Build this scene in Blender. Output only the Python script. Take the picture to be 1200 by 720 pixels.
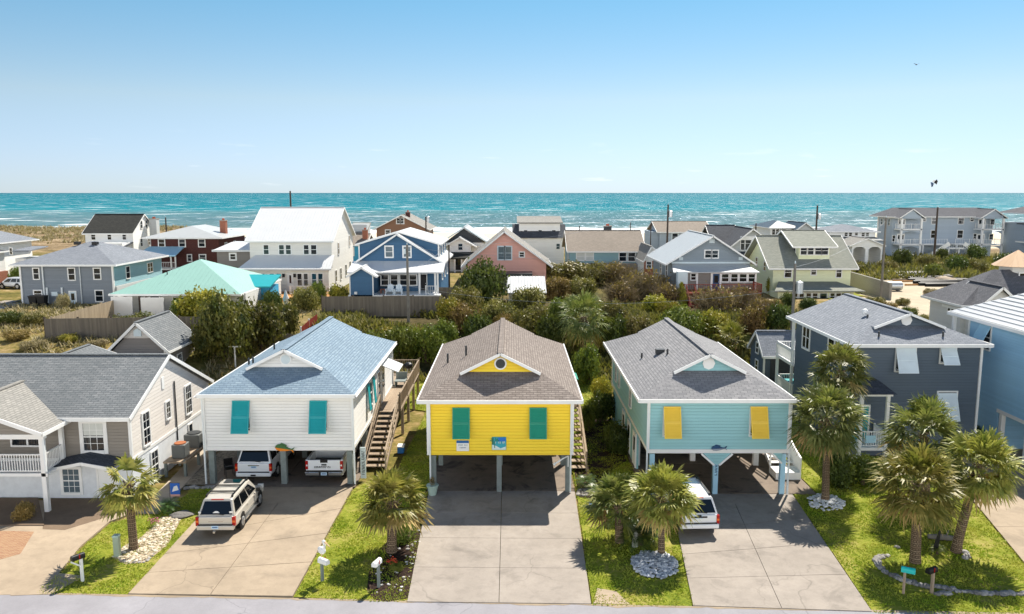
import bpy, bmesh, math, random
import numpy as np
from mathutils import Vector, Matrix, noise as mnoise

# ------------------------------------------------------------------ camera, sky, sun, exposure
S = bpy.context.scene
for _o in list(bpy.data.objects): bpy.data.objects.remove(_o)
R = math.radians
CAM_H, FOC = 16.0, 930.0
TILT = math.atan(134 / FOC)
cam = bpy.data.cameras.new('camera'); camo = bpy.data.objects.new('camera', cam)
S.collection.objects.link(camo); S.camera = camo
camo.location = (0, 0, CAM_H); camo.rotation_euler = (R(90) - TILT, 0, 0)
cam.sensor_width = 36; cam.lens = FOC / 1200 * 36
cam.clip_start = 0.5; cam.clip_end = 90000

SUN_AZ, SUN_EL = R(28), R(51)          # azimuth clockwise from +Y
W = bpy.data.worlds.new('World'); S.world = W; W.use_nodes = True
nt = W.node_tree; bg = nt.nodes['Background']
sky = nt.nodes.new('ShaderNodeTexSky'); sky.sky_type = 'NISHITA'; sky.sun_disc = False
sky.sun_elevation = SUN_EL; sky.sun_rotation = SUN_AZ
sky.altitude = 0; sky.air_density = 1.0; sky.dust_density = 0.0; sky.ozone_density = 4.0
# clear maritime air: the sky's own hue by height above the horizon (cooler low down, bluer higher up)
_tc = nt.nodes.new('ShaderNodeTexCoord'); _sx = nt.nodes.new('ShaderNodeSeparateXYZ'); nt.links.new(_tc.outputs['Generated'], _sx.inputs[0])
_rp = nt.nodes.new('ShaderNodeValToRGB'); nt.links.new(_sx.outputs[2], _rp.inputs[0])
_e = _rp.color_ramp.elements
while len(_e) < 5: _e.new(.5)
for _k, (_p, _cc) in zip(_e, ((0.0, (.375, .475, .71, 1)), (.03, (.45, .50, .68, 1)), (.11, (.625, .58, .545, 1)), (.22, (.45, .60, .57, 1)), (.5, (.62, .62, .58, 1)))): _k.position = _p; _k.color = _cc
_mx = nt.nodes.new('ShaderNodeMix'); _mx.data_type = 'RGBA'; _mx.blend_type = 'MULTIPLY'; _mx.inputs[0].default_value = 1
nt.links.new(sky.outputs[0], _mx.inputs[6]); nt.links.new(_rp.outputs[0], _mx.inputs[7]); 
_mp = nt.nodes.new('ShaderNodeMapping'); _mp.inputs['Scale'].default_value = (7, 7, 55); nt.links.new(_tc.outputs['Generated'], _mp.inputs[0])
_cn = nt.nodes.new('ShaderNodeTexNoise'); _cn.inputs['Scale'].default_value = 2.2; _cn.inputs['Detail'].default_value = 6; nt.links.new(_mp.outputs[0], _cn.inputs[0])
_cr = nt.nodes.new('ShaderNodeValToRGB'); nt.links.new(_cn.outputs[0], _cr.inputs[0]); _cr.color_ramp.elements[0].position = .64; _cr.color_ramp.elements[1].position = .86
_cb = nt.nodes.new('ShaderNodeValToRGB'); nt.links.new(_sx.outputs[2], _cb.inputs[0]); _q = _cb.color_ramp.elements
while len(_q) < 4: _q.new(.5)
for _k, (_p, _v) in zip(_q, ((.004, 0), (.014, 1), (.03, .6), (.075, 0))): _k.position = _p; _k.color = (_v, _v, _v, 1)
_cm = nt.nodes.new('ShaderNodeMath'); _cm.operation = 'MULTIPLY'; nt.links.new(_cr.outputs[0], _cm.inputs[0]); nt.links.new(_cb.outputs[0], _cm.inputs[1])
_cl = nt.nodes.new('ShaderNodeMix'); _cl.data_type = 'RGBA'; nt.links.new(_cm.outputs[0], _cl.inputs[0]); nt.links.new(_mx.outputs[2], _cl.inputs[6]); _cl.inputs[7].default_value = (5.6, 5.9, 6.1, 1)
# unseen bright band added low in the sky behind the viewer, filling street fronts
def _mr(sock, a, b, c, d):
    x = nt.nodes.new('ShaderNodeMapRange'); nt.links.new(sock, x.inputs[0]); x.interpolation_type = 'SMOOTHSTEP'
    for k, v in zip((1, 2, 3, 4), (a, b, c, d)): x.inputs[k].default_value = v
    return x.outputs[0]
def _mu(a, b):
    x = nt.nodes.new('ShaderNodeMath'); x.operation = 'MULTIPLY'; nt.links.new(a, x.inputs[0]); nt.links.new(b, x.inputs[1]); return x.outputs[0]
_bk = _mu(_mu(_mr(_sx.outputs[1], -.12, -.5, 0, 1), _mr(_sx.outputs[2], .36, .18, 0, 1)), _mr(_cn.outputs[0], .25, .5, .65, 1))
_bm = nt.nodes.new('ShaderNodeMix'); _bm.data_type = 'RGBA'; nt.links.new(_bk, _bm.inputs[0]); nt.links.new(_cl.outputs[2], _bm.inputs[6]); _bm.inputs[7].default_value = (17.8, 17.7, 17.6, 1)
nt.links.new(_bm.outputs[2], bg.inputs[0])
bg.inputs[1].default_value = 0.11
sl = bpy.data.lights.new('sun', 'SUN'); sl.energy = 4.4; sl.angle = R(0.53); sl.color = (1.0, 0.93, 0.82)
so = bpy.data.objects.new('sun', sl); S.collection.objects.link(so)
sv = Vector((math.sin(SUN_AZ) * math.cos(SUN_EL), math.cos(SUN_AZ) * math.cos(SUN_EL), math.sin(SUN_EL)))
so.rotation_euler = (-sv).to_track_quat('-Z', 'Y').to_euler(); so.location = (60, 100, 120)
S.view_settings.view_transform = 'Standard'; S.view_settings.look = 'None'
S.view_settings.exposure = 0.9; S.view_settings.gamma = 1.0; S.view_settings.use_curve_mapping = False
S.render.engine = 'CYCLES'
S.cycles.use_denoising = True
S.cycles.max_bounces = 6; S.cycles.diffuse_bounces = 3; S.cycles.glossy_bounces = 3
S.cycles.transmission_bounces = 3; S.cycles.sample_clamp_indirect = 6.0
S.cycles.caustics_reflective = False; S.cycles.caustics_refractive = False

# ------------------------------------------------------------------ measuring helpers (survey of the site from the photograph)
_c, _s = math.cos(TILT), math.sin(TILT)
def ray(px, py):
    a = (px - 600) / FOC; b = (360 - py) / FOC
    return a, _c + b * _s, -_s + b * _c
def G(px, py, z=0.0):                  # point on a level plane
    x, y, w = ray(px, py); t = (z - CAM_H) / w
    return (x * t, y * t)
def P(px, py, Y):                      # point on the upright plane y = Y -> (x, z)
    x, y, w = ray(px, py); t = Y / y
    return (x * t, CAM_H + w * t)
def Q(px, py, X):                      # point on the upright plane x = X -> (y, z)
    x, y, w = ray(px, py); t = X / x
    return (y * t, CAM_H + w * t)

def sm(a, b, x):
    t = min(1, max(0, (x - a) / (b - a))); return t * t * (3 - 2 * t)
# ------------------------------------------------------------------ objects
COL = S.collection
ORG = {}
def thing(name, label, cat, loc=(0, 0, 0), rz=0.0, group=None):
    o = bpy.data.objects.new(name, None); COL.objects.link(o)
    o.location = loc; o.rotation_euler = (0, 0, rz); o.empty_display_size = .3
    o['label'] = label; o['category'] = cat
    if group: o['group'] = group
    ORG[o.name] = Vector(loc) if rz == 0 else Vector((0, 0, 0))
    return o
def tag(o, label, cat, group=None):
    o['label'] = label; o['category'] = cat
    if group: o['group'] = group
    return o
def struct(o): o['kind'] = 'structure'; return o
def stuff(o): o['kind'] = 'stuff'; return o
def dup(o, loc=None, rz=None, sc=None, label=None, group=None, parent=None):
    c = o.copy(); COL.objects.link(c)
    if parent is not None: c.parent = parent
    if loc is not None: c.location = loc
    if rz is not None: c.rotation_euler = (0, 0, rz)
    if sc is not None: c.scale = sc if hasattr(sc, '__len__') else (sc, sc, sc)
    if label: c['label'] = label
    if group: c['group'] = group
    for ch in o.children: dup(ch, parent=c)
    return c

class MB:
    def __init__(s): s.v = []; s.f = []
    def poly(s, pts):
        n = len(s.v); s.v += [tuple(p) for p in pts]; s.f.append(tuple(range(n, n + len(pts)))); return s
    def box(s, x0, x1, y0, y1, z0, z1):
        if x0 > x1: x0, x1 = x1, x0
        if y0 > y1: y0, y1 = y1, y0
        if z0 > z1: z0, z1 = z1, z0
        n = len(s.v)
        s.v += [(x0, y0, z0), (x1, y0, z0), (x1, y1, z0), (x0, y1, z0), (x0, y0, z1), (x1, y0, z1), (x1, y1, z1), (x0, y1, z1)]
        s.f += [tuple(n + k for k in q) for q in ((0, 3, 2, 1), (4, 5, 6, 7), (0, 1, 5, 4), (1, 2, 6, 5), (2, 3, 7, 6), (3, 0, 4, 7))]
        return s
    def hexa(s, b, t):                 # four points below, four above, counter-clockwise
        n = len(s.v); s.v += [tuple(p) for p in b] + [tuple(p) for p in t]
        s.f += [tuple(n + k for k in q) for q in ((0, 3, 2, 1), (4, 5, 6, 7), (0, 1, 5, 4), (1, 2, 6, 5), (2, 3, 7, 6), (3, 0, 4, 7))]
        return s
    def beam(s, p, q, w, h, up=(0, 0, 1)):
        p, q = Vector(p), Vector(q); d = (q - p).normalized(); up = Vector(up)
        sd = d.cross(up)
        if sd.length < 1e-4: sd = Vector((1, 0, 0))
        sd.normalize(); u = sd.cross(d); sd *= w / 2; u *= h / 2
        return s.hexa([p - sd - u, p + sd - u, q + sd - u, q - sd - u], [p - sd + u, p + sd + u, q + sd + u, q - sd + u])
    def tube(s, p, q, r0, r1=None, n=8, cap=True):
        r1 = r0 if r1 is None else r1
        p, q = Vector(p), Vector(q); d = (q - p).normalized()
        a = d.orthogonal().normalized(); b = d.cross(a); k = len(s.v)
        for c, r in ((p, r0), (q, r1)):
            for i in range(n):
                t = 2 * math.pi * i / n; s.v.append(tuple(c + (a * math.cos(t) + b * math.sin(t)) * r))
        for i in range(n):
            j = (i + 1) % n; s.f.append((k + i, k + j, k + n + j, k + n + i))
        if cap: s.f.append(tuple(k + n + i for i in range(n))); s.f.append(tuple(k + n - 1 - i for i in range(n)))
        return s
    def path(s, pts, rad, n=8):
        for i in range(len(pts) - 1):
            a = rad[i] if hasattr(rad, '__len__') else rad; b = rad[i + 1] if hasattr(rad, '__len__') else rad
            s.tube(pts[i], pts[i + 1], a, b, n)
        return s
    def slab(s, pts, t):               # polygon given from above, thickened downwards
        n = len(s.v); m = len(pts)
        s.v += [tuple(p) for p in pts] + [(p[0], p[1], p[2] - t) for p in pts]
        s.f.append(tuple(n + i for i in range(m))); s.f.append(tuple(n + m + m - 1 - i for i in range(m)))
        for i in range(m):
            j = (i + 1) % m; s.f.append((n + j, n + i, n + m + i, n + m + j))
        return s
    def prismY(s, prof, y0, y1):       # profile of (x, z), counter-clockwise seen from -Y
        n = len(s.v); m = len(prof)
        s.v += [(x, y0, z) for x, z in prof] + [(x, y1, z) for x, z in prof]
        s.f.append(tuple(n + i for i in range(m))); s.f.append(tuple(n + m + m - 1 - i for i in range(m)))
        for i in range(m):
            j = (i + 1) % m; s.f.append((n + j, n + i, n + m + i, n + m + j))
        return s
    def prismX(s, prof, x0, x1):       # profile of (y, z), counter-clockwise seen from +X
        n = len(s.v); m = len(prof)
        s.v += [(x1, y, z) for y, z in prof] + [(x0, y, z) for y, z in prof]
        s.f.append(tuple(n + i for i in range(m))); s.f.append(tuple(n + m + m - 1 - i for i in range(m)))
        for i in range(m):
            j = (i + 1) % m; s.f.append((n + j, n + i, n + m + i, n + m + j))
        return s
    def disc(s, c, r, axis, n=16, depth=.04, r2=None):
        c = Vector(c); a = Vector(axis).normalized()
        return s.tube(c, c + a * depth, r, r2 if r2 else r, n)
    def blob(s, c, r, seed=0, sub=2, rough=.25):
        bm = bmesh.new(); bmesh.ops.create_icosphere(bm, subdivisions=sub, radius=1.0); n = len(s.v)
        r = r if hasattr(r, '__len__') else (r, r, r)
        for v in bm.verts:
            k = 1 + rough * mnoise.noise(v.co * 1.6 + Vector((seed * 3.7, seed, 1.3)))
            s.v.append((c[0] + v.co.x * r[0] * k, c[1] + v.co.y * r[1] * k, c[2] + v.co.z * r[2] * k))
        s.f += [tuple(n + v.index for v in f.verts) for f in bm.faces]; bm.free(); return s
    def mesh(s, name, off=(0, 0, 0), bevel=0, smooth=False, uv=True):
        me = bpy.data.meshes.new(name); ox, oy, oz = off
        me.from_pydata([(x - ox, y - oy, z - oz) for x, y, z in s.v], [], s.f)
        if bevel:
            bm = bmesh.new(); bm.from_mesh(me); bmesh.ops.remove_doubles(bm, verts=bm.verts, dist=1e-5)
            bmesh.ops.bevel(bm, geom=[e for e in bm.edges if len(e.link_faces) == 2 and e.calc_face_angle(0) > .5], offset=bevel, segments=2, affect='EDGES', profile=.5)
            bm.to_mesh(me); bm.free()
        if smooth: me.polygons.foreach_set('use_smooth', [True] * len(me.polygons))
        if uv: set_uv(me, off)
        return me
    def build(s, name, mat, parent=None, bevel=0, smooth=False):
        off = ORG.get(parent.name, Vector((0, 0, 0))) if parent else Vector((0, 0, 0))
        me = s.mesh(name, off, bevel, smooth); me.materials.append(mat)
        o = bpy.data.objects.new(name, me); COL.objects.link(o)
        if parent: o.parent = parent; ORG[o.name] = off
        return o

def set_uv(me, off=(0, 0, 0)):         # metres: u level along each face, v up its slope
    nv, nl, npoly = len(me.vertices), len(me.loops), len(me.polygons)
    if nl == 0: return
    co = np.empty(nv * 3); me.vertices.foreach_get('co', co); co = co.reshape(-1, 3) + np.array(off)
    li = np.empty(nl, np.int64); me.loops.foreach_get('vertex_index', li)
    nr = np.empty(npoly * 3); me.polygons.foreach_get('normal', nr); nr = nr.reshape(-1, 3)
    lt = np.empty(npoly, np.int64); me.polygons.foreach_get('loop_total', lt)
    nr = np.repeat(nr, lt, axis=0)
    t = np.stack([-nr[:, 1], nr[:, 0], np.zeros(nl)], 1); ln = np.linalg.norm(t, axis=1)
    flat = ln < .02; t[flat] = (1, 0, 0); ln[flat] = 1; t /= ln[:, None]
    b = np.cross(nr, t); p = co[li]
    uv = np.stack([(p * t).sum(1), (p * b).sum(1)], 1)
    l = me.uv_layers.new(name='UVMap'); l.data.foreach_set('uv', uv.astype(np.float32).ravel())
# ------------------------------------------------------------------ materials
def lin(h):
    h = h.lstrip('#'); r = [int(h[i:i + 2], 16) / 255 for i in (0, 2, 4)]
    return tuple((c / 12.92 if c <= .04045 else ((c + .055) / 1.055) ** 2.4) for c in r) + (1,)
def C(c): return lin(c) if isinstance(c, str) else (tuple(c) + (1,) if len(c) == 3 else c)
class N:
    def __init__(s, name):
        s.m = bpy.data.materials.new(name); s.m.use_nodes = True; s.t = s.m.node_tree
        s.b = s.t.nodes['Principled BSDF']; s.o = s.t.nodes['Material Output']
    def n(s, typ, **k):
        x = s.t.nodes.new('ShaderNode' + typ)
        for a, v in k.items():
            if a.startswith('i_'):
                key = a[2:]; x.inputs[int(key) if key.isdigit() else key].default_value = v
            else: setattr(x, a, v)
        return x
    def l(s, a, b): s.t.links.new(a, b)
    def math(s, op, a, b=None, c=None):
        x = s.n('Math', operation=op)
        for i, v in enumerate((a, b, c)):
            if v is None: continue
            if isinstance(v, (int, float)): x.inputs[i].default_value = v
            else: s.l(v, x.inputs[i])
        return x.outputs[0]
    def mix(s, fac, a, b, blend='MIX'):
        x = s.n('Mix', data_type='RGBA', blend_type=blend)
        for v, k in ((fac, 0), (a, 6), (b, 7)):
            if isinstance(v, (int, float)): x.inputs[k].default_value = v
            elif isinstance(v, (tuple, str)): x.inputs[k].default_value = C(v)
            else: s.l(v, x.inputs[k])
        return x.outputs[2]
    def noise(s, scale, detail=4, rough=.55, vec=None, stretch=None, dist=0):
        x = s.n('TexNoise'); x.inputs['Scale'].default_value = scale; x.inputs['Detail'].default_value = detail
        x.inputs['Roughness'].default_value = rough; x.inputs['Distortion'].default_value = dist
        if vec is None: vec = s.pos()
        if stretch: vec = s.map(vec, stretch)
        s.l(vec, x.inputs['Vector']); return x.outputs[0]
    def map(s, vec, sc=(1, 1, 1), loc=(0, 0, 0), rot=(0, 0, 0)):
        m = s.n('Mapping'); m.inputs['Scale'].default_value = sc; m.inputs['Location'].default_value = loc; m.inputs['Rotation'].default_value = rot
        s.l(vec, m.inputs['Vector']); return m.outputs[0]
    def pos(s):
        if not hasattr(s, '_p'): s._p = s.n('NewGeometry').outputs['Position']
        return s._p
    def obj(s):
        if not hasattr(s, '_ob'): s._ob = s.n('TexCoord').outputs['Object']
        return s._ob
    def uv(s):
        if not hasattr(s, '_u'): s._u = s.n('TexCoord').outputs['UV']
        return s._u
    def uvx(s):
        if not hasattr(s, '_sx'):
            x = s.n('SeparateXYZ'); s.l(s.uv(), x.inputs[0]); s._sx = x
        return s._sx
    def ramp(s, fac, stops, interp='LINEAR'):
        r = s.n('ValToRGB'); r.color_ramp.interpolation = interp; e = r.color_ramp.elements
        while len(e) < len(stops): e.new(.5)
        for k, (p, c) in zip(e, stops): k.position = p; k.color = C(c) if not isinstance(c, (int, float)) else (c, c, c, 1)
        s.l(fac, r.inputs[0]); return r.outputs[0]
    def bump(s, h, strength=.5, dist=.02, prev=None):
        b = s.n('Bump'); b.inputs['Strength'].default_value = strength; b.inputs['Distance'].default_value = dist
        s.l(h, b.inputs['Height'])
        if prev is not None: s.l(prev, b.inputs['Normal'])
        s.l(b.outputs[0], s.b.inputs['Normal']); return b.outputs[0]
    def col(s, c):
        if isinstance(c, (tuple, str)): s.b.inputs['Base Color'].default_value = C(c)
        else: s.l(c, s.b.inputs['Base Color'])
    def set(s, rough=.6, spec=.35, metal=0):
        s.b.inputs['Roughness'].default_value = rough; s.b.inputs['Specular IOR Level'].default_value = spec; s.b.inputs['Metallic'].default_value = metal

def tone(c, k):
    c = C(c); return tuple(min(.95, x * k) for x in c[:3]) + (1,)
def paint(name, c, rough=.5, var=.12, scale=1.5, spec=.35):
    m = N(name); m.set(rough, spec)
    f = m.ramp(m.noise(scale, 5, .6), [(.3, 0.0), (.72, 1.0)])
    m.col(m.mix(f, tone(c, 1 - var), tone(c, 1 + var * .5))); return m.m
def siding(name, c, lap=.17, var=.10, strength=1.0, weather=.12):
    m = N(name); m.set(.55, .3)
    fr = m.math('FRACT', m.math('DIVIDE', m.uvx().outputs[1], lap))
    row = m.n('TexWhiteNoise', noise_dimensions='1D'); m.l(m.math('FLOOR', m.math('DIVIDE', m.uvx().outputs[1], lap)), row.inputs['W'])
    a = m.mix(row.outputs[0], tone(c, 1 - var * .5), tone(c, 1 + var * .3))
    st = m.ramp(m.noise(.9, 6, .65, stretch=(1, 1, .35)), [(.35, 0.0), (.75, 1.0)])
    m.col(m.mix(m.math('MULTIPLY', st, weather), a, tone(c, .62)))
    edge = m.math('GREATER_THAN', fr, .10)      # the recessed drip line under each board
    h = m.math('SUBTRACT', edge, m.math('MULTIPLY', fr, .75))
    m.bump(h, strength, .035); return m.m
def shingle(name, c1, c2, c3, sc=1.0):
    m = N(name); m.set(.88, .12)
    b = m.n('TexBrick', offset=.5); b.inputs['Scale'].default_value = 1.0
    b.inputs['Brick Width'].default_value = .38 * sc; b.inputs['Row Height'].default_value = .16 * sc
    b.inputs['Mortar Size'].default_value = .014 * sc; b.inputs['Mortar Smooth'].default_value = .3; b.inputs['Bias'].default_value = -.05
    b.inputs['Color1'].default_value = C(c1); b.inputs['Color2'].default_value = C(c2); b.inputs['Mortar'].default_value = tone(c3, .75)
    m.l(m.uv(), b.inputs['Vector'])
    n1 = m.noise(3.2, 3, .6, vec=m.map(m.uv(), (1, 2.5, 1)))
    a = m.mix(m.ramp(n1, [(.4, 0.0), (.62, 1.0)]), b.outputs[0], c3)
    a = m.mix(.5, b.outputs[0], a)
    stain = m.noise(.35, 4, .6, vec=m.map(m.uv(), (1, .35, 1)))
    m.col(m.mix(m.ramp(stain, [(.35, .0), (.75, .28)]), a, tone(c1, .6)))
    fr = m.math('FRACT', m.math('DIVIDE', m.uvx().outputs[1], .16 * sc))
    h = m.math('ADD', m.math('MULTIPLY', fr, -.8), m.math('MULTIPLY', b.outputs['Fac'], -.6))
    m.bump(h, .8, .025); return m.m
def metal_roof(name, c, pitch=.4, along_v=False, rough=.38, dirt=.1):
    m = N(name); m.set(rough, .4)
    ax = m.uvx().outputs[1 if along_v else 0]
    fr = m.math('FRACT', m.math('DIVIDE', ax, pitch))
    h = m.math('GREATER_THAN', m.math('ABSOLUTE', m.math('SUBTRACT', fr, .5)), .42)
    st = m.ramp(m.noise(.8, 5, .6), [(.35, 0.0), (.75, 1.0)])
    m.col(m.mix(m.math('MULTIPLY', st, dirt * 2), c, tone(c, .72)))
    m.bump(h, 1.0, .05); return m.m
def boards(name, c1, c2, w=.14, vert=True, rough=.8):
    m = N(name); m.set(rough, .2)
    ax = m.uvx().outputs[0 if vert else 1]; d = m.math('DIVIDE', ax, w)
    wn = m.n('TexWhiteNoise', noise_dimensions='1D'); m.l(m.math('FLOOR', d), wn.inputs['W'])
    g = m.noise(6, 5, .6, stretch=(1, 1, .12) if vert else (.12, .12, 1))
    a = m.mix(wn.outputs[0], c1, c2); m.col(m.mix(m.ramp(g, [(.3, 0.0), (.75, .55)]), a, tone(c1, .55)))
    h = m.math('GREATER_THAN', m.math('ABSOLUTE', m.math('SUBTRACT', m.math('FRACT', d), .5)), .44)
    m.bump(m.math('MULTIPLY', h, -1), .9, .02); return m.m
def brick(name, c1, c2, mo):
    m = N(name); m.set(.85, .2)
    b = m.n('TexBrick'); b.inputs['Scale'].default_value = 1; b.inputs['Brick Width'].default_value = .22; b.inputs['Row Height'].default_value = .075
    b.inputs['Mortar Size'].default_value = .01
    for k, c in (('Color1', c1), ('Color2', c2), ('Mortar', mo)): b.inputs[k].default_value = C(c)
    m.l(m.uv(), b.inputs['Vector']); m.col(b.outputs[0]); m.bump(b.outputs['Fac'], -.5, .01); return m.m
def plain(name, c, rough=.5, metal=0, spec=.4):
    m = N(name); m.set(rough, spec, metal); m.col(c)
    f = m.noise(7, 3); m.bump(f, .06, .01); return m.m
def glass(name, c='#10161c', rough=.06):
    m = N(name); m.set(rough, .7); f = m.noise(.6, 2); m.col(m.mix(f, c, tone(c, 2.2))); m.bump(m.noise(1.5, 2), .03, .02); return m.m
def leaf(name, c1, c2, c3=None, trans=.35, rough=.5, scale=.9):
    m = N(name); m.set(rough, .25)
    g = m.n('NewGeometry'); oi = m.n('ObjectInfo')
    isl = g.outputs['Random Per Island']
    a = m.mix(isl, c1, c2)
    big = m.ramp(m.noise(scale, 3, .6), [(.36, 0.0), (.66, 1.0)])
    a = m.mix(m.math('MULTIPLY', big, .75), a, c3 if c3 else tone(c2, 1.5))
    hv = m.n('HueSaturation'); m.l(a, hv.inputs['Color'])
    m.l(m.math('ADD', .485, m.math('MULTIPLY', oi.outputs['Random'], .03)), hv.inputs['Hue'])
    m.l(m.math('ADD', .8, m.math('MULTIPLY', oi.outputs['Random'], .4)), hv.inputs['Value'])
    m.col(hv.outputs[0])
    tr = m.n('BsdfTranslucent'); tc = m.mix(.5, hv.outputs[0], (.22, .26, .02), 'MIX'); m.l(tc, tr.inputs['Color'])
    mx = m.n('MixShader'); mx.inputs[0].default_value = trans * .7
    m.l(m.b.outputs[0], mx.inputs[1]); m.l(tr.outputs[0], mx.inputs[2]); m.l(mx.outputs[0], m.o.inputs['Surface']); return m.m

M = {}
M['trim'] = paint('white_trim', '#e9e9e6', .45, .05)
M['trimblue'] = paint('pale_blue_trim', '#c9d6da', .5, .06)
M['glass'] = glass('window_glass'); M['glass2'] = glass('window_glass_pale', '#4a565c', .12)
M['curtain'] = paint('window_blind', '#cfd2cc', .6, .1)
M['cream'] = siding('white_lap_siding', '#e9e8e4'); M['yellow'] = siding('yellow_lap_siding', '#ffd634', var=.07, weather=.14)
M['aqua'] = siding('aqua_lap_siding', '#93c4c8'); M['greige'] = siding('greige_lap_siding', '#8a8379')
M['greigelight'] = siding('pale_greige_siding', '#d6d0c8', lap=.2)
M['navy'] = siding('slate_navy_siding', '#56636f'); M['sky'] = siding('sky_blue_siding', '#97c4e0')
M['stucco'] = paint('white_stucco', '#d9dde0', .8, .10, 3); M['slate'] = siding('slate_grey_siding', '#7b838b', lap=.3)
M['teal_wall'] = siding('grey_teal_siding', '#8fb4bb', lap=.22); M['blue'] = siding('deep_blue_siding', '#41698a')
M['brickm'] = brick('maroon_brick', '#4a2725', '#5b322d', '#54403c'); M['brickr'] = brick('red_brick', '#8f4a33', '#a05a3d', '#8d7a6c')
M['white_wall'] = siding('bright_white_siding', '#f0f0ec', lap=.2); M['ivory'] = siding('ivory_lap_siding', '#e2dfd7', lap=.22)
M['brown_wall'] = siding('brown_shake_wall', '#8a664e', lap=.25); M['pink'] = siding('salmon_pink_siding', '#e0a99a', lap=.2)
M['stone_grey'] = siding('stone_grey_siding', '#8b969e', lap=.2); M['pale_grey'] = siding('pale_grey_siding', '#bcc0bf', lap=.2)
M['lemon'] = siding('pale_lemon_siding', '#ebeec6', lap=.2); M['dusk'] = siding('blue_grey_siding', '#aab7c2', lap=.2)
M['taupe'] = siding('taupe_siding', '#857f79', lap=.2); M['tan_wall'] = siding('tan_siding', '#d0a878', lap=.2)
M['dark_wall'] = siding('charcoal_siding', '#3d4042', lap=.2); M['beige_wall'] = siding('light_beige_siding', '#d6d4ce', lap=.2)
M['bluebright'] = siding('bright_blue_wall', '#3d9cc4', lap=.25)
M['sh_blue'] = shingle('blue_grey_shingle', '#8093a1', '#94a6b2', '#6c8193'); M['sh_brown'] = shingle('brown_shingle', '#877d76', '#9d938b', '#6e665f')
M['sh_grey'] = shingle('grey_shingle', '#8a8a8b', '#a09f9f', '#75767a'); M['sh_green'] = shingle('green_grey_shingle', '#74787a', '#888a8b', '#61676a')
M['sh_slate'] = shingle('slate_shingle', '#858a91', '#989ca2', '#707780'); M['sh_dark'] = shingle('dark_shingle', '#3c3d3b', '#4b4a46', '#32332f')
M['sh_tan'] = shingle('tan_shingle', '#92887c', '#a3988b', '#7d746b'); M['sh_pale'] = shingle('pale_shingle', '#93918b', '#a3a099', '#83817c')
M['sh_olive'] = shingle('olive_shingle', '#8f9288', '#a1a297', '#7f8279'); M['sh_char'] = shingle('charcoal_shingle', '#4e5156', '#5d6066', '#43464b')
M['sh_mauve'] = shingle('mauve_grey_shingle', '#636468', '#727377', '#55565b')
M['mt_white'] = metal_roof('white_metal_roof', '#d6d7d6'); M['mt_sea'] = metal_roof('seafoam_metal_roof', '#93bbae', .5)
M['mt_grey'] = metal_roof('grey_metal_roof', '#b9bcbb', .42); M['mt_whitelap'] = metal_roof('white_lapped_roof', '#b9bcbf', .42, True)
M['mt_dark'] = metal_roof('dark_standing_seam_roof', '#3b4347', .4); M['mt_blue'] = metal_roof('blue_awning_metal', '#9cc4d8', .4)
M['mt_tan'] = metal_roof('tan_cupola_roof', '#d9b48c', .5)
M['teal_sh'] = paint('teal_shutter_paint', '#169aa0', .45, .06); M['green_sh'] = paint('green_shutter_paint', '#138a70', .45, .06)
M['gold_sh'] = paint('gold_shutter_paint', '#e8c445', .45, .06); M['white_sh'] = paint('white_shutter_paint', '#dfeaee', .45, .06)
M['aqua_sh'] = paint('pale_blue_shutter_paint', '#a9d3e6', .45, .06)
M['deck'] = boards('weathered_deck_boards', '#9c8a76', '#b5a48e', .14); M['fence'] = boards('weathered_fence_boards', '#6e675d', '#857c6e', .15)
M['fence_tan'] = boards('sunlit_fence_boards', '#a3937c', '#b7a68d', .15); M['red_deck'] = boards('red_stained_deck', '#7c2c22', '#8d3a2a', .14)
M['wood_new'] = boards('honey_deck_boards', '#c08a54', '#d19d63', .14)
M['pile'] = paint('treated_timber_pile', '#7d8683', .8, .2, 4); M['pole'] = paint('creosote_pole_wood', '#4b4038', .85, .25, 3)
M['polegrey'] = paint('grey_pole_wood', '#77736c', .85, .2, 3)
M['door_blue'] = paint('blue_door', '#2c4c72', .4); M['door_green'] = paint('dark_green_door', '#2d4238', .4); M['black'] = plain('black_paint', '#101112', .5)
M['vent'] = plain('vent_pipe_metal', '#3a3d3f', .5, .3); M['gut'] = paint('gutter_white', '#dfe4e4', .35, .05)
M['acgrey'] = plain('condenser_grey', '#6a6d6c', .5, .2); M['rust'] = plain('rusty_fan_grille', '#9a5a34', .8); M['mullion'] = M['trim']
M['orange'] = plain('mahi_orange', '#e2821c', .45); M['mahi_green'] = plain('mahi_green', '#3f6b3a', .45)
M['fish_blue'] = plain('fish_blue', '#17466e', .4); M['fish_grey'] = plain('fish_grey', '#8d97a3', .4)
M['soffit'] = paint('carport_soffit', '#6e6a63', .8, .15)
M['alu'] = plain('aluminium', '#b9bdbf', .35, .6)
M['terra'] = paint('terracotta', '#b5583a', .8, .2, 6); M['potgreen'] = paint('celadon_pot', '#a9bfb4', .45, .1)
M['palmtrunk'] = None
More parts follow.
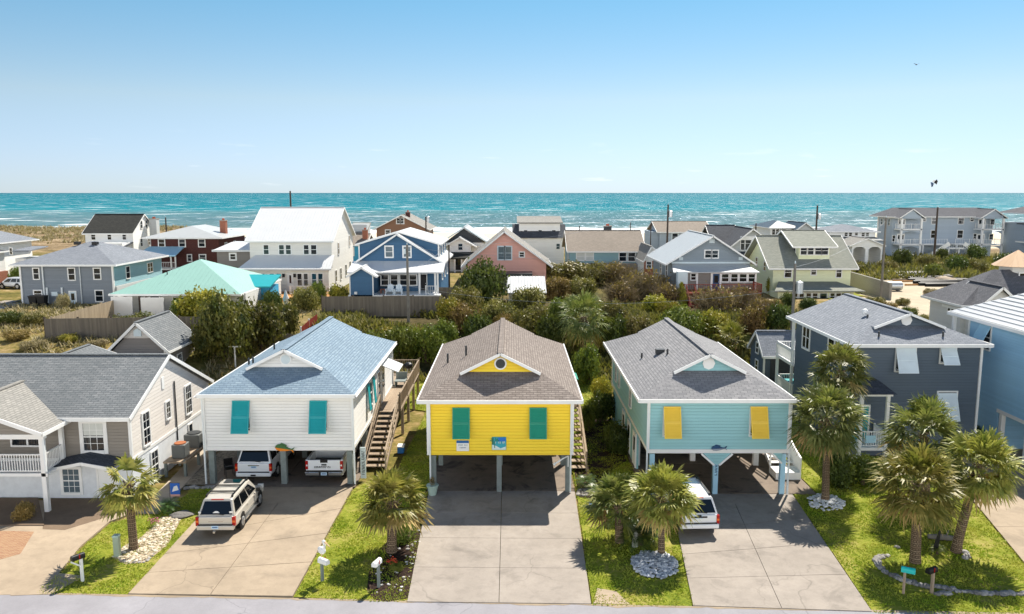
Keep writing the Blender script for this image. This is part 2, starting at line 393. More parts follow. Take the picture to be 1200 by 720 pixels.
# ------------------------------------------------------------------ land, sea, street, drives, lawns
SEA_Z = -3.0
def tz(x, y):
    st = 56 + 10 * sm(-30, -16, x) - 5 * sm(17, 26, x)
    up = sm(st, st + 15, y)
    z = 2.9 * up - 1.4 * sm(115, 175, y) + .5 * mnoise.noise(Vector((x * .035, y * .035, 3))) * up
    z += (1.2 + .8 * mnoise.noise(Vector((x * .02, y * .03, 8)))) * sm(240, 285, y) * sm(340, 300, y) * sm(-95, -130, x) - 1.2 * sm(190, 240, y) * sm(-130, -95, x)
    return z - 6.0 * sm(310, 385, y)
def land_mesh():
    xs = np.arange(-300, 301, 3.0); ys = np.concatenate([np.arange(-60, 50, 10.0), np.arange(50, 400, 2.5)])
    v = [(x, y, tz(x, y) - (.06 if y < 70 else 0)) for y in ys for x in xs]; nx = len(xs)
    f = [(j * nx + i, j * nx + i + 1, (j + 1) * nx + i + 1, (j + 1) * nx + i) for j in range(len(ys) - 1) for i in range(nx - 1)]
    mb = MB(); mb.v = v; mb.f = f; return mb
def land_mat():
    m = N('sandy_scrub_ground'); m.set(.95, .1)
    px = m.n('SeparateXYZ'); m.l(m.pos(), px.inputs[0]); y = px.outputs[1]
    n1 = m.noise(.16, 6, .65); n2 = m.noise(1.6, 5, .7); n3 = m.noise(.05, 4, .6)
    scrub = m.ramp(m.math('ADD', m.math('MULTIPLY', n1, .6), m.math('MULTIPLY', n2, .4)), [(.36, '#3f4020'), (.47, '#6f6734'), (.56, '#947f55'), (.66, '#bca985')])
    dune = m.ramp(m.math('ADD', m.math('MULTIPLY', n1, .5), m.math('MULTIPLY', n2, .5)), [(.38, '#4d4030'), (.5, '#7d6a4c'), (.6, '#a8957a')])
    sand = m.ramp(n2, [(.3, '#cdbb9a'), (.7, '#e3d6bd')])
    yy = m.math('ADD', y, m.math('MULTIPLY', n3, 24))
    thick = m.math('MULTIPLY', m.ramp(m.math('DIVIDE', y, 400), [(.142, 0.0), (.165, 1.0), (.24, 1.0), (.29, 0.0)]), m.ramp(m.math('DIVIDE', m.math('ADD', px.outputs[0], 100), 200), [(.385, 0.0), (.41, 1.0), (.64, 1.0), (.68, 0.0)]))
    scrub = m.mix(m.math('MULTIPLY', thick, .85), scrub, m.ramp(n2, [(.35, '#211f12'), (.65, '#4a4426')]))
    a = m.mix(m.ramp(m.math('DIVIDE', yy, 400), [(.50, 0.0), (.54, 1.0)]), scrub, dune)
    lim = m.n('MapRange'); m.l(px.outputs[0], lim.inputs[0])
    for k, v in zip((1, 2, 3, 4), (-130, -95, 330, 228)): lim.inputs[k].default_value = v
    a = m.mix(m.ramp(m.math('DIVIDE', m.math('SUBTRACT', yy, lim.outputs[0]), 40), [(.0, 0.0), (.5, 1.0)]), a, sand)
    m.col(a); m.bump(n2, .5, .15); return m.m
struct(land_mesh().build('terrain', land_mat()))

def sea_mat():
    m = N('sea_water'); t = m.t
    px = m.n('SeparateXYZ'); m.l(m.pos(), px.inputs[0]); y = px.outputs[1]
    lg = m.math('LOGARITHM', y, 10.0)             # 2.55 = 355 m, 3 = 1 km, 4 = 10 km
    chop = m.noise(.09, 7, .68, stretch=(1, .22, 1)); band = m.noise(.012, 5, .6, stretch=(.35, 1, 1)); fine = m.noise(.35, 5, .7, stretch=(1, .3, 1))
    d = m.math('ADD', lg, m.math('MULTIPLY', m.math('SUBTRACT', band, .5), .16))
    f = m.math('DIVIDE', m.math('SUBTRACT', d, 2.5), 2.0)
    deep = m.ramp(f, [(.02, '#67807f'), (.13, '#57757c'), (.20, '#4f7a80'), (.235, '#137a86'), (.30, '#04707e'), (.6, '#026a79'), (.95, '#025a6a')])
    rip = m.ramp(chop, [(.40, 0.0), (.60, 1.0)])
    col = m.mix(m.math('MULTIPLY', rip, .3), deep, '#0a5560')
    cap = m.ramp(fine, [(.71, 0.0), (.75, 1.0)])
    cap = m.math('MULTIPLY', cap, m.ramp(band, [(.40, .2), (.6, 1.0)]))
    near = m.n('MapRange'); m.l(y, near.inputs[0])
    for k, v in zip((1, 2, 3, 4), (455, 382, 0, 1)): near.inputs[k].default_value = v
    swash = m.math('ADD', near.outputs[0], m.math('MULTIPLY', m.math('SUBTRACT', m.noise(.05, 6, .65, stretch=(.35, 1, 1)), .5), 3.2))
    foam = m.ramp(swash, [(.28, 0.0), (.5, 1.0)])
    w2 = m.math('SINE', m.math('ADD', m.math('MULTIPLY', y, .085), m.math('MULTIPLY', m.noise(.008, 4, .6), 16)))
    brk = m.math('MULTIPLY', m.ramp(w2, [(.93, 0.0), (1.0, 1.0)]), m.ramp(m.math('DIVIDE', y, 1000), [(.40, .55), (.52, 0.0)]))
    brk = m.math('MULTIPLY', brk, m.ramp(m.noise(.03, 4, .6, stretch=(.4, 1, 1)), [(.42, 0.0), (.54, 1.0)]))
    white = m.math('MINIMUM', m.math('ADD', m.math('ADD', foam, brk), m.math('MULTIPLY', cap, .08)), 1.0)
    col = m.mix(white, col, '#eef2f2')
    m.col(col); m.set(.6, 0.0)
    h = m.math('ADD', m.math('MULTIPLY', chop, 1.6), m.math('MULTIPLY', fine, .45))
    bn = m.bump(h, 1.0, 2.2)
    gl = m.n('BsdfGlossy'); gl.inputs['Roughness'].default_value = .27; gl.inputs['Color'].default_value = (.9, .97, 1, 1); m.l(bn, gl.inputs['Normal'])
    mx = m.n('MixShader'); sp = m.ramp(m.noise(.35, 5, .75, stretch=(1, .12, 1)), [(.56, 0.0), (.64, 1.0)]); m.l(m.math('ADD', .03, m.math('MULTIPLY', sp, .8)), mx.inputs[0])
    m.l(m.b.outputs[0], mx.inputs[1]); m.l(gl.outputs[0], mx.inputs[2]); m.l(mx.outputs[0], m.o.inputs['Surface']); return m.m
mb = MB(); ysea = [340, 400, 600, 1000, 2000, 5000, 12000, 30000, 60000]
for a, b in zip(ysea[:-1], ysea[1:]): mb.poly([(-60000, a, SEA_Z), (60000, a, SEA_Z), (60000, b, SEA_Z), (-60000, b, SEA_Z)])
struct(mb.build('sea', sea_mat()))

def concrete(name, c, stain=.25, crack=.5, oil=0.0, rough=.85):
    m = N(name); m.set(rough, .2)
    n1 = m.noise(.35, 6, .62); n2 = m.noise(1.7, 7, .72); n3 = m.noise(14, 3, .6); n4 = m.noise(.22, 5, .6, stretch=(1, .5, 1))
    a = m.mix(m.ramp(n1, [(.34, 0.0), (.68, 1.0)]), tone(c, .86), tone(c, 1.08))
    a = m.mix(m.math('MULTIPLY', m.ramp(n2, [(.45, 0.0), (.72, 1.0)]), stain), a, tone(c, .55))
    a = m.mix(m.math('MULTIPLY', m.ramp(n3, [(.35, 1.0), (.6, 0.0)]), .14), a, tone(c, .6))
    a = m.mix(m.math('MULTIPLY', m.ramp(n4, [(.56, 0.0), (.70, 1.0)]), .35), a, tone(c, .62))
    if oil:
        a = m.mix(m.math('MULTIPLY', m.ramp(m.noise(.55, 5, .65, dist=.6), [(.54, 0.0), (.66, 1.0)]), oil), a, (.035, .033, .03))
    v = m.n('TexVoronoi', feature='DISTANCE_TO_EDGE'); v.inputs['Scale'].default_value = .16
    wob = m.n('Mix', data_type='VECTOR'); wob.inputs[0].default_value = .12; m.l(m.pos(), wob.inputs[4]); nz = m.n('TexNoise'); nz.inputs['Scale'].default_value = .8; m.l(m.pos(), nz.inputs[0])
    ad = m.n('VectorMath', operation='MULTIPLY_ADD'); m.l(nz.outputs[1], ad.inputs[0]); ad.inputs[1].default_value = (2, 2, 0); m.l(m.pos(), ad.inputs[2])
    m.l(ad.outputs[0], v.inputs['Vector'])
    ck = m.ramp(v.outputs['Distance'], [(.0, 1.0), (.002, 1.0), (.0045, 0.0)])
    ck = m.math('MULTIPLY', ck, m.ramp(m.noise(.12, 2), [(.5, 0.0), (.58, crack)]))
    m.col(m.mix(ck, a, tone(c, .3))); m.bump(m.math('ADD', n3, m.math('MULTIPLY', n2, .6)), .25, .01); return m.m
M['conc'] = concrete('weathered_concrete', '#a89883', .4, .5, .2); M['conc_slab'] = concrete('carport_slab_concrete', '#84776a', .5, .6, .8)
M['conc_grey'] = concrete('grey_concrete', '#a0978d', .42, .45, .25); M['asph'] = concrete('pale_asphalt', '#98969a', .2, .4)
M['conc_left'] = concrete('sandy_concrete', '#ae9d87', .5, .6); M['path'] = concrete('path_concrete', '#b0a391', .3, .3)

def px_poly(pts): return [(*G(*p), 0) if not isinstance(p[0], str) else (p[1], p[2], 0) for p in pts]
Wd = lambda x, y: ('w', x, y)
def sheet(name, pts, z, mat, th=.09):
    mb = MB(); pl = [(p[0], p[1], z) for p in px_poly(pts)]
    ar = sum(pl[i][0] * pl[(i + 1) % len(pl)][1] - pl[(i + 1) % len(pl)][0] * pl[i][1] for i in range(len(pl)))
    if ar < 0: pl.reverse()
    mb.slab(pl, th); return struct(mb.build(name, mat))
def panels(name, quad, nu, nv, z, mat, gap=.022, us=None, vs=None):   # near-left, near-right, far-right, far-left
    a, b, c, d = [Vector((*p, 0)[:2]) if len(p) == 2 else Vector(p[:2]) for p in px_poly_q(quad)]
    us = us or [i / nu for i in range(nu + 1)]; vs = vs or [i / nv for i in range(nv + 1)]
    mb = MB()
    def pt(u, v): return (a * (1 - u) + b * u) * (1 - v) + (d * (1 - u) + c * u) * v
    wu = (b - a).length; wv = (d - a).length
    for i in range(len(us) - 1):
        for j in range(len(vs) - 1):
            g, h = gap / 2 / wu, gap / 2 / wv
            q = [pt(us[i] + g, vs[j] + h), pt(us[i + 1] - g, vs[j] + h), pt(us[i + 1] - g, vs[j + 1] - h), pt(us[i] + g, vs[j + 1] - h)]
            mb.slab([(p.x, p.y, z) for p in q], .1)
    return struct(mb.build(name, mat))
def px_poly_q(q): return [(p[1], p[2]) if isinstance(p[0], str) else G(*p) for p in q]

EDGE = lambda x: 29.14 - .0405 * (x - 3.1)          # kerbless edge of the street
mb = MB(); mb.slab([(-120, EDGE(-120) - 7.4, .02), (120, EDGE(120) - 7.4, .02), (120, EDGE(120), .02), (-120, EDGE(-120), .02)], .1)
struct(mb.build('road', M['asph']))
mb = MB(); _rr = random.Random(3); _xs = [-40 + .35 * i for i in range(230)]
for _i in range(len(_xs) - 1):
    _a, _b = _xs[_i], _xs[_i + 1]; _w0, _w1 = (max(.02, .12 + .16 * mnoise.noise(Vector((q * .6, 1, 0))) + .1 * mnoise.noise(Vector((q * 2.3, 5, 0)))) for q in (_a, _b))
    mb.poly([(_a, EDGE(_a) - _w0, .0245), (_b, EDGE(_b) - _w1, .0245), (_b, EDGE(_b) + .02, .0245), (_a, EDGE(_a) + .02, .0245)])
struct(mb.build('road_edge_sand', concrete('drifted_road_sand', '#9d8d77', .5, 0)))
panels('white_house_driveway', [(150, 697), (343, 700), Wd(-8.7, 41.6), (228, 612)], 2, 4, .05, M['conc'])
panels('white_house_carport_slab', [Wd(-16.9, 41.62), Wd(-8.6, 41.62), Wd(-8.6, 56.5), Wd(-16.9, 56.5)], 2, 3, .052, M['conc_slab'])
sheet('white_house_driveway_side', [(228, 612), Wd(-8.7, 41.58), Wd(-14.6, 41.58)], .047, M['conc'])
panels('yellow_house_driveway', [(477, 706.5), (693, 709), Wd(3.4, 41.0), Wd(-4.5, 41.0)], 2, 4, .05, M['conc_grey'])
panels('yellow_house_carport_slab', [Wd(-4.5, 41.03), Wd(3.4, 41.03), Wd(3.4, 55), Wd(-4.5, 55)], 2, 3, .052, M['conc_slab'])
panels('aqua_house_driveway', [(812, 711), (1022, 718), Wd(15.0, 40.6), (790, 604)], 2, 4, .05, M['conc_grey'])
sheet('aqua_house_driveway_side', [(790, 604), Wd(7.1, 40.58), Wd(14.9, 40.58)], .047, M['conc_grey'])
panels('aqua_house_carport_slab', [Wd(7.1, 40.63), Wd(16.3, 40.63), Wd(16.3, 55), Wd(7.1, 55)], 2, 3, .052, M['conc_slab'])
panels('sky_blue_house_driveway', [Wd(21.2, 28.3), Wd(28.2, 28.1), Wd(31.2, 44.5), Wd(25.4, 44.5)], 2, 4, .05, M['conc'])
sheet('sky_blue_house_slab', [Wd(25.5, 44.52), Wd(31.2, 44.52), Wd(33.2, 48.1), Wd(28.6, 48.1)], .048, M['conc'])
sheet('tan_house_driveway', [Wd(-33, 30.5), (-40, 699), (44, 697), (70, 671), (95, 640), (128, 612), (165, 598), (178, 588), Wd(-33, 39.9)], .03, M['conc_left'])
M['paver'] = brick('worn_brick_pavers', '#8f6248', '#a5805f', '#a5927a')
sheet('brick_patch', [(-40, 622), (40, 624), (24, 650), (-40, 668)], .036, M['paver'], .02)
M['darkconc'] = concrete('dark_stained_concrete', '#7c6a58', .4, .5)
sheet('entry_slab', [(50, 621), (76, 622), (128, 606), (150, 592), Wd(-20.6, 40.0), Wd(-24.6, 40.0)], .036, M['darkconc'], .03)
sheet('porch_slab', [(-40, 617), (52, 617), Wd(-25.0, 40.0), Wd(-33, 40.0)], .08, M['darkconc'], .1)
sheet('side_path', [(160, 603), (185, 603), Wd(-18.3, 45), Wd(-18.6, 55), Wd(-19.7, 55), Wd(-19.4, 45)], .04, M['path'])
# lawns
def lawn_mat(name, g1, g2, g3):
    m = N(name); m.set(.9, .1)
    n1 = m.noise(.5, 5, .65); n2 = m.noise(6, 5, .7)
    a = m.ramp(m.math('ADD', m.math('MULTIPLY', n1, .55), m.math('MULTIPLY', n2, .45)), [(.36, g1), (.5, g2), (.64, g3)])
    m.col(a); m.bump(n2, .6, .05); return m.m
M['lawn'] = lawn_mat('lawn_soil_and_grass', '#55671c', '#80862c', '#a09258')
M['mulch'] = N('dark_bark_mulch'); M['mulch'].set(.95, .1)
M['mulch'].col(M['mulch'].ramp(M['mulch'].noise(9, 5, .7), [(.35, '#1b1512'), (.55, '#3a2d26'), (.7, '#5a4a40')])); M['mulch'].bump(M['mulch'].noise(16, 4), .8, .04); M['mulch'] = M['mulch'].m
M['gravel'] = N('river_gravel'); _m = M['gravel']; _m.set(.9, .15)
_v = _m.n('TexVoronoi'); _v.inputs['Scale'].default_value = 9; _m.l(_m.pos(), _v.inputs['Vector'])
_m.col(_m.mix(_m.noise(1.2, 4), _m.ramp(_v.outputs['Color'], [(.2, '#5b554b'), (.8, '#a39a89')]), '#857a69')); _m.bump(_v.outputs['Distance'], -.8, .05); M['gravel'] = _m.m
LAWNS = {
 'tan_house_lawn': [(45, 696), (149, 697), (228, 612), Wd(-15.2, 41.4), Wd(-17.4, 41.6), (196, 598), (165, 603), (128, 615), (96, 643), (72, 672)],
 'white_house_lawn': [(344, 700), Wd(-8.6, 41.5), Wd(-6.6, 45), Wd(-6.3, 57), Wd(-8.5, 58), Wd(-8.6, 68), Wd(-3.6, 68), Wd(-4.6, 56), Wd(-4.6, 41), (476, 706)],
 'yellow_house_lawn': [(694, 709), Wd(3.5, 41), Wd(3.6, 52), Wd(3.8, 68), Wd(7, 68), Wd(7.0, 41.0), (790, 606), (811, 711)],
 'slate_house_lawn': [(1023, 718), Wd(15.1, 40.6), Wd(16.4, 40.6), Wd(16.4, 60), Wd(19.4, 62), Wd(20.5, 46.6), Wd(28.2, 46.9), Wd(25.3, 44.3), Wd(21.15, 28.4)],
}
for k, p in LAWNS.items(): sheet(k, p, .018, M['lawn'], .06)
sheet('mulch_bed', [(440, 704), (455, 706), (477, 702), (503, 600), Wd(-4.65, 42), (486, 612), (462, 628), (447, 642), (432, 672), (430, 694)], .03, M['mulch'], .03)
sheet('mulch_strip', [Wd(3.55, 40.2), Wd(5.2, 39.8), Wd(5.6, 44), Wd(6.9, 46), Wd(6.9, 60), Wd(5.0, 58), Wd(4.4, 48), Wd(3.6, 44)], .03, M['mulch'], .03)
sheet('gravel_strip', [Wd(-17.1, 42.0), Wd(-18.2, 42.0), Wd(-18.25, 55), Wd(-16.9, 55), Wd(-16.9, 42)], .035, M['gravel'], .03)
sheet('sand_shoulder', [(12, 699), (60, 697), (100, 676), (62, 672), (20, 686)], .034, M['conc_left'], .02)
sheet('sand_spot', [(695, 708), (738, 709), (722, 694), (700, 690)], .03, M['conc_left'], .02)
sheet('stone_bed_ground', [(131, 654), (147, 662), (170, 660), (196, 640), (214, 606), (190, 606), (166, 630), (146, 640)], .03, M['conc_left'], .03)
def inside(p, poly):
    x, y = p; c = False; j = len(poly) - 1
    for i in range(len(poly)):
        xi, yi = poly[i][:2]; xj, yj = poly[j][:2]
        if (yi > y) != (yj > y) and x < (xj - xi) * (y - yi) / (yj - yi) + xi: c = not c
        j = i
    return c
def land_patch(name, poly, mat, dz=.05, step=2.0):
    x0, x1 = min(p[0] for p in poly), max(p[0] for p in poly); y0, y1 = min(p[1] for p in poly), max(p[1] for p in poly); mb = MB()
    nx, ny = int((x1 - x0) / step), int((y1 - y0) / step)
    for i in range(nx):
        for j in range(ny):
            q = [(x0 + (i + a) * step, y0 + (j + b) * step) for a, b in ((0, 0), (1, 0), (1, 1), (0, 1))]
            if inside((q[0][0] + step / 2, q[0][1] + step / 2), poly): mb.poly([(x, y, tz(x, y) + dz + (.02 if y < 70 else .02)) for x, y in q])
    bm_ = mb; return struct(bm_.build(name, mat))

def grass_blades():
    rng = np.random.default_rng(4); V = []
    for k, p in LAWNS.items():
        pl = px_poly(p); x0, x1 = min(q[0] for q in pl), max(q[0] for q in pl); y0, y1 = min(q[1] for q in pl), max(q[1] for q in pl)
        n = int((x1 - x0) * (y1 - y0) * 260)
        xs = rng.uniform(x0, x1, n); ys = rng.uniform(y0, y1, n)
        for x, y in zip(xs, ys):
            d = mnoise.noise(Vector((x * .9, y * .9, 2))) + .6 * mnoise.noise(Vector((x * 3, y * 3, 7)))
            if d < -.30 or (y > 48 and (x * 7919 + y * 104729) % 1 < .3): continue
            if inside((x, y), pl) or inside((x + .09, y), pl) or inside((x - .09, y), pl) or inside((x, y + .09), pl): V.append((x, y, .028 + .036 * max(0, d + .4)))
    V = np.array(V); n = len(V); a = rng.uniform(0, 6.28, n); w = .022 + .018 * rng.random(n); h = V[:, 2] * rng.uniform(.7, 1.5, n)
    dx, dy = np.cos(a) * w, np.sin(a) * w; lx, ly = rng.normal(0, .035, n), rng.normal(0, .035, n)
    co = np.empty((n, 3, 3)); co[:, 0] = np.stack([V[:, 0] - dx, V[:, 1] - dy, np.full(n, .016)], 1); co[:, 1] = np.stack([V[:, 0] + dx, V[:, 1] + dy, np.full(n, .016)], 1)
    co[:, 2] = np.stack([V[:, 0] + lx, V[:, 1] + ly, .018 + h], 1)
    return tris(co, 'grass')
def polys_np(co, name):                # co: (n, k, 3) separate polygons
    n, k, _ = co.shape; me = bpy.data.meshes.new(name)
    me.vertices.add(n * k); me.vertices.foreach_set('co', co.astype(np.float32).ravel())
    me.loops.add(n * k); me.loops.foreach_set('vertex_index', np.arange(n * k, dtype=np.int32))
    me.polygons.add(n); me.polygons.foreach_set('loop_start', np.arange(0, n * k, k, dtype=np.int32))
    me.update(calc_edges=True); me.validate(); return me
tris = polys_np
M['grass'] = leaf('grass_blades', '#7a9a22', '#abb634', '#c4b956', .4, .6, .7)
_me = grass_blades(); _me.materials.append(M['grass'])
_g = bpy.data.objects.new('grass', _me); COL.objects.link(_g); stuff(_g); tag(_g, 'short yellow green grass growing on the front lawns', 'grass')
# ------------------------------------------------------------------ building kit
FACE = {'F': 0.0, 'R': R(90), 'L': R(-90), 'B': R(180)}
_wc = {}
def _place(kind, key, maker, t, face, plane, u, z):
    """a window, door or shutter: its mesh is made once per size and shared"""
    off = ORG.get(t.name, Vector((0, 0, 0)))
    if key not in _wc: _wc[key] = maker()
    first = None
    loc = {'F': (u, plane, z), 'B': (u, plane, z), 'R': (plane, u, z), 'L': (plane, u, z)}[face]
    root = None
    for i, (nm, me) in enumerate(_wc[key]):
        o = bpy.data.objects.new(nm, me); COL.objects.link(o)
        if i == 0:
            o.parent = t; o.location = Vector(loc) - off; o.rotation_euler = (0, 0, FACE[face]); root = o
        else: o.parent = root
    return root
def _mk(mb, name, mat, **k):
    me = mb.mesh(name, **k); me.materials.append(mat); return (name, me)
def window(t, face, plane, u, z, w, h, style='double', trim=None, tw=.09, pane=None, blind=.0):
    trim = trim or M['trim']; pane = pane or M['glass']
    w, h = round(w, 2), round(h, 2)
    key = ('w', w, h, style, trim.name, tw, pane.name, blind)
    def mk():
        f = MB(); a = w / 2; d = .06
        f.box(-a - tw, -a, -d, .02, -tw, h + tw); f.box(a, a + tw, -d, .02, -tw, h + tw)
        f.box(-a, a, -d, .02, h, h + tw); f.box(-a - .02, a + .02, -d - .04, .02, -tw, 0)
        if style in ('double', 'six'): f.box(-a, a, -d + .012, .0, h * .5 - .03, h * .5 + .03)
        if style in ('grid', 'six'):
            n = 2 if w < .8 else 3
            for i in range(1, n): f.box(-a + w * i / n - .012, -a + w * i / n + .012, -.042, .0, 0, h)
            for q in ((.25, .75) if style == 'six' else (.33, .66)): f.box(-a, a, -.041, .0, h * q - .012, h * q + .012)
        if style == 'twin': f.box(-.05, .05, -d + .004, .0, 0, h); f.box(-a, -.05, -.045, 0, h * .5 - .025, h * .5 + .025); f.box(.05, a, -.045, 0, h * .5 - .025, h * .5 + .025)
        g = MB(); g.box(-a - .01, a + .01, -.03, .01, -.01, h + .01)
        out = [_mk(f, 'window', trim), _mk(g, 'pane', pane)]
        if blind:
            b = MB(); b.box(-a + .02, a - .02, -.038, -.02, h * (1 - blind), h - .01); out.append(_mk(b, 'blind', M['curtain']))
        return out
    return _place('window', key, mk, t, face, plane, u, z)
def WF(t, Y, x0, y0, x1, y1, style='double', **k):    # a front window measured in the photograph
    a, zt = P(x0, y0, Y); b, zb = P(x1, y1, Y)
    return window(t, 'F', Y, (a + b) / 2, zb, b - a, zt - zb, style, **k)
def WS(t, face, X, px, yt, yb, w, style='double', **k):
    Y, zt = Q(px, yt, X); _, zb = Q(px, yb, X)
    return window(t, face, X, Y, zb, w, zt - zb, style, **k)
def door(t, face, plane, u, z, w=.92, h=2.05, mat=None, glazed=True, trim=None):
    mat = mat or M['trim']; trim = trim or M['trim']
    key = ('d', round(w, 2), round(h, 2), mat.name, glazed, trim.name)
    def mk():
        a = w / 2; f = MB()
        f.box(-a, a, -.04, .02, 0, h)
        tr = MB(); tr.box(-a - .1, -a, -.07, .02, 0, h + .1).box(a, a + .1, -.07, .02, 0, h + .1).box(-a, a, -.07, .02, h, h + .1)
        out = [_mk(f, 'door', mat), _mk(tr, 'door_frame', trim)]
        if glazed: out.append(_mk(MB().box(-a + .16, a - .16, -.052, -.03, h * .45, h - .2), 'pane', M['glass']))
        out.append(_mk(MB().box(a - .13, a - .07, -.10, -.04, .95, 1.05), 'handle', M['alu']))
        return out
    return _place('door', key, mk, t, face, plane, u, z)
def DF(t, Y, x0, y0, x1, y1, **k):
    a, zt = P(x0, y0, Y); b, zb = P(x1, y1, Y); return door(t, 'F', Y, (a + b) / 2, zb, b - a, zt - zb, **k)
def shutter(t, face, plane, u, z, w, h, out, mat, frame=None):
    """top-hung louvred storm shutter propped open; z is the sill"""
    key = ('s', round(w, 2), round(h, 2), out, mat.name)
    def mk():
        a = w / 2; L = math.hypot(h, out)
        def pt(x, s, n):                      # s along panel from the hinge, n outwards
            c, k = h / L, out / L
            return (x, -(.06 + s * k) - n * c, h - s * c + n * k)
        def bar(m, x0, x1, s0, s1, n0, n1): m.hexa([pt(x0, s1, n0), pt(x1, s1, n0), pt(x1, s0, n0), pt(x0, s0, n0)], [pt(x0, s1, n1), pt(x1, s1, n1), pt(x1, s0, n1), pt(x0, s0, n1)])
        f = MB(); b = .07
        bar(f, -a, -a + b, 0, L, 0, .045); bar(f, a - b, a, 0, L, 0, .045); bar(f, -a + b, a - b, 0, b, 0, .045); bar(f, -a + b, a - b, L - b, L, 0, .045)
        bar(f, -a + b, a - b, L * .5 - .03, L * .5 + .03, 0, .045)
        bar(f, -a + b, a - b, b, L - b, .004, .012)
        s = MB(); n = int((L - 2 * b) / .075)
        for i in range(n):
            q = b + (i + .5) * (L - 2 * b) / n
            if abs(q - L * .5) < .06: continue
            s.hexa([pt(-a + b, q + .03, .014), pt(a - b, q + .03, .014), pt(a - b, q - .02, .014), pt(-a + b, q - .02, .014)],
                   [pt(-a + b, q + .036, .036), pt(a - b, q + .036, .036), pt(a - b, q - .012, .020), pt(-a + b, q - .012, .020)])
        arm = MB()
        for x in (-a + .05, a - .05): arm.beam((x, -.02, h * .12), pt(x, L * .86, -.01), .03, .03)
        return [_mk(f, 'shutter', frame or mat), _mk(s, 'louvre', mat), _mk(arm, 'prop_arm', M['trim'])]
    return _place('shutter', key, mk, t, face, plane, u, z)
def rail(t, pts, z, h=1.0, mat=None, gap=.13, name='railing', post=True):
    """baluster railing along a run of (x, y) or (x, y, z) points"""
    mat = mat or M['trim']; mb = MB()
    pts = [Vector((p[0], p[1], p[2] if len(p) > 2 else z)) for p in pts]; up = Vector((0, 0, 1))
    for a, b in zip(pts[:-1], pts[1:]):
        mb.beam(a + up * h, b + up * h, .09, .06); mb.beam(a + up * .1, b + up * .1, .05, .05)
        L = (b - a).length; n = max(2, int(L / gap))
        for i in range(1, n): p = a.lerp(b, i / n); mb.beam(p + up * .12, p + up * (h - .02), .035, .035, (1, 0, 0))
    if post:
        for p in pts: mb.beam(p - up * .02, p + up * (h + .08), .1, .1, (1, 0, 0))
    return mb.build(name, mat, t)
def posts(t, pts, z0, z1, w, mat, name='post'):
    return [MB().box(x - w / 2, x + w / 2, y - w / 2, y + w / 2, z0, z1).build(name, mat, t) for x, y in pts]
def trimline(mb, p, q, w=.05, h=.2): mb.beam(p, q, w, h)
def roof_part(t, slabs, edges, mat, trim, th=.14, name='roof', fh=.2):
    mb = MB()
    for s in slabs: mb.slab(s, th)
    r = mb.build(name, mat, t)
    f = MB()
    for p, q in edges: f.beam(Vector(p) - Vector((0, 0, .085)), Vector(q) - Vector((0, 0, .085)), .05, fh)
    if edges: f.build('fascia', trim, r)
    return r
def gable_roof(t, x0, x1, y0, y1, ze, zr, axis, mat, trim=None, xr=None, ze2=None, th=.14, name='roof', cap=True):
    trim = trim or M['trim']; ze2 = ze if ze2 is None else ze2
    if axis == 'Y':
        m = (x0 + x1) / 2 if xr is None else xr
        A, B, Cc, D, E, F = (x0, y0, ze), (m, y0, zr), (x1, y0, ze2), (x0, y1, ze), (m, y1, zr), (x1, y1, ze2)
        slabs = [[A, B, E, D], [B, Cc, F, E]]
        slabs = [[D, A, B, E], [E, B, Cc, F]]
    else:
        m = (y0 + y1) / 2 if xr is None else xr
        A, B, Cc, D, E, F = (x0, y0, ze), (x0, m, zr), (x0, y1, ze2), (x1, y0, ze), (x1, m, zr), (x1, y1, ze2)
        slabs = [[A, D, E, B], [B, E, F, Cc]]
    ed = [(A, B), (B, Cc), (D, E), (E, F), (A, D), (Cc, F)]
    ed = [(Vector(p), Vector(q)) for p, q in ed]
    out = []
    cx = Vector(((x0 + x1) / 2, (y0 + y1) / 2, 0))
    for p, q in ed:                            # set the boards just outside the slab
        d = (q - p); n = Vector((d.y, -d.x, 0)); n.normalize()
        mid = (p + q) / 2 - cx; mid.z = 0
        if n.dot(mid) < 0: n = -n
        out.append((p + n * .027, q + n * .027))
    r = roof_part(t, slabs, out, mat, trim, th, name)
    if cap:
        c = MB(); c.beam(Vector(B) + Vector((0, 0, .02)), Vector(E) + Vector((0, 0, .02)), .28, .05); c.build('ridge_cap', mat, r)
    return r
def hip_roof(t, x0, x1, y0, y1, ze, zr, mat, trim=None, inset=None, th=.14, axis=None, name='roof'):
    trim = trim or M['trim']; wx, wy = x1 - x0, y1 - y0; axis = axis or ('X' if wx > wy else 'Y')
    a, b, c, d = (x0, y0, ze), (x1, y0, ze), (x1, y1, ze), (x0, y1, ze)
    if axis == 'X':
        k = min(wy / 2, wx / 2 - .01) if inset is None else inset; my = (y0 + y1) / 2; e, f = (x0 + k, my, zr), (x1 - k, my, zr)
        slabs = [[a, b, f, e], [b, c, f], [c, d, e, f], [d, a, e]]
    else:
        k = min(wx / 2, wy / 2 - .01) if inset is None else inset; mx = (x0 + x1) / 2; e, f = (mx, y0 + k, zr), (mx, y1 - k, zr)
        slabs = [[a, b, e], [b, c, f, e], [c, d, f], [d, a, e, f]]
    g = .027
    ed = [((x0, y0 - g, ze), (x1, y0 - g, ze)), ((x1 + g, y0, ze), (x1 + g, y1, ze)), ((x0, y1 + g, ze), (x1, y1 + g, ze)), ((x0 - g, y0, ze), (x0 - g, y1, ze))]
    return roof_part(t, slabs, ed, mat, trim, th, name)
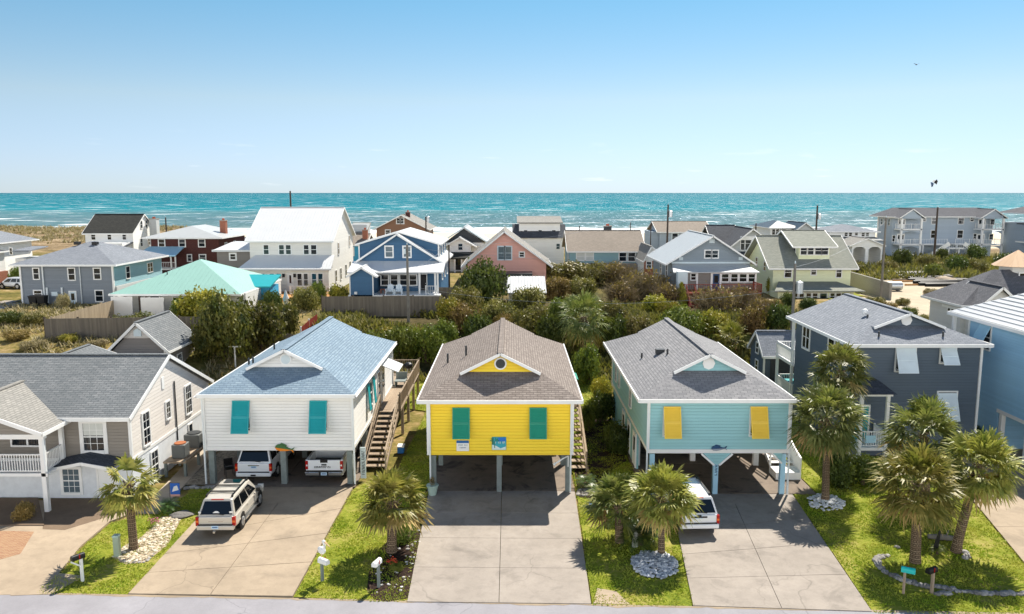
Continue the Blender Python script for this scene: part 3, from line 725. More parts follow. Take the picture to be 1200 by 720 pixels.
def dutch_roof(t, cx, a, y0, y1, ze, s, h, mat, wall, oh=.45, back=True, vent=True, ventmat=None, venttrim=None):
    """gable-on-hip roof, ridge along Y, a gablet with a round louvre at the front (and the back)"""
    zr = ze + s * a; b = a - h / s; g = h / s; zh = ze + h; yb0 = y0 + g; yb1 = y1 - g
    L0, L1 = (cx - a, y0, ze), (cx - b, yb0, zh); R0, R1 = (cx + a, y0, ze), (cx + b, yb0, zh)
    bo = b + .0; F = yb0 - oh; K = yb1 + oh if back else y1
    # the gablet rakes run a little past the hip
    gl = (cx - bo, F, zh + .02); gr = (cx + bo, F, zh + .02); top = (cx, F, zr)
    topb = (cx, K, zr)
    if back:
        Lb, Lb1 = (cx - a, y1, ze), (cx - b, yb1, zh); Rb, Rb1 = (cx + a, y1, ze), (cx + b, yb1, zh)
        left = [[L0, L1, Lb1, Lb]]; right = [[R0, Rb, Rb1, R1]]
    else:
        Lb, Lb1 = (cx - a, y1, ze), (cx - b, y1, zh); Rb, Rb1 = (cx + a, y1, ze), (cx + b, y1, zh)
        left = [[L0, L1, Lb1, Lb]]; right = [[R0, Rb, Rb1, R1]]
    mb = MB(); th = .13
    for q in ([L0, R0, R1, L1],): mb.slab(q, th)
    mb.slab([Lb, L0, L1, Lb1], th); mb.slab([R0, Rb, Rb1, R1], th)
    mb.slab([(cx - b, K, zh + .003), (cx - b, F, zh + .003), top, topb], th); mb.slab([(cx + b, F, zh + .003), (cx + b, K, zh + .003), topb, top], th)
    if back: mb.slab([Rb, Lb, Lb1, Rb1], th)
    r = mb.build('roof', mat, t)
    f = MB(); q = .03
    dz = Vector((0, 0, .07))
    for p1, p2 in (((cx - a, y0 - q, ze), (cx + a, y0 - q, ze)), ((cx - a - q, y0, ze), (cx - a - q, y1, ze)), ((cx + a + q, y0, ze), (cx + a + q, y1, ze))): f.beam(Vector(p1) - dz, Vector(p2) - dz, .07, .19)
    e = .14 * .5
    for sg in (-1, 1): f.beam(Vector((cx + sg * (b + .0), F - q, zh - .05)), Vector((cx, F - q, zr - .05)), .06, .15)
    f.build('fascia', venttrim or M['trim'], r)
    c = MB(); c.beam((cx, F, zr + .02), (cx, K, zr + .02), .3, .05); c.build('ridge_cap', mat, r)
    MB().prismY([(cx - b + .05, zh - .12), (cx + b - .05, zh - .12), (cx, zr - .16)], yb0 + .02, yb0 + .22).build('gable_wall', wall, t)
    if back: MB().prismY([(cx - b + .05, zh - .12), (cx + b - .05, zh - .12), (cx, zr - .16)], yb1 - .22, yb1 - .02).build('gable_wall', wall, t)
    if vent:
        zc = zh + (zr - zh) * .42
        v = MB(); v.disc((cx, yb0 + .02, zc), .34, (0, -1, 0), 8 if vent == 8 else 18, .05); vo = v.build('gable_vent', venttrim or M['trim'], t)
        MB().disc((cx, yb0 - .03, zc), .26, (0, -1, 0), 8 if vent == 8 else 18, .012).build('louvre', ventmat or M['trimblue'], vo)
    return r
def vents(t, pts, h=.4, mat=None):
    for x, y, z in pts: MB().tube((x, y, z - .2), (x, y, z + h), .06, n=8).build('vent_pipe', mat or M['vent'], t)
def walls(t, x0, x1, y0, y1, z0, z1, mat, name='wall'): return MB().box(x0, x1, y0, y1, z0, z1).build(name, mat, t)
def gable_body(t, x0, x1, y0, y1, z0, ze, zr, axis, mat, xr=None, ze2=None, name='wall'):
    ze2 = ze if ze2 is None else ze2
    if axis == 'Y':
        m = (x0 + x1) / 2 if xr is None else xr
        return MB().prismY([(x0, z0), (x1, z0), (x1, ze2), (m, zr), (x0, ze)], y0, y1).build(name, mat, t)
    m = (y0 + y1) / 2 if xr is None else xr
    return MB().prismX([(y0, z0), (y1, z0), (y1, ze2), (m, zr), (y0, ze)], x0, x1).build(name, mat, t)
def corners(t, pts, z0, z1, mat=None, w=.13):
    for x, y in pts: MB().box(x - w / 2, x + w / 2, y - w / 2, y + w / 2, z0, z1).build('corner_board', mat or M['trim'], t)
def chimney(t, x, y, z0, z1, w, mat, d=None):
    d = d or w; c = MB().box(x - w / 2, x + w / 2, y - d / 2, y + d / 2, z0, z1).build('chimney', mat, t)
    MB().box(x - w / 2 - .06, x + w / 2 + .06, y - d / 2 - .06, y + d / 2 + .06, z1, z1 + .12).build('chimney_cap', M['conc_grey'], c)
    MB().tube((x, y, z1 + .12), (x, y, z1 + .4), w * .22, n=8).build('flue', M['terra'], c)
def stair(t, x0, x1, ya, za, yb, zb, mat, n=None, wall=False, railmat=None, rail_sides=(0, 1), stringer=True, name='stairs', rh=.95):
    """straight flight along Y from (ya, za) up to (yb, zb), open risers"""
    n = n or max(2, round(abs(zb - za) / .19)); mb = MB(); dy = (yb - ya) / n; dz = (zb - za) / n
    for i in range(n): mb.box(x0 + .04, x1 - .04, ya + dy * i, ya + dy * (i + 1) * 1.0 + .02, za + dz * (i + 1) - .045, za + dz * (i + 1))
    st = mb.build(name, mat, t)
    s = MB()
    for x in (x0, x1): s.beam((x, ya, za + dz * .4), (x, yb, zb - .12), .05, .26)
    s.build('stringer', railmat or mat, st)
    if rail_sides:
        r = MB()
        for k in rail_sides:
            x = x0 if k == 0 else x1
            r.beam((x, ya, za + dz + rh), (x, yb, zb + rh), .1, .06); r.beam((x, ya, za + dz + .5), (x, yb, zb + .5), .04, .09)
            for q in (0, .5, 1):
                y = ya + (yb - ya) * q; z = za + dz + (zb - za - dz) * q; r.box(x - .045, x + .045, y - .045, y + .045, z - .35 if q else za, z + rh + .05)
        r.build('handrail', railmat or mat, st)
    return st
def downpipe(t, x, y, z0, z1, kick=0.0):
    mb = MB(); mb.box(x - .04, x + .04, y - .045, y + .045, z0, z1)
    return mb.build('downpipe', M['gut'], t)
# ------------------------------------------------------------------ front row of houses
def letters(n, w, h, seed):            # a run of illegible painted characters: short strokes as broken as the photograph shows them
    rd = random.Random(seed); mb = MB(); cw = w / n
    for i in range(n):
        x = -w / 2 + i * cw
        if rd.random() < .12: continue
        mb.box(x + cw * .12, x + cw * .32, -.006, .004, 0, h)
        if rd.random() < .7: mb.box(x + cw * .32, x + cw * .82, -.006, .004, h * .78, h)
        if rd.random() < .6: mb.box(x + cw * .32, x + cw * .7, -.006, .004, h * .40, h * .58)
        if rd.random() < .6: mb.box(x + cw * .66, x + cw * .84, -.006, .004, 0, h * (.5 if rd.random() < .5 else 1))
    return mb

def stilt_house(name, label, cx, a, wx0, wx1, wy0, wy1, zf, zw, y0, y1, ze, wall, roof, s=.5, h=1.06, **k):
    t = thing(name, label, 'house', (cx, wy0, 0))
    walls(t, wx0, wx1, wy0, wy1, zf, zw, wall)
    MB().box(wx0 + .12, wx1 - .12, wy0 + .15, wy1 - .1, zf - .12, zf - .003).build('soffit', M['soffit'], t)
    f = MB(); f.box(wx0 - .02, wx1 + .02, wy0 - .03, wy0 - .002, zf - .05, zf + .16); f.box(wx1 + .002, wx1 + .03, wy0, wy1, zf - .05, zf + .16); f.box(wx0 - .03, wx0 - .002, wy0, wy1, zf - .05, zf + .16)
    f.build('skirt_board', wall if k.get('skirt') is None else k['skirt'], t)
    corners(t, [(wx0 - .01, wy0 - .01), (wx1 + .01, wy0 - .01), (wx1 + .01, wy1 + .01), (wx0 - .01, wy1 + .01)], zf - .04, zw + .02, k.get('cornermat'))
    MB().box(wx0 - .35, wx1 + .35, wy0 - .4, wy1 + .35, zw, zw + .05).build('eave_soffit', M['trim'], t)
    dutch_roof(t, cx, a, y0, y1, ze, s, h, roof, wall, vent=k.get('vent', True), ventmat=k.get('ventmat'), oh=.32)
    return t

# --- yellow house
yh = stilt_house('yellow_house', 'bright yellow raised house on pilings with two green shutters and brown roof', -.63, 4.3, -4.45, 3.2, 40.8, 55.4, 2.2, 5.12, 40.3, 56, 5.25, M['yellow'], M['sh_brown'], ventmat=M['vent'])
for x in (-4.2, -.69, 3.0):
    for y in (41.0, 45.2, 50, 55):
        MB().box(x - .13, x + .13, y - .13, y + .13, .04, 2.09).build('piling', M['pile'], yh)
for x in (-2.69, 1.38): shutter(yh, 'F', 40.8, x, 3.1, .92, 1.66, .22, M['green_sh'])
downpipe(yh, -4.36, 40.74, .1, 5.1); downpipe(yh, 3.13, 40.74, .1, 5.1)
vents(yh, [(-3.9, 47.2, 5.95), (-2.75, 46.6, 6.55)])
# flight of stairs and rear landing on the right side
stair(yh, 3.38, 4.3, 44.1, .05, 50.4, 2.2, M['deck'], railmat=M['deck'], rail_sides=(1,))
MB().box(3.3, 4.4, 50.4, 53.2, 2.05, 2.2).build('landing', M['deck'], yh)
rail(yh, [(4.35, 50.5), (4.35, 53.15), (3.35, 53.15)], 2.2, mat=M['deck'])
MB().hexa([(3.22, 49.6, 4.55), (4.25, 49.6, 4.12), (4.25, 51.4, 4.12), (3.22, 51.4, 4.55)], [(3.22, 49.6, 4.6), (4.25, 49.6, 4.17), (4.25, 51.4, 4.17), (3.22, 51.4, 4.6)]).build('door_awning', M['green_sh'], yh)
door(yh, 'R', 3.2, 50.9, 2.22)
window(yh, 'R', 3.2, 46.0, 3.2, .9, 1.4); window(yh, 'L', -4.45, 45, 3.2, .9, 1.4); window(yh, 'L', -4.45, 50, 3.2, .9, 1.4)
sg = thing('notice_sign', 'white notice board with a blue header on the yellow wall under the first green shutter', 'sign', (-2.62, 40.77, 2.38))
MB().box(-2.95, -2.29, 40.73, 40.79, 2.38, 2.96).build('board', M['trim'], sg)
_hb = MB().box(-2.95, -2.29, 40.722, 40.7295, 2.82, 2.96); _hb.build('header', plain('sign_blue', '#1d5f9e', .5), sg)
_lt = letters(9, .62, .06, 3); _m = MB(); _m.v = [(x * .8 - 2.62, y + 40.724, z + 2.68) for x, y, z in _lt.v]; _m.f = _lt.f; _m.build('lettering', plain('sign_ink', '#6b8196', .6), sg)
_lt = letters(7, .45, .06, 5); _m = MB(); _m.v = [(x * .8 - 2.62, y + 40.724, z + 2.54) for x, y, z in _lt.v]; _m.f = _lt.f; _m.build('lettering', bpy.data.materials['sign_ink'], sg)
_sx, _sz = -.69, 2.44
tp = thing('picture_sign', 'square teal picture sign of a palm by water centred on the yellow wall', 'sign', (_sx, 40.77, _sz))
M['s_teal'] = plain('sign_teal', '#2f9fb0', .5); M['s_blue'] = plain('sign_deep_blue', '#1f6fc0', .5); M['s_green'] = plain('sign_palm_green', '#146b50', .5); M['s_sand'] = plain('sign_sand', '#cfe0da', .5)
MB().box(_sx - .5, _sx + .5, 40.74, 40.79, _sz, _sz + .93).build('board', M['s_teal'], tp)
MB().box(_sx - .05, _sx + .47, 40.731, 40.739, _sz + .62, _sz + .9).build('sky_panel', M['s_blue'], tp)
MB().poly([(_sx - .48, 40.7305, _sz + .02), (_sx + .48, 40.7305, _sz + .02), (_sx + .48, 40.7305, _sz + .26), (_sx + .1, 40.7305, _sz + .12), (_sx - .2, 40.7305, _sz + .3), (_sx - .48, 40.7305, _sz + .38)]).build('sand_panel', M['s_sand'], tp)
_pm = MB()
for k in range(6):
    an = .2 + k * .55; _pm.poly([(_sx - .3, 40.729, _sz + .62), (_sx - .3 + .3 * math.cos(an) - .04, 40.729, _sz + .62 + .26 * math.sin(an) + .05), (_sx - .3 + .34 * math.cos(an), 40.729, _sz + .6 + .26 * math.sin(an))])
_pm.box(_sx - .33, _sx - .28, 40.728, 40.734, _sz + .15, _sz + .62); _pm.box(_sx - .49, _sx - .38, 40.728, 40.734, _sz + .4, _sz + .9); _pm.build('palm_emblem', M['s_green'], tp)
_lt = letters(7, .7, .16, 8); _m = MB(); _m.v = [(x + _sx + .08, y + 40.7235, z + _sz + .46) for x, y, z in _lt.v]; _m.f = _lt.f; _m.build('lettering', M['s_sand'], tp)
for _o in tp.children: _o.scale = (.76, 1, .76)

# --- white house
wh = stilt_house('white_house', 'white raised house with slate blue hip roof and two teal shutters', -12.72, 4.25, -16.8, -8.72, 42, 56.5, 2.05, 5.08, 41.6, 57, 5.22, M['cream'], M['sh_blue'], skirt=M['trim'])
for x in (-16.55, -12.6, -8.95):
    for y in (42.2, 46.6, 51.4, 56.2): MB().box(x - .15, x + .15, y - .15, y + .15, .04, 1.94).build('piling', M['pile'], wh)
for x in (-14.72, -10.52): shutter(wh, 'F', 42, x, 3.1, .95, 1.72, .5, M['teal_sh']); window(wh, 'F', 42, x, 3.15, .8, 1.5)
downpipe(wh, -16.86, 41.94, .1, 5.0); downpipe(wh, -8.66, 41.94, .1, 5.0)
vents(wh, [(-15.0, 49.2, 6.1), (-15.6, 46.1, 5.85), (-15.05, 45.2, 6.1)], .45)
shutter(wh, 'R', -8.72, 46.6, 3.0, .6, 1.6, .12, M['teal_sh']); shutter(wh, 'R', -8.72, 48.4, 3.0, .6, 1.6, .12, M['teal_sh']); window(wh, 'R', -8.72, 47.5, 3.1, 1.0, 1.4)
door(wh, 'R', -8.72, 52.2, 2.12); window(wh, 'R', -8.72, 50.6, 3.0, .8, 1.4)
MB().hexa([(-8.70, 51.2, 4.75), (-7.5, 51.2, 4.25), (-7.5, 53.6, 4.25), (-8.70, 53.6, 4.75)], [(-8.70, 51.2, 4.8), (-7.5, 51.2, 4.3), (-7.5, 53.6, 4.3), (-8.70, 53.6, 4.8)]).build('door_awning', M['mt_white'], wh)
stair(wh, -8.55, -7.35, 44.4, .05, 50.0, 2.08, M['deck'], railmat=M['deck'], rail_sides=(0, 1))
dk = MB(); dk.box(-8.70, -7.2, 50.0, 60.5, 1.95, 2.09); dk.box(-12, -7.2, 57.3, 60.5, 1.955, 2.085); dk.build('deck', M['deck'], wh)
rail(wh, [(-7.25, 50.05), (-7.25, 53.5), (-7.25, 57), (-7.25, 60.4), (-11.9, 60.4)], 2.09, 1.05, M['deck'], .15)
for y in (51.5, 54.5, 57.5, 60.3): MB().box(-7.42, -7.24, y - .09, y + .09, 0, 1.95).build('deck_post', M['deck'], wh)
bn = thing('deck_bench', 'grey wooden bench on the side deck of the white house', 'bench', (-8.15, 56.3, 2.09))
MB().box(-8.5, -7.7, 55.9, 56.9, 2.47, 2.53).build('seat', M['pile'], bn); MB().box(-8.5, -7.7, 56.88, 56.95, 2.53, 3.0).build('backrest', M['pile'], bn)
for x in (-8.44, -7.76): MB().box(x - .04, x + .04, 55.95, 56.85, 2.09, 2.47).build('leg', M['pile'], bn)
gr = thing('barbecue_grill', 'black kettle grill on the rear deck of the white house', 'grill', (-7.9, 59.3, 2.09))
MB().blob((-7.9, 59.3, 2.95), (.33, .33, .26), 2, 2, 0).build('bowl', M['black'], gr)
for a in (0, 2.1, 4.2): MB().tube((-7.9 + .12 * math.cos(a), 59.3 + .12 * math.sin(a), 2.8), (-7.9 + .3 * math.cos(a), 59.3 + .3 * math.sin(a), 2.09), .018, n=6).build('leg', M['alu'], gr)
# carved fish on the beam
def fish(name, label, x, y, z, L, hgt, top, belly, tilt=-.15, deep=.07):
    t = thing(name, label, 'sign', (x, y, z)); c, s = math.cos(tilt), math.sin(tilt)
    def w(pts): return [(x + px * c - pz * s, z + px * s + pz * c) for px, pz in pts]
    up = [(L * u, hgt * v) for u, v in ((-.5, 0), (-.47, .28), (-.38, .46), (-.2, .5), (0, .36), (.2, .16), (.34, .07), (.5, .38), (.43, .0))]
    lo = [(L * u, hgt * v) for u, v in ((.43, 0), (.5, -.36), (.34, -.06), (.1, -.26), (-.2, -.38), (-.4, -.3), (-.5, 0))]
    MB().prismY(list(reversed(w(up))), y - deep, y).build('back', top, t); MB().prismY(list(reversed(w(lo))), y - deep - .004, y).build('belly', belly, t)
    fn = MB().prismY(list(reversed(w([(L * -.32, hgt * .44), (L * -.2, hgt * .72), (L * .1, hgt * .5), (L * .05, hgt * .3)]))), y - .03, y - .003); fn.build('fin', top, t); return t
fish('fish_carving', 'orange and green carved fish on the white house beam above the carport', -12.45, 41.94, 2.12, 1.05, .42, M['mahi_green'], M['orange'])

# --- aqua house
ah = stilt_house('aqua_house', 'aqua raised house with grey roof and two yellow shutters', 10.66, 4.06, 7.2, 14.58, 40.5, 55.4, 2.4, 5.25, 40, 56, 5.38, M['aqua'], M['sh_grey'], ventmat=M['trim'], skirt=M['trim'], vent=8)
for x in (8.4, 12.95): shutter(ah, 'F', 40.5, x, 3.3, .9, 1.6, .5, M['gold_sh']); window(ah, 'F', 40.5, x, 3.35, .75, 1.4)
for x, y in ((7.45, 40.7), (10.85, 40.7), (14.42, 40.7)):
    MB().box(x - .13, x + .13, y - .13, y + .13, .04, 2.28).build('piling', M['aqua_sh'], ah)
for x, y in ((7.4, 45.2), (10.85, 46), (14.4, 45.2), (7.4, 50), (10.85, 51), (14.4, 50), (7.4, 55.1), (14.4, 55.1)): MB().box(x - .15, x + .15, y - .15, y + .15, .04, 2.28).build('piling', M['trim'], ah)
MB().prismY([(10.1, 2.36), (10.72, 1.75), (10.98, 1.75), (11.6, 2.36)], 40.47, 40.56).build('bracket', M['aqua'], ah)
_b = MB(); _b.beam((10.03, 40.46, 2.32), (10.72, 40.46, 1.70), .06, .1); _b.beam((11.67, 40.46, 2.32), (10.98, 40.46, 1.70), .06, .1); _b.beam((13.75, 40.46, 2.32), (14.3, 40.46, 1.8), .06, .1); _b.build('bracket_trim', M['trim'], ah)
MB().prismY([(13.8, 2.36), (14.3, 1.86), (14.3, 2.36)], 40.48, 40.55).build('bracket', M['aqua'], ah)
_lt = letters(6, .95, .13, 13); _m = MB(); _m.v = [(10.85 + z - .06, y + 40.566, 1.55 + x) for x, y, z in _lt.v]; _m.f = _lt.f; _m.build('lettering', M['fish_blue'], ah)
fish('fish_carving', 'dark blue carved fish on the aqua wall above the middle post', 10.95, 40.47, 2.62, .82, .3, M['fish_blue'], M['fish_grey'], .05)
downpipe(ah, 7.14, 40.44, .1, 5.2); downpipe(ah, 14.66, 40.44, .1, 5.2)
vents(ah, [(7.9, 47.4, 5.95), (9.1, 45.6, 6.55)], .4); MB().box(8.6, 9.1, 46.4, 46.8, 6.45, 6.75).build('roof_vent', M['vent'], ah)
for y, w in ((53.5, .7), (51.8, .5), (46.8, .7)): window(ah, 'L', 7.2, y, 3.2, w, 1.4, 'grid')
walls(ah, 7.22, 7.36, 44.5, 55.0, .04, 2.28, M['aqua'], 'lower_wall')
for y in (45.0, 47.2, 49.6): door(ah, 'L', 7.22, y, .1, .85, 1.95)
window(ah, 'R', 14.58, 46, 3.2, .9, 1.4); window(ah, 'R', 14.58, 51, 3.2, .9, 1.4)
stair(ah, 14.85, 16.2, 43.9, .45, 48.4, 2.4, M['trim'], railmat=M['trim'], rail_sides=(0,))
MB().prismX([(42.9, .05), (43.9, .05), (48.4, 1.9), (48.4, 3.3), (43.9, 1.5), (42.9, 1.25)], 16.2, 16.28).build('stair_side_wall', M['trim'], ah)
MB().box(14.8, 16.2, 42.7, 43.9, .04, .46).build('landing', M['trim'], ah); MB().box(14.62, 16.28, 48.4, 51, 2.26, 2.4).build('landing', M['trim'], ah)
rail(ah, [(16.24, 48.5), (16.24, 51)], 2.4); door(ah, 'R', 14.58, 49.6, 2.42)

# --- tan house at the left edge
lh = thing('tan_gabled_house', 'greige two storey house with white lower level and broad grey gable roof', 'house', (-24, 40.2, 0))
gable_body(lh, -45, -20.0, 40.2, 51.0, 2.1, 4.42, 6.55, 'X', M['greige'], xr=45, ze2=3.72)
MB().box(-45.05, -19.95, 40.12, 51.05, 0, 2.098).build('lower_wall', M['stucco'], lh)
gable_roof(lh, -46, -19.82, 39.85, 51.4, 4.45, 6.75, 'X', M['sh_green'], xr=45, ze2=3.68)
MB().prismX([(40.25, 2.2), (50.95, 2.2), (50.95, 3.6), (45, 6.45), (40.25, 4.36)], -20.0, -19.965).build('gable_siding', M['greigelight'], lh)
MB().box(-20.06, -19.93, 40.12, 40.26, 2.2, 4.36).build('corner_board', M['trim'], lh)

_b = MB(); _b.box(-45, -19.93, 40.09, 40.14, 2.02, 2.2); _b.box(-19.96, -19.92, 40.12, 51.06, 2.02, 2.2); _b.build('belt_board', M['trim'], lh)
window(lh, 'F', 40.2, -21.92, 2.62, 1.05, 1.45, 'six', tw=.2, blind=.45); window(lh, 'F', 40.12, -21.8 - 1.42, .35, .85, 1.25, 'six', tw=.15, pane=M['glass2'])
door(lh, 'F', 40.12, -21.3, .1, .95, 1.95, glazed=False)
window(lh, 'R', -19.965, 41.9, 2.4, .75, 1.75, 'six'); window(lh, 'R', -19.965, 44.7, 3.05, .5, .95, 'grid'); window(lh, 'R', -19.965, 47.6, 2.55, .8, 1.7, 'six'); window(lh, 'R', -19.95, 42.6, .15, .75, 1.6, 'six'); window(lh, 'R', -19.95, 47.6, 1.1, .5, .7, 'plain')
MB().box(-20.0, -19.93, 44.1, 44.4, 4.9, 5.6).build('gable_vent', M['trim'], lh); MB().tube((-19.92, 45.7, 1.4), (-19.92, 45.7, 5.0), .04).build('downpipe', M['vent'], lh)
hd = MB(); hd.hexa([(-23.75, 39.1, 1.9), (-22.1, 39.1, 2.25), (-22.1, 40.1, 2.45), (-23.75, 40.1, 2.1)], [(-23.75, 39.1, 2.0), (-22.1, 39.1, 2.35), (-22.1, 40.1, 2.55), (-23.75, 40.1, 2.2)])
hd.hexa([(-22.1, 39.1, 2.25), (-20.2, 39.1, 1.9), (-20.2, 40.1, 2.1), (-22.1, 40.1, 2.45)], [(-22.1, 39.1, 2.35), (-20.2, 39.1, 2.0), (-20.2, 40.1, 2.2), (-22.1, 40.1, 2.55)])
ho = hd.build('entry_hood', M['sh_char'], lh); _b = MB(); _b.beam((-23.78, 39.07, 1.9), (-22.1, 39.07, 2.25), .05, .16); _b.beam((-22.1, 39.07, 2.25), (-20.17, 39.07, 1.9), .05, .16); _b.build('hood_trim', M['trim'], ho)
# porch
MB().box(-31, -23.3, 38.2, 40.12, 1.9, 2.06).build('porch_deck', M['trim'], lh)
gable_roof(lh, -30.9, -23.1, 37.7, 43.0, 4.3, 5.72, 'Y', M['sh_pale'], name='porch_roof')
MB().prismY([(-30.6, 4.1), (-23.4, 4.1), (-27, 5.45)], 38.1, 38.25).build('porch_gable', M['greige'], lh)
MB().box(-30.8, -23.25, 38.05, 38.3, 3.88, 4.12).build('porch_beam', M['trim'], lh)
for x in (-23.5, -27.2, -30.7): MB().box(x - .11, x + .11, 38.2, 38.42, 0, 3.9).build('post', M['trim'], lh)
MB().box(-23.6, -23.4, 39.9, 40.1, 2.0, 4.1).build('post', M['trim'], lh)
rail(lh, [(-30.7, 38.3), (-27.2, 38.3), (-23.5, 38.3), (-23.5, 40.0)], 2.06, .95)
window(lh, 'F', 40.2, -25.4, 2.9, 1.6, .95, 'twin'); window(lh, 'F', 40.2, -28.5, 2.9, 1.6, .95, 'twin'); MB().box(-26.0, -25.3, 40.05, 40.13, 1.3, 1.5).build('crawl_vent', M['vent'], lh)
downpipe(lh, -23.3, 38.1, 2.2, 4.2)
# annex and gabled shed behind it
ax = thing('annex', 'low grey roofed annex behind the big grey gable roof', 'annex', (-31, 51.2, 0))
walls(ax, -35, -27.2, 51.6, 57.0, 0, 3.55, M['greige']); gable_roof(ax, -35.3, -26.9, 51.5, 57.4, 3.5, 4.95, 'Y', M['sh_green']); 
sh = thing('gabled_shed', 'grey gabled shed behind the tan house near the long fence', 'shed', (-29.7, 62, 0))
gable_body(sh, -31.8, -27.7, 62.2, 67.8, 0, 3.6, 5.65, 'Y', M['taupe']); gable_roof(sh, -32.25, -27.3, 61.9, 68.1, 3.5, 5.85, 'Y', M['sh_green'])
MB().prismY([(-31.0, 4.55), (-28.5, 4.55), (-29.75, 5.62)], 62.14, 62.2).build('gable_panel', M['greigelight'], sh); MB().prismY([(-30.05, 4.7), (-29.45, 4.7), (-29.45, 5.15), (-29.75, 5.35), (-30.05, 5.15)], 62.06, 62.14).build('gable_vent', M['trimblue'], sh)
walls(sh, -33.5, -27.75, 60.9, 62.15, 0, 3.3, M['trim'], 'lean_to'); window(sh, 'R', -27.7, 64.8, 1.4, .8, 1.3, 'six'); corners(sh, [(-27.7, 67.8), (-27.7, 62.2)], 0, 3.5)
# condensers on a timber stand
st = thing('condenser_stand', 'pale timber stand holding two air conditioners beside the tan house', 'stand', (-19.1, 45, 0))
MB().box(-19.75, -18.45, 43.2, 47.2, .82, .92).build('platform', M['deck'], st)
for x in (-19.65, -18.55):
    for y in (43.3, 45.2, 47.1): MB().box(x - .07, x + .07, y - .07, y + .07, 0, .82 if x < -19 else 1.0).build('leg', M['pile'], st)
MB().box(-18.5, -18.44, 43.2, 47.2, .9, 1.0).build('rail', M['deck'], st)
for i, (y, mt, w_, lb) in enumerate(((44.1, 'rust', .38, 'small condenser with a rusty round top, nearer one on the timber stand'), (46.1, 'vent', .46, 'larger grey condenser with a dark fan top, farther one on the timber stand'))):
    u = thing('air_conditioner', lb, 'air conditioner', (-19.1, y, .92), group='air conditioners on the stand')
    MB().box(-19.1 - w_, -19.1 + w_, y - w_, y + w_, .92, 1.72).build('casing', M['acgrey'], u, bevel=.05)
    MB().disc((-19.1, y, 1.72), w_ * .85, (0, 0, 1), 18, .05).build('fan_grille', M[mt], u)

# --- grey house with white shutters, right of the aqua house
fh = thing('slate_house', 'dark slate grey two storey house with white shutters behind the palms', 'house', (24.5, 47, 0))
walls(fh, 20.7, 28.3, 47, 57, 0, 6.9, M['navy'])
dutch_roof(fh, 24.5, 4.25, 46.6, 57.8, 7.0, .39, .8, M['sh_slate'], M['navy'], vent=8, ventmat=M['trim'], back=False)
MB().prismY([(20.8, 6.85), (28.2, 6.85), (24.5, 8.4)], 56.9, 57.1).build('gable_wall', M['navy'], fh)
MB().box(20.4, 28.6, 46.75, 57.5, 6.84, 6.89).build('eave_soffit', M['trim'], fh)
corners(fh, [(20.68, 46.98), (28.32, 46.98)], 0, 6.85)
for (x, z, w_, h_) in ((23.75, 5.35, 1.1, 1.5), (26.3, 5.85, .85, 1.0), (26.45, 2.4, 1.1, 1.6)): window(fh, 'F', 47, x, z, w_, h_); shutter(fh, 'F', 47, x - .05, z - .05, w_ + .1, h_, .6, M['white_sh'])
vents(fh, [(22.3, 47.5, 7.3), (26.2, 47.5, 7.3), (22.9, 50.5, 7.9)], .35); MB().blob((22.95, 51.0, 8.35), .2, 1, 2, 0).build('round_vent', M['trim'], fh)
window(fh, 'L', 20.7, 54.9, 5.2, 1.2, 1.5, 'twin', tw=.14); window(fh, 'L', 20.7, 50.5, 5.2, .9, 1.4)
# entrance porch
MB().box(20.5, 22.2, 45.3, 46.97, .88, 1.06).build('porch_deck', M['trim'], fh); MB().box(20.4, 22.3, 45.2, 46.97, 4.2, 4.36).build('porch_beam', M['trim'], fh)
MB().hexa([(20.2, 45.0, 4.36), (22.45, 45.0, 4.36), (22.45, 46.97, 4.36), (20.2, 46.97, 4.36)], [(20.75, 46.2, 4.9), (21.9, 46.2, 4.9), (21.9, 46.97, 4.9), (20.75, 46.97, 4.9)]).build('porch_roof', M['sh_char'], fh)
for x in (20.58, 22.12): MB().box(x - .09, x + .09, 45.32, 45.5, 0, 4.2).build('post', M['trim'], fh)
rail(fh, [(20.58, 45.41), (22.12, 45.41), (22.12, 46.9)], 1.06, .95); door(fh, 'F', 47, 21.25, 1.08, .95, 2.05, mat=M['teal_sh'], glazed=False)
MB().box(20.9, 21.5, 45.30, 45.33, 1.35, 1.8).build('porch_sign', M['aqua_sh'], fh)
# rear balconies
for z in (3.55, .95):
    MB().box(20.6, 28.3, 57.1, 60.8, z - .2, z).build('balcony_floor', M['trim'], fh)
    rail(fh, [(20.68, 57.15), (20.68, 60.7), (24.5, 60.7), (28.2, 60.7)], z, 1.0)
for x in (20.7, 24.5, 28.2):
    for y in (57.5, 60.7): MB().box(x - .09, x + .09, y - .09, y + .09, 0, 6.75 if y < 58 else 4.5).build('post', M['trim'], fh)
MB().box(20.6, 20.8, 57.3, 60.8, 6.0 - 1.65, 6.15 - 1.65).build('balcony_beam', M['trim'], fh)
sp = thing('storage_chest', 'turquoise storage chest on the rear lower balcony of the slate house', 'chest', (21.6, 60, .95)); MB().box(21.1, 22.3, 59.6, 60.3, .95, 1.6).build('chest', M['teal_sh'], sp, bevel=.03); MB().box(21.06, 22.34, 59.56, 60.34, 1.6, 1.68).build('lid', M['teal_sh'], sp)

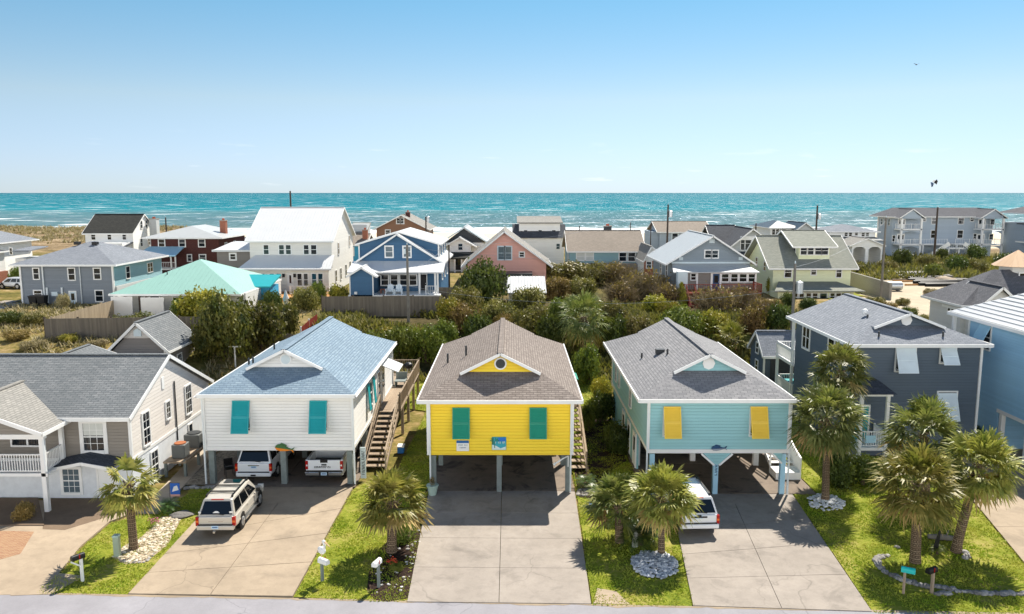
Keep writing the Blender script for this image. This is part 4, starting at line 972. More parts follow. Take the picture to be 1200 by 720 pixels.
# --- sky blue house at the right edge
gh = thing('sky_blue_house', 'sky blue raised house with white ribbed roof at the right edge', 'house', (33, 44, 0))
walls(gh, 30.4, 42, 36, 52, 2.55, 7.85, M['sky']); walls(gh, 30.42, 41.9, 48.2, 51.9, 0, 2.548, M['sky'], 'lower_wall')
walls(gh, 33.2, 41.8, 40, 48.19, 0, 2.545, M['stucco'], 'garage_wall')
for y in (47.9, 45.4, 41.5, 37): MB().box(30.4, 30.65, y - .13, y + .13, 0, 2.548).build('post', M['trim'], gh)
MB().box(30.36, 30.44, 36, 48.3, 2.4, 2.62).build('beam_trim', M['trim'], gh); corners(gh, [(30.4, 52)], 0, 7.8)
r_ = roof_part(gh, [[(29.9, 53.8, 7.95), (29.9, 35.5, 7.95), (36.2, 35.5, 10.6), (36.2, 50.0, 10.6)], [(36.2, 50.0, 10.6), (36.2, 35.5, 10.6), (42.5, 35.5, 7.95), (42.5, 53.8, 7.95)], [(42.5, 53.8, 7.95), (29.9, 53.8, 7.95), (36.2, 50, 10.6)]],
               [((29.87, 35.5, 7.95), (29.87, 53.8, 7.95)), ((29.9, 53.83, 7.95), (42.5, 53.83, 7.95))], M['mt_whitelap'], M['trim'])
MB().prismY([(30.42, 7.86), (41.98, 7.86), (36.2, 10.35)], 36.0, 36.2).build('gable_wall', M['sky'], gh)
_rb = MB()
for _i in range(16): _k = _i / 15; _rb.beam((29.95 + 6.2 * _k, 35.5, 7.98 + 2.65 * _k), (29.95 + 6.2 * _k, 53.75 - 3.75 * _k, 7.98 + 2.65 * _k), .07, .06)
_rb.build('roof_ribs', M['mt_grey'], gh)
window(gh, 'L', 30.4, 50.1, 6.1, 1.0, 1.5); shutter(gh, 'L', 30.4, 50.1, 6.1, 1.15, 1.5, .75, M['aqua_sh'])
MB().box(30.05, 30.25, 53.3, 53.5, 0, 7.8).build('post', M['trim'], gh); MB().box(30, 42, 52.0, 53.6, 4.8, 5.0).build('rear_balcony', M['trim'], gh); rail(gh, [(30.1, 53.4), (36, 53.4)], 5.0)
# --- small dark cottage between aqua and slate houses
dh = thing('dark_cottage', 'small charcoal gabled cottage behind the aqua house', 'cottage', (22, 62, 0))
gable_body(dh, 20.1, 25.5, 62, 65.6, -.2, 3.25, 4.7, 'X', M['navy']); gable_roof(dh, 19.9, 25.8, 61.7, 65.9, 3.15, 4.85, 'X', M['sh_slate'])
window(dh, 'L', 20.1, 63.8, 3.05, .6, .8, 'double'); window(dh, 'L', 20.1, 63.8, 1.5, .6, .9)
MB().box(20.6, 25, 61.94, 62.02, -.1, 2.9).build('front_panel', M['dark_wall'], dh); corners(dh, [(20.1, 62)], -.2, 3.1)
# ------------------------------------------------------------------ houses towards the beach
def base(x, y): return tz(x, y) - .25
def X_(px, py, Y): return P(px, py, Y)[0]
def Z_(px, py, Y): return P(px, py, Y)[1]
def bthing(name, label, cat, px, Y, group=None):
    x = X_(px, 320, Y); return thing(name, label, cat, (x, Y, tz(x, Y)), 0, group)
def many(t, Y, rects, style='double', **k):
    for r in rects: WF(t, Y, *r, style=style, **k)

# grey hip-roofed two storey house
t = bthing('grey_hip_house', 'grey two storey house with grey hip roof and dark bins at its foot', 'house', 100, 93)
x0, x1, Y = X_(25, 330, 93), X_(133, 330, 93), 93; yb = 106
walls(t, x0, x1, Y, yb, base(x0, Y) - .5, Z_(100, 311, Y), M['slate']); ze = Z_(100, 310, Y)
hip_roof(t, x0 - .9, x1 + .7, Y - .7, yb + .8, ze, Z_(105, 283, 99), M['sh_slate'], inset=6.8)
corners(t, [(x0, Y - .02), (x1, Y - .02)], base(x0, Y), ze - .1, w=.2)
many(t, Y, [(39, 315, 46, 327), (80, 315, 88, 328), (110, 315, 118, 327), (40, 341, 49, 348), (112, 341, 121, 353)], tw=.12)
DF(t, Y, 81.5, 342, 90, 360, mat=M['trimblue']); 
MB().tube((X_(50.5, 320, Y), Y - .1, base(x0, Y)), (X_(50.5, 320, Y), Y - .1, ze), .09).build('downpipe', M['gut'], t)
MB().tube((X_(94, 320, Y), Y - .1, base(x0, Y)), (X_(94, 320, Y), Y - .1, ze), .05).build('downpipe', M['gut'], t)
for px in (56, 73.5): MB().tube((X_(px, 345, Y), Y - .1, base(x0, Y)), (X_(px, 345, Y), Y - .1, Z_(px, 337, Y)), .12).build('conduit', M['gut'], t)
MB().box(X_(61.5, 342, Y), X_(68.5, 342, Y), Y - .25, Y, Z_(65, 347, Y), Z_(65, 342, Y)).build('meter_box', M['trimblue'], t)
walls(t, x1, x1 + .05, Y + .2, yb, ze - 2.6, ze - .2, M['teal_wall'], 'upper_side')
window(t, 'R', x1 + .05, Y + 3.5, ze - 2.0, .9, 1.4); window(t, 'R', x1 + .05, Y + 9.5, ze - 1.8, 1.4, 1.1, 'twin')
MB().box(x1 - 2, x1 + .3, Y + .1, yb - .1, ze - 4.4, ze - 2.62).build('side_skirt', M['pale_grey'], t)
for px, py in ((90, 284), (111, 284)): MB().box(X_(px, py, 98) - .3, X_(px, py, 98) + .3, 97.8, 98.4, Z_(px, py + 3, 98), Z_(px, py, 98) + .05).build('roof_vent', M['black'], t)
for i, px in enumerate((40.5, 50)):
    b = thing('trash_bin', ('black wheeled bin nearer the white corner board of the grey hip house', 'black wheeled bin beside the meter pipes of the grey hip house')[i], 'bin', (X_(px, 352, 91.8), 91.8, tz(X_(px, 352, 91.8), 91.8)), group='bins behind the grey house')
    x = X_(px, 352, 91.8); z = tz(x, 91.8)
    MB().hexa([(x - .36, 91.4, z + .1), (x + .36, 91.4, z + .1), (x + .36, 92.1, z + .1), (x - .36, 92.1, z + .1)], [(x - .45, 91.3, z + 1.1), (x + .45, 91.3, z + 1.1), (x + .45, 92.2, z + 1.1), (x - .45, 92.2, z + 1.1)]).build('body', M['black'], b)
    MB().box(x - .47, x + .47, 91.25, 92.2, z + 1.1, z + 1.18).build('lid', M['black'], b)
    for s_ in (-.38, .38): MB().tube((x + s_ - .04, 92.1, z + .14), (x + s_ + .04, 92.1, z + .14), .14, n=10).build('wheel', M['black'], b)

# white house with dark roof and chimney
t = bthing('white_cape_house', 'white house with steep dark roof and tall side chimney near the surf', 'house', 135, 140)
Y = 140; x0, x1 = X_(100, 280, Y), X_(156, 280, Y); zr = Z_(130, 251, Y + 4.5); ze = Z_(130, 272.5, Y)
gable_body(t, x0, x1, Y, Y + 9, base(x0, Y), ze, zr - .15, 'X', M['white_wall']); gable_roof(t, x0 - .3, x1 + .2, Y - .5, Y + 9.5, ze - .2, zr, 'X', M['sh_dark'])
many(t, Y, [(107, 274.5, 112, 281), (126, 274.5, 130.5, 281), (143.5, 274.5, 148, 281)])
walls(t, X_(114, 285, Y), x1 - .3, Y - 3.5, Y - .01, base(x0, Y), Z_(130, 285, Y - 3), M['white_wall'], 'porch_wall'); MB().hexa([(X_(113, 285, Y), Y - 4, ze - 2.6), (x1, Y - 4, ze - 2.6), (x1, Y - .02, ze - 1.9), (X_(113, 285, Y), Y - .02, ze - 1.9)], [(X_(113, 285, Y), Y - 4, ze - 2.4), (x1, Y - 4, ze - 2.4), (x1, Y - .02, ze - 1.7), (X_(113, 285, Y), Y - .02, ze - 1.7)]).build('porch_roof', M['sh_char'], t)
for y, z in ((Y + 3.4, ze + .6), (Y + 5.4, ze + .6), (Y + 3, ze - 2.6), (Y + 6, ze - 2.6), (Y + 3, ze - 5)): window(t, 'R', x1, y, z, .8, 1.3)
chimney(t, x1 + 1.2, Y + 6, base(x0, Y), Z_(173, 257, Y + 6), 1.3, M['pale_grey'])

# maroon house
t = bthing('maroon_house', 'maroon brick house with white hip roof and blue porch awning', 'house', 225, 122)
Y = 122; x0, x1 = X_(178, 300, Y), X_(257, 300, Y); ze = Z_(220, 278.5, Y)
walls(t, x0, x1, Y, Y + 12, base(x0, Y), ze, M['brickm']); hip_roof(t, x0 - 1, x1 + .8, Y - .8, Y + 12.8, ze, Z_(225, 264, Y + 6), M['mt_grey'], inset=4.0)
many(t, Y, [(186, 281, 193, 289), (210, 281, 217, 289), (233, 281, 240, 289), (220, 299, 224.5, 306), (234, 299, 241, 306)], tw=.14)
window(t, 'R', x1, Y + 3, ze - 2.4, .9, 1.4); window(t, 'R', x1, Y + 7, ze - 2.4, .9, 1.4)
chimney(t, X_(262, 265, Y + 5), Y + 5, ze - .5, Z_(262, 259, Y + 5), .9, M['brickr'])
MB().hexa([(X_(168, 300, Y), Y - 2.8, Z_(170, 301, Y - 2.8)), (X_(214, 300, Y), Y - 2.8, Z_(170, 301, Y - 2.8)), (X_(217, 300, Y), Y - .01, Z_(170, 290, Y)), (X_(176, 300, Y), Y - .01, Z_(170, 290, Y))],
          [(X_(168, 300, Y), Y - 2.8, Z_(170, 300, Y - 2.8)), (X_(214, 300, Y), Y - 2.8, Z_(170, 300, Y - 2.8)), (X_(217, 300, Y), Y - .01, Z_(170, 289, Y)), (X_(176, 300, Y), Y - .01, Z_(170, 289, Y))]).build('awning', M['mt_blue'], t)
zf = Z_(190, 315, Y - 2.5)
MB().box(X_(176, 310, Y), X_(215, 310, Y), Y - 2.6, Y - .01, zf - .2, zf).build('porch_deck', M['trim'], t)
rail(t, [(X_(177, 310, Y), Y - 2.5), (X_(196, 310, Y), Y - 2.5), (X_(214, 310, Y), Y - 2.5)], zf, .95, gap=.25)
for px in (177, 209, 214): MB().box(X_(px, 310, Y) - .09, X_(px, 310, Y) + .09, Y - 2.6, Y - 2.42, base(x0, Y), Z_(170, 301, Y - 2.8)).build('post', M['trim'], t)

# seafoam hip roof house
t = bthing('seafoam_roof_house', 'low house under a seafoam green hipped metal roof', 'house', 215, 84)
Y = 84; x0, x1 = X_(142, 350, Y), X_(288, 350, Y); ze = Z_(200, 345, Y - 1)
walls(t, x0, x1, Y, Y + 13, base(x0, Y) - .3, ze, M['beige_wall'])
hip_roof(t, x0 - .8, x1 - .2, Y - 1, Y + 14, ze, Z_(225, 304, Y + 6.5), M['mt_sea'], inset=7.3)
MB().box(x1 - 2.4, x1 + .9, Y + 5.2, Y + 9, ze - 3, ze - .02).build('lean_to', M['bluebright'], t); MB().hexa([(x1 - 2.9, Y + 4.7, ze), (x1 + 1.2, Y + 4.7, ze), (x1 + 1.2, Y + 9.2, ze + .9), (x1 - 2.9, Y + 9.2, ze + .9)], [(x1 - 2.9, Y + 4.7, ze + .15), (x1 + 1.2, Y + 4.7, ze + .15), (x1 + 1.2, Y + 9.2, ze + 1.05), (x1 - 2.9, Y + 9.2, ze + 1.05)]).build('lean_to_roof', M['teal_sh'], t)
window(t, 'F', Y, x0 + 6.2, base(x0, Y) + 1.0, 1.3, 1.2); window(t, 'F', Y, x0 + 10.5, base(x0, Y) + 1.0, 1.3, 1.2); door(t, 'F', Y, x0 + 3.6, base(x0, Y) + .3, mat=M['black'])
for px in (147, 164, 172): MB().box(X_(px, 355, Y - .7) - .1, X_(px, 355, Y - .7) + .1, Y - .8, Y - .6, base(x0, Y), ze - .1).build('post', M['pole'], t)
MB().box(x0 - .3, x0 + 1.9, Y - 1.6, Y - 1.5, base(x0, Y), Z_(138, 348, Y - 1.5)).build('screen_panel', M['trim'], t); MB().box(x0 + 2.8, x0 + 5.2, Y - 1.6, Y - 1.5, base(x0, Y), Z_(138, 349, Y - 1.5)).build('screen_panel', M['trim'], t)
vents(t, [(X_(196, 322, Y + 3), Y + 3, Z_(196, 322, Y + 3))], .3)

# flat grey outbuilding
t = bthing('grey_flat_house', 'small grey building with flat white roof beside the maroon house', 'house', 275, 100)
Y = 108; x0, x1 = X_(254, 295, Y), X_(310, 295, Y); z1 = Z_(275, 295, Y)
walls(t, x0, x1, Y, Y + 8, base(x0, Y), z1, M['taupe']); MB().box(x0 - .5, x1 + .2, Y - .5, Y + 8.4, z1, z1 + .25).build('roof', M['mt_white'], t)
MB().hexa([(x0 - .4, Y, z1 + .25), (x1, Y, z1 + .25), (x1, Y + 8, z1 + .25), (x0 - .4, Y + 8, z1 + .25)], [(x0 + 1, Y + 3, z1 + 1.1), (x1 - .5, Y + 3, z1 + 1.1), (x1 - .5, Y + 5, z1 + 1.1), (x0 + 1, Y + 5, z1 + 1.1)]).build('roof_crown', M['mt_white'], t)
many(t, Y, [(270, 298, 276, 304)], tw=.2)
t = bthing('grey_roof_cottage', 'low cottage with plain grey roof beside the big white house', 'house', 280, 132)
Y = 132; x0, x1 = X_(268, 285, Y), X_(300, 285, Y); walls(t, x0, x1, Y, Y + 8, base(x0, Y), Z_(280, 287, Y), M['beige_wall']); gable_roof(t, x0 - .4, x1 + .4, Y - .5, Y + 8.5, Z_(280, 287, Y), Z_(280, 278, Y + 4), 'X', M['sh_slate'])

# big white house
t = bthing('big_white_house', 'tall cream house with white metal roof and white porch roof', 'house', 340, 105)
Y = 105; x0, x1 = X_(293, 300, Y), X_(389, 300, Y); ze = Z_(340, 281, Y); zr = Z_(340, 243, Y + 7)
gable_body(t, x0, x1, Y, Y + 14, base(x0, Y) - .5, ze, zr - .15, 'X', M['ivory']); gable_roof(t, x0 - .4, x1 + .35, Y - .6, Y + 14.6, ze - .15, zr, 'X', M['mt_white'])
many(t, Y, [(309, 287.5, 315, 298), (327, 287.5, 333, 298), (335, 287.5, 341, 298), (356, 287.5, 362, 298), (364.5, 287.5, 371, 298)], tw=.1)
Yp = Y - 2.5; xa, xb = X_(285, 320, Yp), X_(385, 320, Yp); zp0 = Z_(340, 317, Yp - .6); zp1 = Z_(340, 299, Y)
walls(t, xa, xb, Yp, Y - .01, base(x0, Y) - .3, zp0 - .05, M['ivory'], 'porch_wall')
MB().hexa([(xa - .5, Yp - .7, zp0), (xb + .5, Yp - .7, zp0), (xb + .3, Y - .02, zp1 - .2), (xa + .9, Y - .02, zp1 - .2)], [(xa - .5, Yp - .7, zp0 + .2), (xb + .5, Yp - .7, zp0 + .2), (xb + .3, Y - .02, zp1), (xa + .9, Y - .02, zp1)]).build('porch_roof', M['mt_white'], t)
many(t, Yp, [(297, 321, 302.5, 329), (305, 321, 310.5, 329), (316, 321, 321.5, 329), (324, 321, 329.5, 329), (348.5, 321, 354, 335), (356, 321, 361, 335), (365.5, 321, 371, 335), (373, 321, 378.5, 335)], tw=.1)
DF(t, Yp, 337.5, 321, 343.5, 341); 
for px in (332.5, 345.5): MB().box(X_(px, 323, Yp) - .15, X_(px, 323, Yp) + .15, Yp - .2, Yp - .001, Z_(px, 325, Yp), Z_(px, 321, Yp)).build('wall_lamp', M['black'], t)
for y, z in ((Y + 4, ze - 2.2), (Y + 11.5, ze - 1.6), (Y + 2, ze - 5.8), (Y + 5, ze - 5.8), (Y + 8.5, ze - 5.6), (Y + 11.5, ze - 5.4)): window(t, 'R', x1, y, z, .8, 1.5)
zd = Z_(340, 343, Yp - 1); xd0, xd1 = X_(283, 345, Yp - 5), X_(385, 345, Yp - 5)
MB().box(xd0, xd1, Yp - 6, Yp - .01, zd - .25, zd).build('deck', M['wood_new'], t)
rail(t, [(xd0, Yp - .3), (xd0, Yp - 5.9), (X_(311, 345, Yp - 6), Yp - 5.9)], zd, 1.0, gap=.28); rail(t, [(X_(340, 345, Yp - 3), Yp - 3.0), (X_(366, 345, Yp - 3), Yp - 3.0), (xd1, Yp - 3.0)], zd, 1.05, gap=.2)
MB().box(X_(311, 342, Yp - 5.6), X_(317, 342, Yp - 5.6), Yp - 6, Yp - 4.8, zd, zd + 1.3).build('deck_pier', M['brickr'], t)
stair(t, X_(318, 350, 96), X_(332, 350, 96), Yp - 9, zd - 1.6, Yp - 6, zd, M['wood_new'], rail_sides=())
um = thing('folded_umbrella', 'folded white patio umbrella standing by the deck steps of the big white house', 'umbrella', (X_(334, 350, 93), 93, tz(-26, 93)))
x = X_(335, 350, 93); MB().tube((x, 93, tz(x, 93)), (x, 93, Z_(336, 338, 93)), .03, n=6).build('pole', M['alu'], um); MB().path([(x, 93, Z_(334, 362, 93)), (x, 93, Z_(334, 350, 93)), (x, 93, Z_(334, 340, 93))], [.10, .36, .04], 10).build('canopy', M['trim'], um)
ht = thing('hot_tub', 'white covered hot tub on the deck of the big white house', 'hot tub', (X_(299, 342, 99), 99, zd)); x = X_(300, 342, 99)
MB().box(x - 1.2, x + 1.2, 98, 100.2, zd, zd + .85).build('shell', M['trim'], ht, bevel=.1); MB().box(x - 1.22, x + 1.22, 97.98, 100.22, zd + .86, zd + .98).build('cover', M['acgrey'], ht, bevel=.03)
gl = thing('gas_grill', 'dark covered grill on the deck of the big white house', 'grill', (X_(323, 335, 101), 101, zd)); x = X_(323, 335, 101)
MB().box(x - .35, x + .35, 100.7, 101.3, zd + .1, zd + 1.35).build('cover', M['pole'], gl, bevel=.1); MB().box(x - .3, x + .3, 100.75, 101.25, zd, zd + .1).build('base', M['black'], gl)

# roof-only neighbours beside it
t = bthing('beige_roof_house', 'small house with pale flat topped roof and red chimney beside the big white house', 'house', 420, 128)
Y = 128; x0, x1 = X_(405, 290, Y), X_(428, 290, Y); z1 = Z_(418, 287, Y)
walls(t, x0, x1, Y, Y + 8, base(x0, Y), z1, M['bluebright']); gable_roof(t, x0 - .4, x1 + .3, Y - .5, Y + 8, z1, Z_(418, 274, Y + 4), 'X', M['sh_tan'])
MB().box(x0, x1 - .5, Y + 4.5, Y + 8, z1, Z_(418, 263, Y + 5)).build('upper_wall', M['pale_grey'], t); MB().hexa([(x0 - .3, Y + 4, Z_(418, 274, Y + 4)), (x1 - .4, Y + 4, Z_(418, 274, Y + 4)), (x1 - .4, Y + 8.2, Z_(418, 262, Y + 8)), (x0 - .3, Y + 8.2, Z_(418, 262, Y + 8))], [(x0 - .3, Y + 4, Z_(418, 273, Y + 4)), (x1 - .4, Y + 4, Z_(418, 273, Y + 4)), (x1 - .4, Y + 8.2, Z_(418, 261, Y + 8)), (x0 - .3, Y + 8.2, Z_(418, 261, Y + 8))]).build('upper_roof', M['sh_pale'], t)
chimney(t, X_(428, 275, Y + 2), Y + 2, z1 - .5, Z_(428, 270, Y + 2), .8, M['brickr']); many(t, Y, [(408, 291, 414, 299)], tw=.2)

# blue house
t = bthing('deep_blue_house', 'deep blue gabled house with white roof and screened porch', 'house', 468, 92)
Y = 95; x0, x1 = X_(420, 310, Y), X_(516, 310, Y); ze = Z_(468, 307, Y); zr = Z_(466, 274, Y); xm = X_(466, 300, Y)
b0 = base(-14, Y) - .3
gable_body(t, x0, x1, Y, Y + 13, b0, ze, zr - .15, 'Y', M['blue'], xr=xm); gable_roof(t, x0 - .5, x1 + .5, Y - .5, Y + 13.4, ze - .1, zr, 'Y', M['mt_white'], xr=xm)
# shed dormers on both slopes
zd = Z_(420, 286, Y + 1.5)
for sgn, xo in ((-1, X_(421, 290, Y + 1.5)), (1, X_(514, 290, Y + 1.5))):
    MB().prismY(sorted([(xo, ze + .2), (xo, zd), (xm, zr + .05), (xm, ze + .2)], key=lambda p: 0) if False else ([(xo, ze + .2), (xm, ze + .2), (xm, zr - .05), (xo, zd)] if sgn < 0 else [(xm, ze + .2), (xo, ze + .2), (xo, zd), (xm, zr - .05)]), Y + 1.4, Y + 12).build('dormer', M['blue'], t)
    a = [(xo + sgn * .4, Y + 1.0, zd), (xm, Y + 1.0, zr + .22), (xm, Y + 12.6, zr + .22), (xo + sgn * .4, Y + 12.6, zd)]
    m_ = MB(); m_.slab(a if sgn > 0 else a[::-1], .15) if False else m_.slab([a[3], a[0], a[1], a[2]] if sgn < 0 else [a[1], a[0], a[3], a[2]], .15); m_.build('dormer_roof', M['mt_white'], t)
    MB().beam((xo + sgn * .4, Y + .97, zd - .08), (xm, Y + .97, zr + .14), .06, .2).build('dormer_fascia', M['trim'], t)
    MB().box(xo - .08, xo + .08, Y + 1.3, Y + 1.42, ze + .2, zd - .05).build('corner_board', M['trim'], t)
many(t, Y, [(452, 289.5, 460, 301), (473, 289.5, 481, 301)], tw=.16, pane=M['glass2'])
for y in range(3): window(t, 'R', X_(514, 290, Y + 1.5), Y + 3.2 + y * 3.2, ze + .6, .9, .9, tw=.12)
for y in range(3): window(t, 'R', x1, Y + 2.2 + y * 3.6, ze - 2.3, .9, 1.4, tw=.12)
Yp = Y - 3.2; xa, xb = X_(411, 330, Yp), X_(517, 330, Yp); zp0 = Z_(470, 319.5, Yp - .4); zp1 = Z_(470, 306, Y)
MB().hexa([(xa - .3, Yp - .5, zp0 - .1), (xb + .3, Yp - .5, zp0 - .1), (xb + .3, Y - .02, zp1 - .15), (xa - .3, Y - .02, zp1 - .15)], [(xa - .3, Yp - .5, zp0 + .05), (xb + .3, Yp - .5, zp0 + .05), (xb + .3, Y - .02, zp1), (xa - .3, Y - .02, zp1)]).build('porch_roof', M['mt_white'], t)
zf = Z_(465, 344, Yp)
MB().box(xa, xb, Yp - 1.6, Y - .01, zf - .25, zf).build('porch_deck', M['trim'], t)
many(t, Y - 1.2, [(447, 322.5, 455, 334), (458, 322.5, 466, 334), (469, 322.5, 477, 334), (480, 322.5, 488, 334)], tw=.14)
MB().box(xa + 4.2, X_(489.5, 330, Y - 1.2), Y - 1.2, Y - .02, b0, zp0 - .1 + .6).build('porch_wall', M['blue'], t)
DF(t, Y - .02, 493, 322, 500, 342, mat=M['black'], glazed=False)
for px in (491.5, 510, 513): MB().box(X_(px, 330, Yp) - .1, X_(px, 330, Yp) + .1, Yp - .1, Yp + .1, b0, zp0 + .02).build('post', M['trim'], t)
rail(t, [(X_(499, 340, Yp - 1.2), Yp - 1.2), (X_(512, 340, Yp - 1.2), Yp - 1.2)], zf, 1.0, gap=.22)
# little gabled wing
Yw = Yp - 1.6; xw0, xw1 = X_(410, 330, Yw), X_(437, 330, Yw); zwe = Z_(420, 322, Yw); zwr = Z_(423, 313, Yw)
gable_body(t, xw0, xw1, Yw, Y - .02, b0, zwe, zwr - .12, 'Y', M['blue'], name='wing_wall'); gable_roof(t, xw0 - .3, xw1 + .45, Yw - .35, Y - 1.4, zwe - .15, zwr, 'Y', M['mt_white'], name='wing_roof'); corners(t, [(xw0, Yw), (xw1, Yw)], b0, zwe)
MB().box(X_(417, 343, Yw) - .16, X_(417, 343, Yw) + .16, Yw - .12, Yw - .001, Z_(417, 345, Yw), Z_(417, 342, Yw)).build('wall_lamp', M['trim'], t)
def adirondack(label, x, y, z):
    c = thing('adirondack_chair', label, 'chair', (x, y, z), group='adirondack chairs on the blue porch'); w = .36
    MB().hexa([(x - w, y - .45, z + .36), (x + w, y - .45, z + .36), (x + w, y + .25, z + .22), (x - w, y + .25, z + .22)], [(x - w, y - .45, z + .4), (x + w, y - .45, z + .4), (x + w, y + .25, z + .27), (x - w, y + .25, z + .27)]).build('seat', M['white_sh'], c)
    m_ = MB()
    for k in range(5): q = -w + .02 + k * .143; hh = 1.15 - abs(k - 2) * .07; m_.hexa([(x + q, y + .2, z + .2), (x + q + .125, y + .2, z + .2), (x + q + .125, y + .24, z + .2), (x + q, y + .24, z + .2)], [(x + q, y + .55, z + hh), (x + q + .125, y + .55, z + hh), (x + q + .125, y + .59, z + hh), (x + q, y + .59, z + hh)])
    m_.build('backrest', M['white_sh'], c)
    for s_ in (-1, 1):
        MB().box(x + s_ * .44 - .07, x + s_ * .44 + .07, y - .5, y + .35, z + .58, z + .62).build('armrest', M['white_sh'], c)
        for yy in (-.42, .28): MB().box(x + s_ * .42 - .03, x + s_ * .42 + .03, y + yy - .05, y + yy + .05, z, z + .58).build('leg', M['white_sh'], c)
for lb, px in (('white adirondack chair nearer the small gabled wing on the blue porch', 457), ('white adirondack chair nearer the grey utility pole on the blue porch', 467)): adirondack(lb, X_(px, 343, Yp - .6), Yp - .6, zf)
tb = thing('side_table', 'small brown side table beside the white porch chairs', 'table', (X_(449, 344, Yp - .4), Yp - .4, zf)); x = X_(449, 344, Yp - .4)
MB().box(x - .3, x + .3, Yp - .7, Yp - .1, zf + .5, zf + .56).build('table_top', M['brickr'], tb)
for dx in (-.24, .24):
    for dy in (-.24, .24): MB().box(x + dx - .03, x + dx + .03, Yp - .4 + dy - .03, Yp - .4 + dy + .03, zf, zf + .5).build('leg', M['brickr'], tb)

# brown shingled house by the sea
t = bthing('brown_gable_house', 'brown gabled beach house with small white attic window', 'house', 470, 165)
Y = 165; x0, x1 = X_(441, 265, Y), X_(500, 265, Y); ze = Z_(470, 268, Y); zr = Z_(470, 252, Y); gable_body(t, x0, x1, Y, Y + 14, base(x0, Y), ze, zr - .15, 'Y', M['brown_wall']); gable_roof(t, x0 - .7, x1 + .7, Y - .6, Y + 14, ze - .2, zr, 'Y', M['sh_pale'])
many(t, Y, [(465, 256, 468.5, 262), (469.5, 256, 473, 262), (452, 270, 457, 276)], tw=.16); chimney(t, X_(478, 252, Y + 4), Y + 4, ze, Z_(478, 249, Y + 4), .9, M['brickm'])
# dark-roofed white house
t = bthing('white_dark_roof_house', 'white house with dark twin gable roof left of the pink house', 'house', 545, 138)
Y = 138; xg = X_(538, 280, Y); x0, x1 = X_(519, 285, Y), X_(566, 285, Y); ze = Z_(540, 286, Y); zr = Z_(545, 266, Y + 3)
gable_body(t, x0, x1, Y + 3, Y + 14, base(x0, Y), ze, zr - .2, 'Y', M['white_wall']); gable_roof(t, x0 - 1.2, x1 + 1.4, Y + 2.4, Y + 14.4, ze - .3, zr, 'Y', M['mt_grey'], trim=M['trimblue'])
MB().prismY([(x0, ze + .05), (x1, ze + .05), ((x0 + x1) / 2, zr - .35)], Y + 2.9, Y + 2.99).build('gable_panel', M['dark_wall'], t)
xa, xb = X_(526, 290, Y), X_(552, 290, Y); zwe = Z_(540, 287, Y); zwr = Z_(539, 278, Y)
gable_body(t, xa, xb, Y, Y + 4, base(x0, Y), zwe, zwr - .1, 'Y', M['white_wall'], name='wing_wall'); gable_roof(t, xa - .9, xb + .9, Y - .5, Y + 4.5, zwe - .3, zwr, 'Y', M['mt_white'], name='wing_roof'); many(t, Y, [(537, 286, 542, 293)], tw=.14)
MB().hexa([(xa - .6, Y - 3, Z_(535, 304, Y - 3)), (xb + .8, Y - 3, Z_(535, 304, Y - 3)), (xb + .8, Y - .01, Z_(535, 297, Y)), (xa - .6, Y - .01, Z_(535, 297, Y))], [(xa - .6, Y - 3, Z_(535, 302.5, Y - 3)), (xb + .8, Y - 3, Z_(535, 302.5, Y - 3)), (xb + .8, Y - .01, Z_(535, 295.5, Y)), (xa - .6, Y - .01, Z_(535, 295.5, Y))]).build('porch_roof', M['sh_dark'], t)
for px in (525, 533, 541, 549): MB().box(X_(px, 310, Y - 2.8) - .12, X_(px, 310, Y - 2.8) + .12, Y - 2.9, Y - 2.7, base(x0, Y), Z_(535, 303, Y - 2.9)).build('post', M['trim'], t)
door(t, 'F', Y, xa + 1.6, base(x0, Y) + .5, mat=M['black']); window(t, 'F', Y, xa + 3.4, base(x0, Y) + 1.2, .9, 1.3)
# pink house
t = bthing('pink_house', 'salmon pink gabled house with pale blue double window', 'house', 595, 112)
Y = 112; x0, x1 = X_(548, 310, Y), X_(640, 310, Y); ze = Z_(595, 309, Y); zr = Z_(591, 271, Y); xm = X_(591, 290, Y)
gable_body(t, x0, x1, Y, Y + 13, base(x0, Y) - .2, ze, zr - .2, 'Y', M['pink'], xr=xm); gable_roof(t, x0 - .9, x1 + .9, Y - .7, Y + 13.5, ze - .4, zr, 'Y', M['sh_pale'], xr=xm)
many(t, Y, [(584, 289.5, 591, 304), (592, 289.5, 599, 304)], tw=.16, trim=M['trimblue'], pane=M['glass2']); many(t, Y, [(609, 296, 614, 301)], tw=.14)
MB().prismY([(xm - .5, zr - 1.9), (xm + .5, zr - 1.9), (xm, zr - 1.2)], Y - .05, Y - .001).build('gable_vent', M['pink'], t)
MB().box(x0 - .4, x1 - 2, Y - 3.4, Y - .01, ze - 1.25, ze - 1.1).build('porch_roof', M['mt_dark'], t); MB().box(x0, x1 - 2, Y - .5, Y - .005, base(x0, Y), ze - 1.26).build('porch_wall', M['dark_wall'], t)
for dx in (0, 4, 7.8): MB().box(x0 - .3 + dx, x0 - .1 + dx, Y - 3.3, Y - 3.1, base(x0, Y), ze - 1.25).build('post', M['trim'], t)
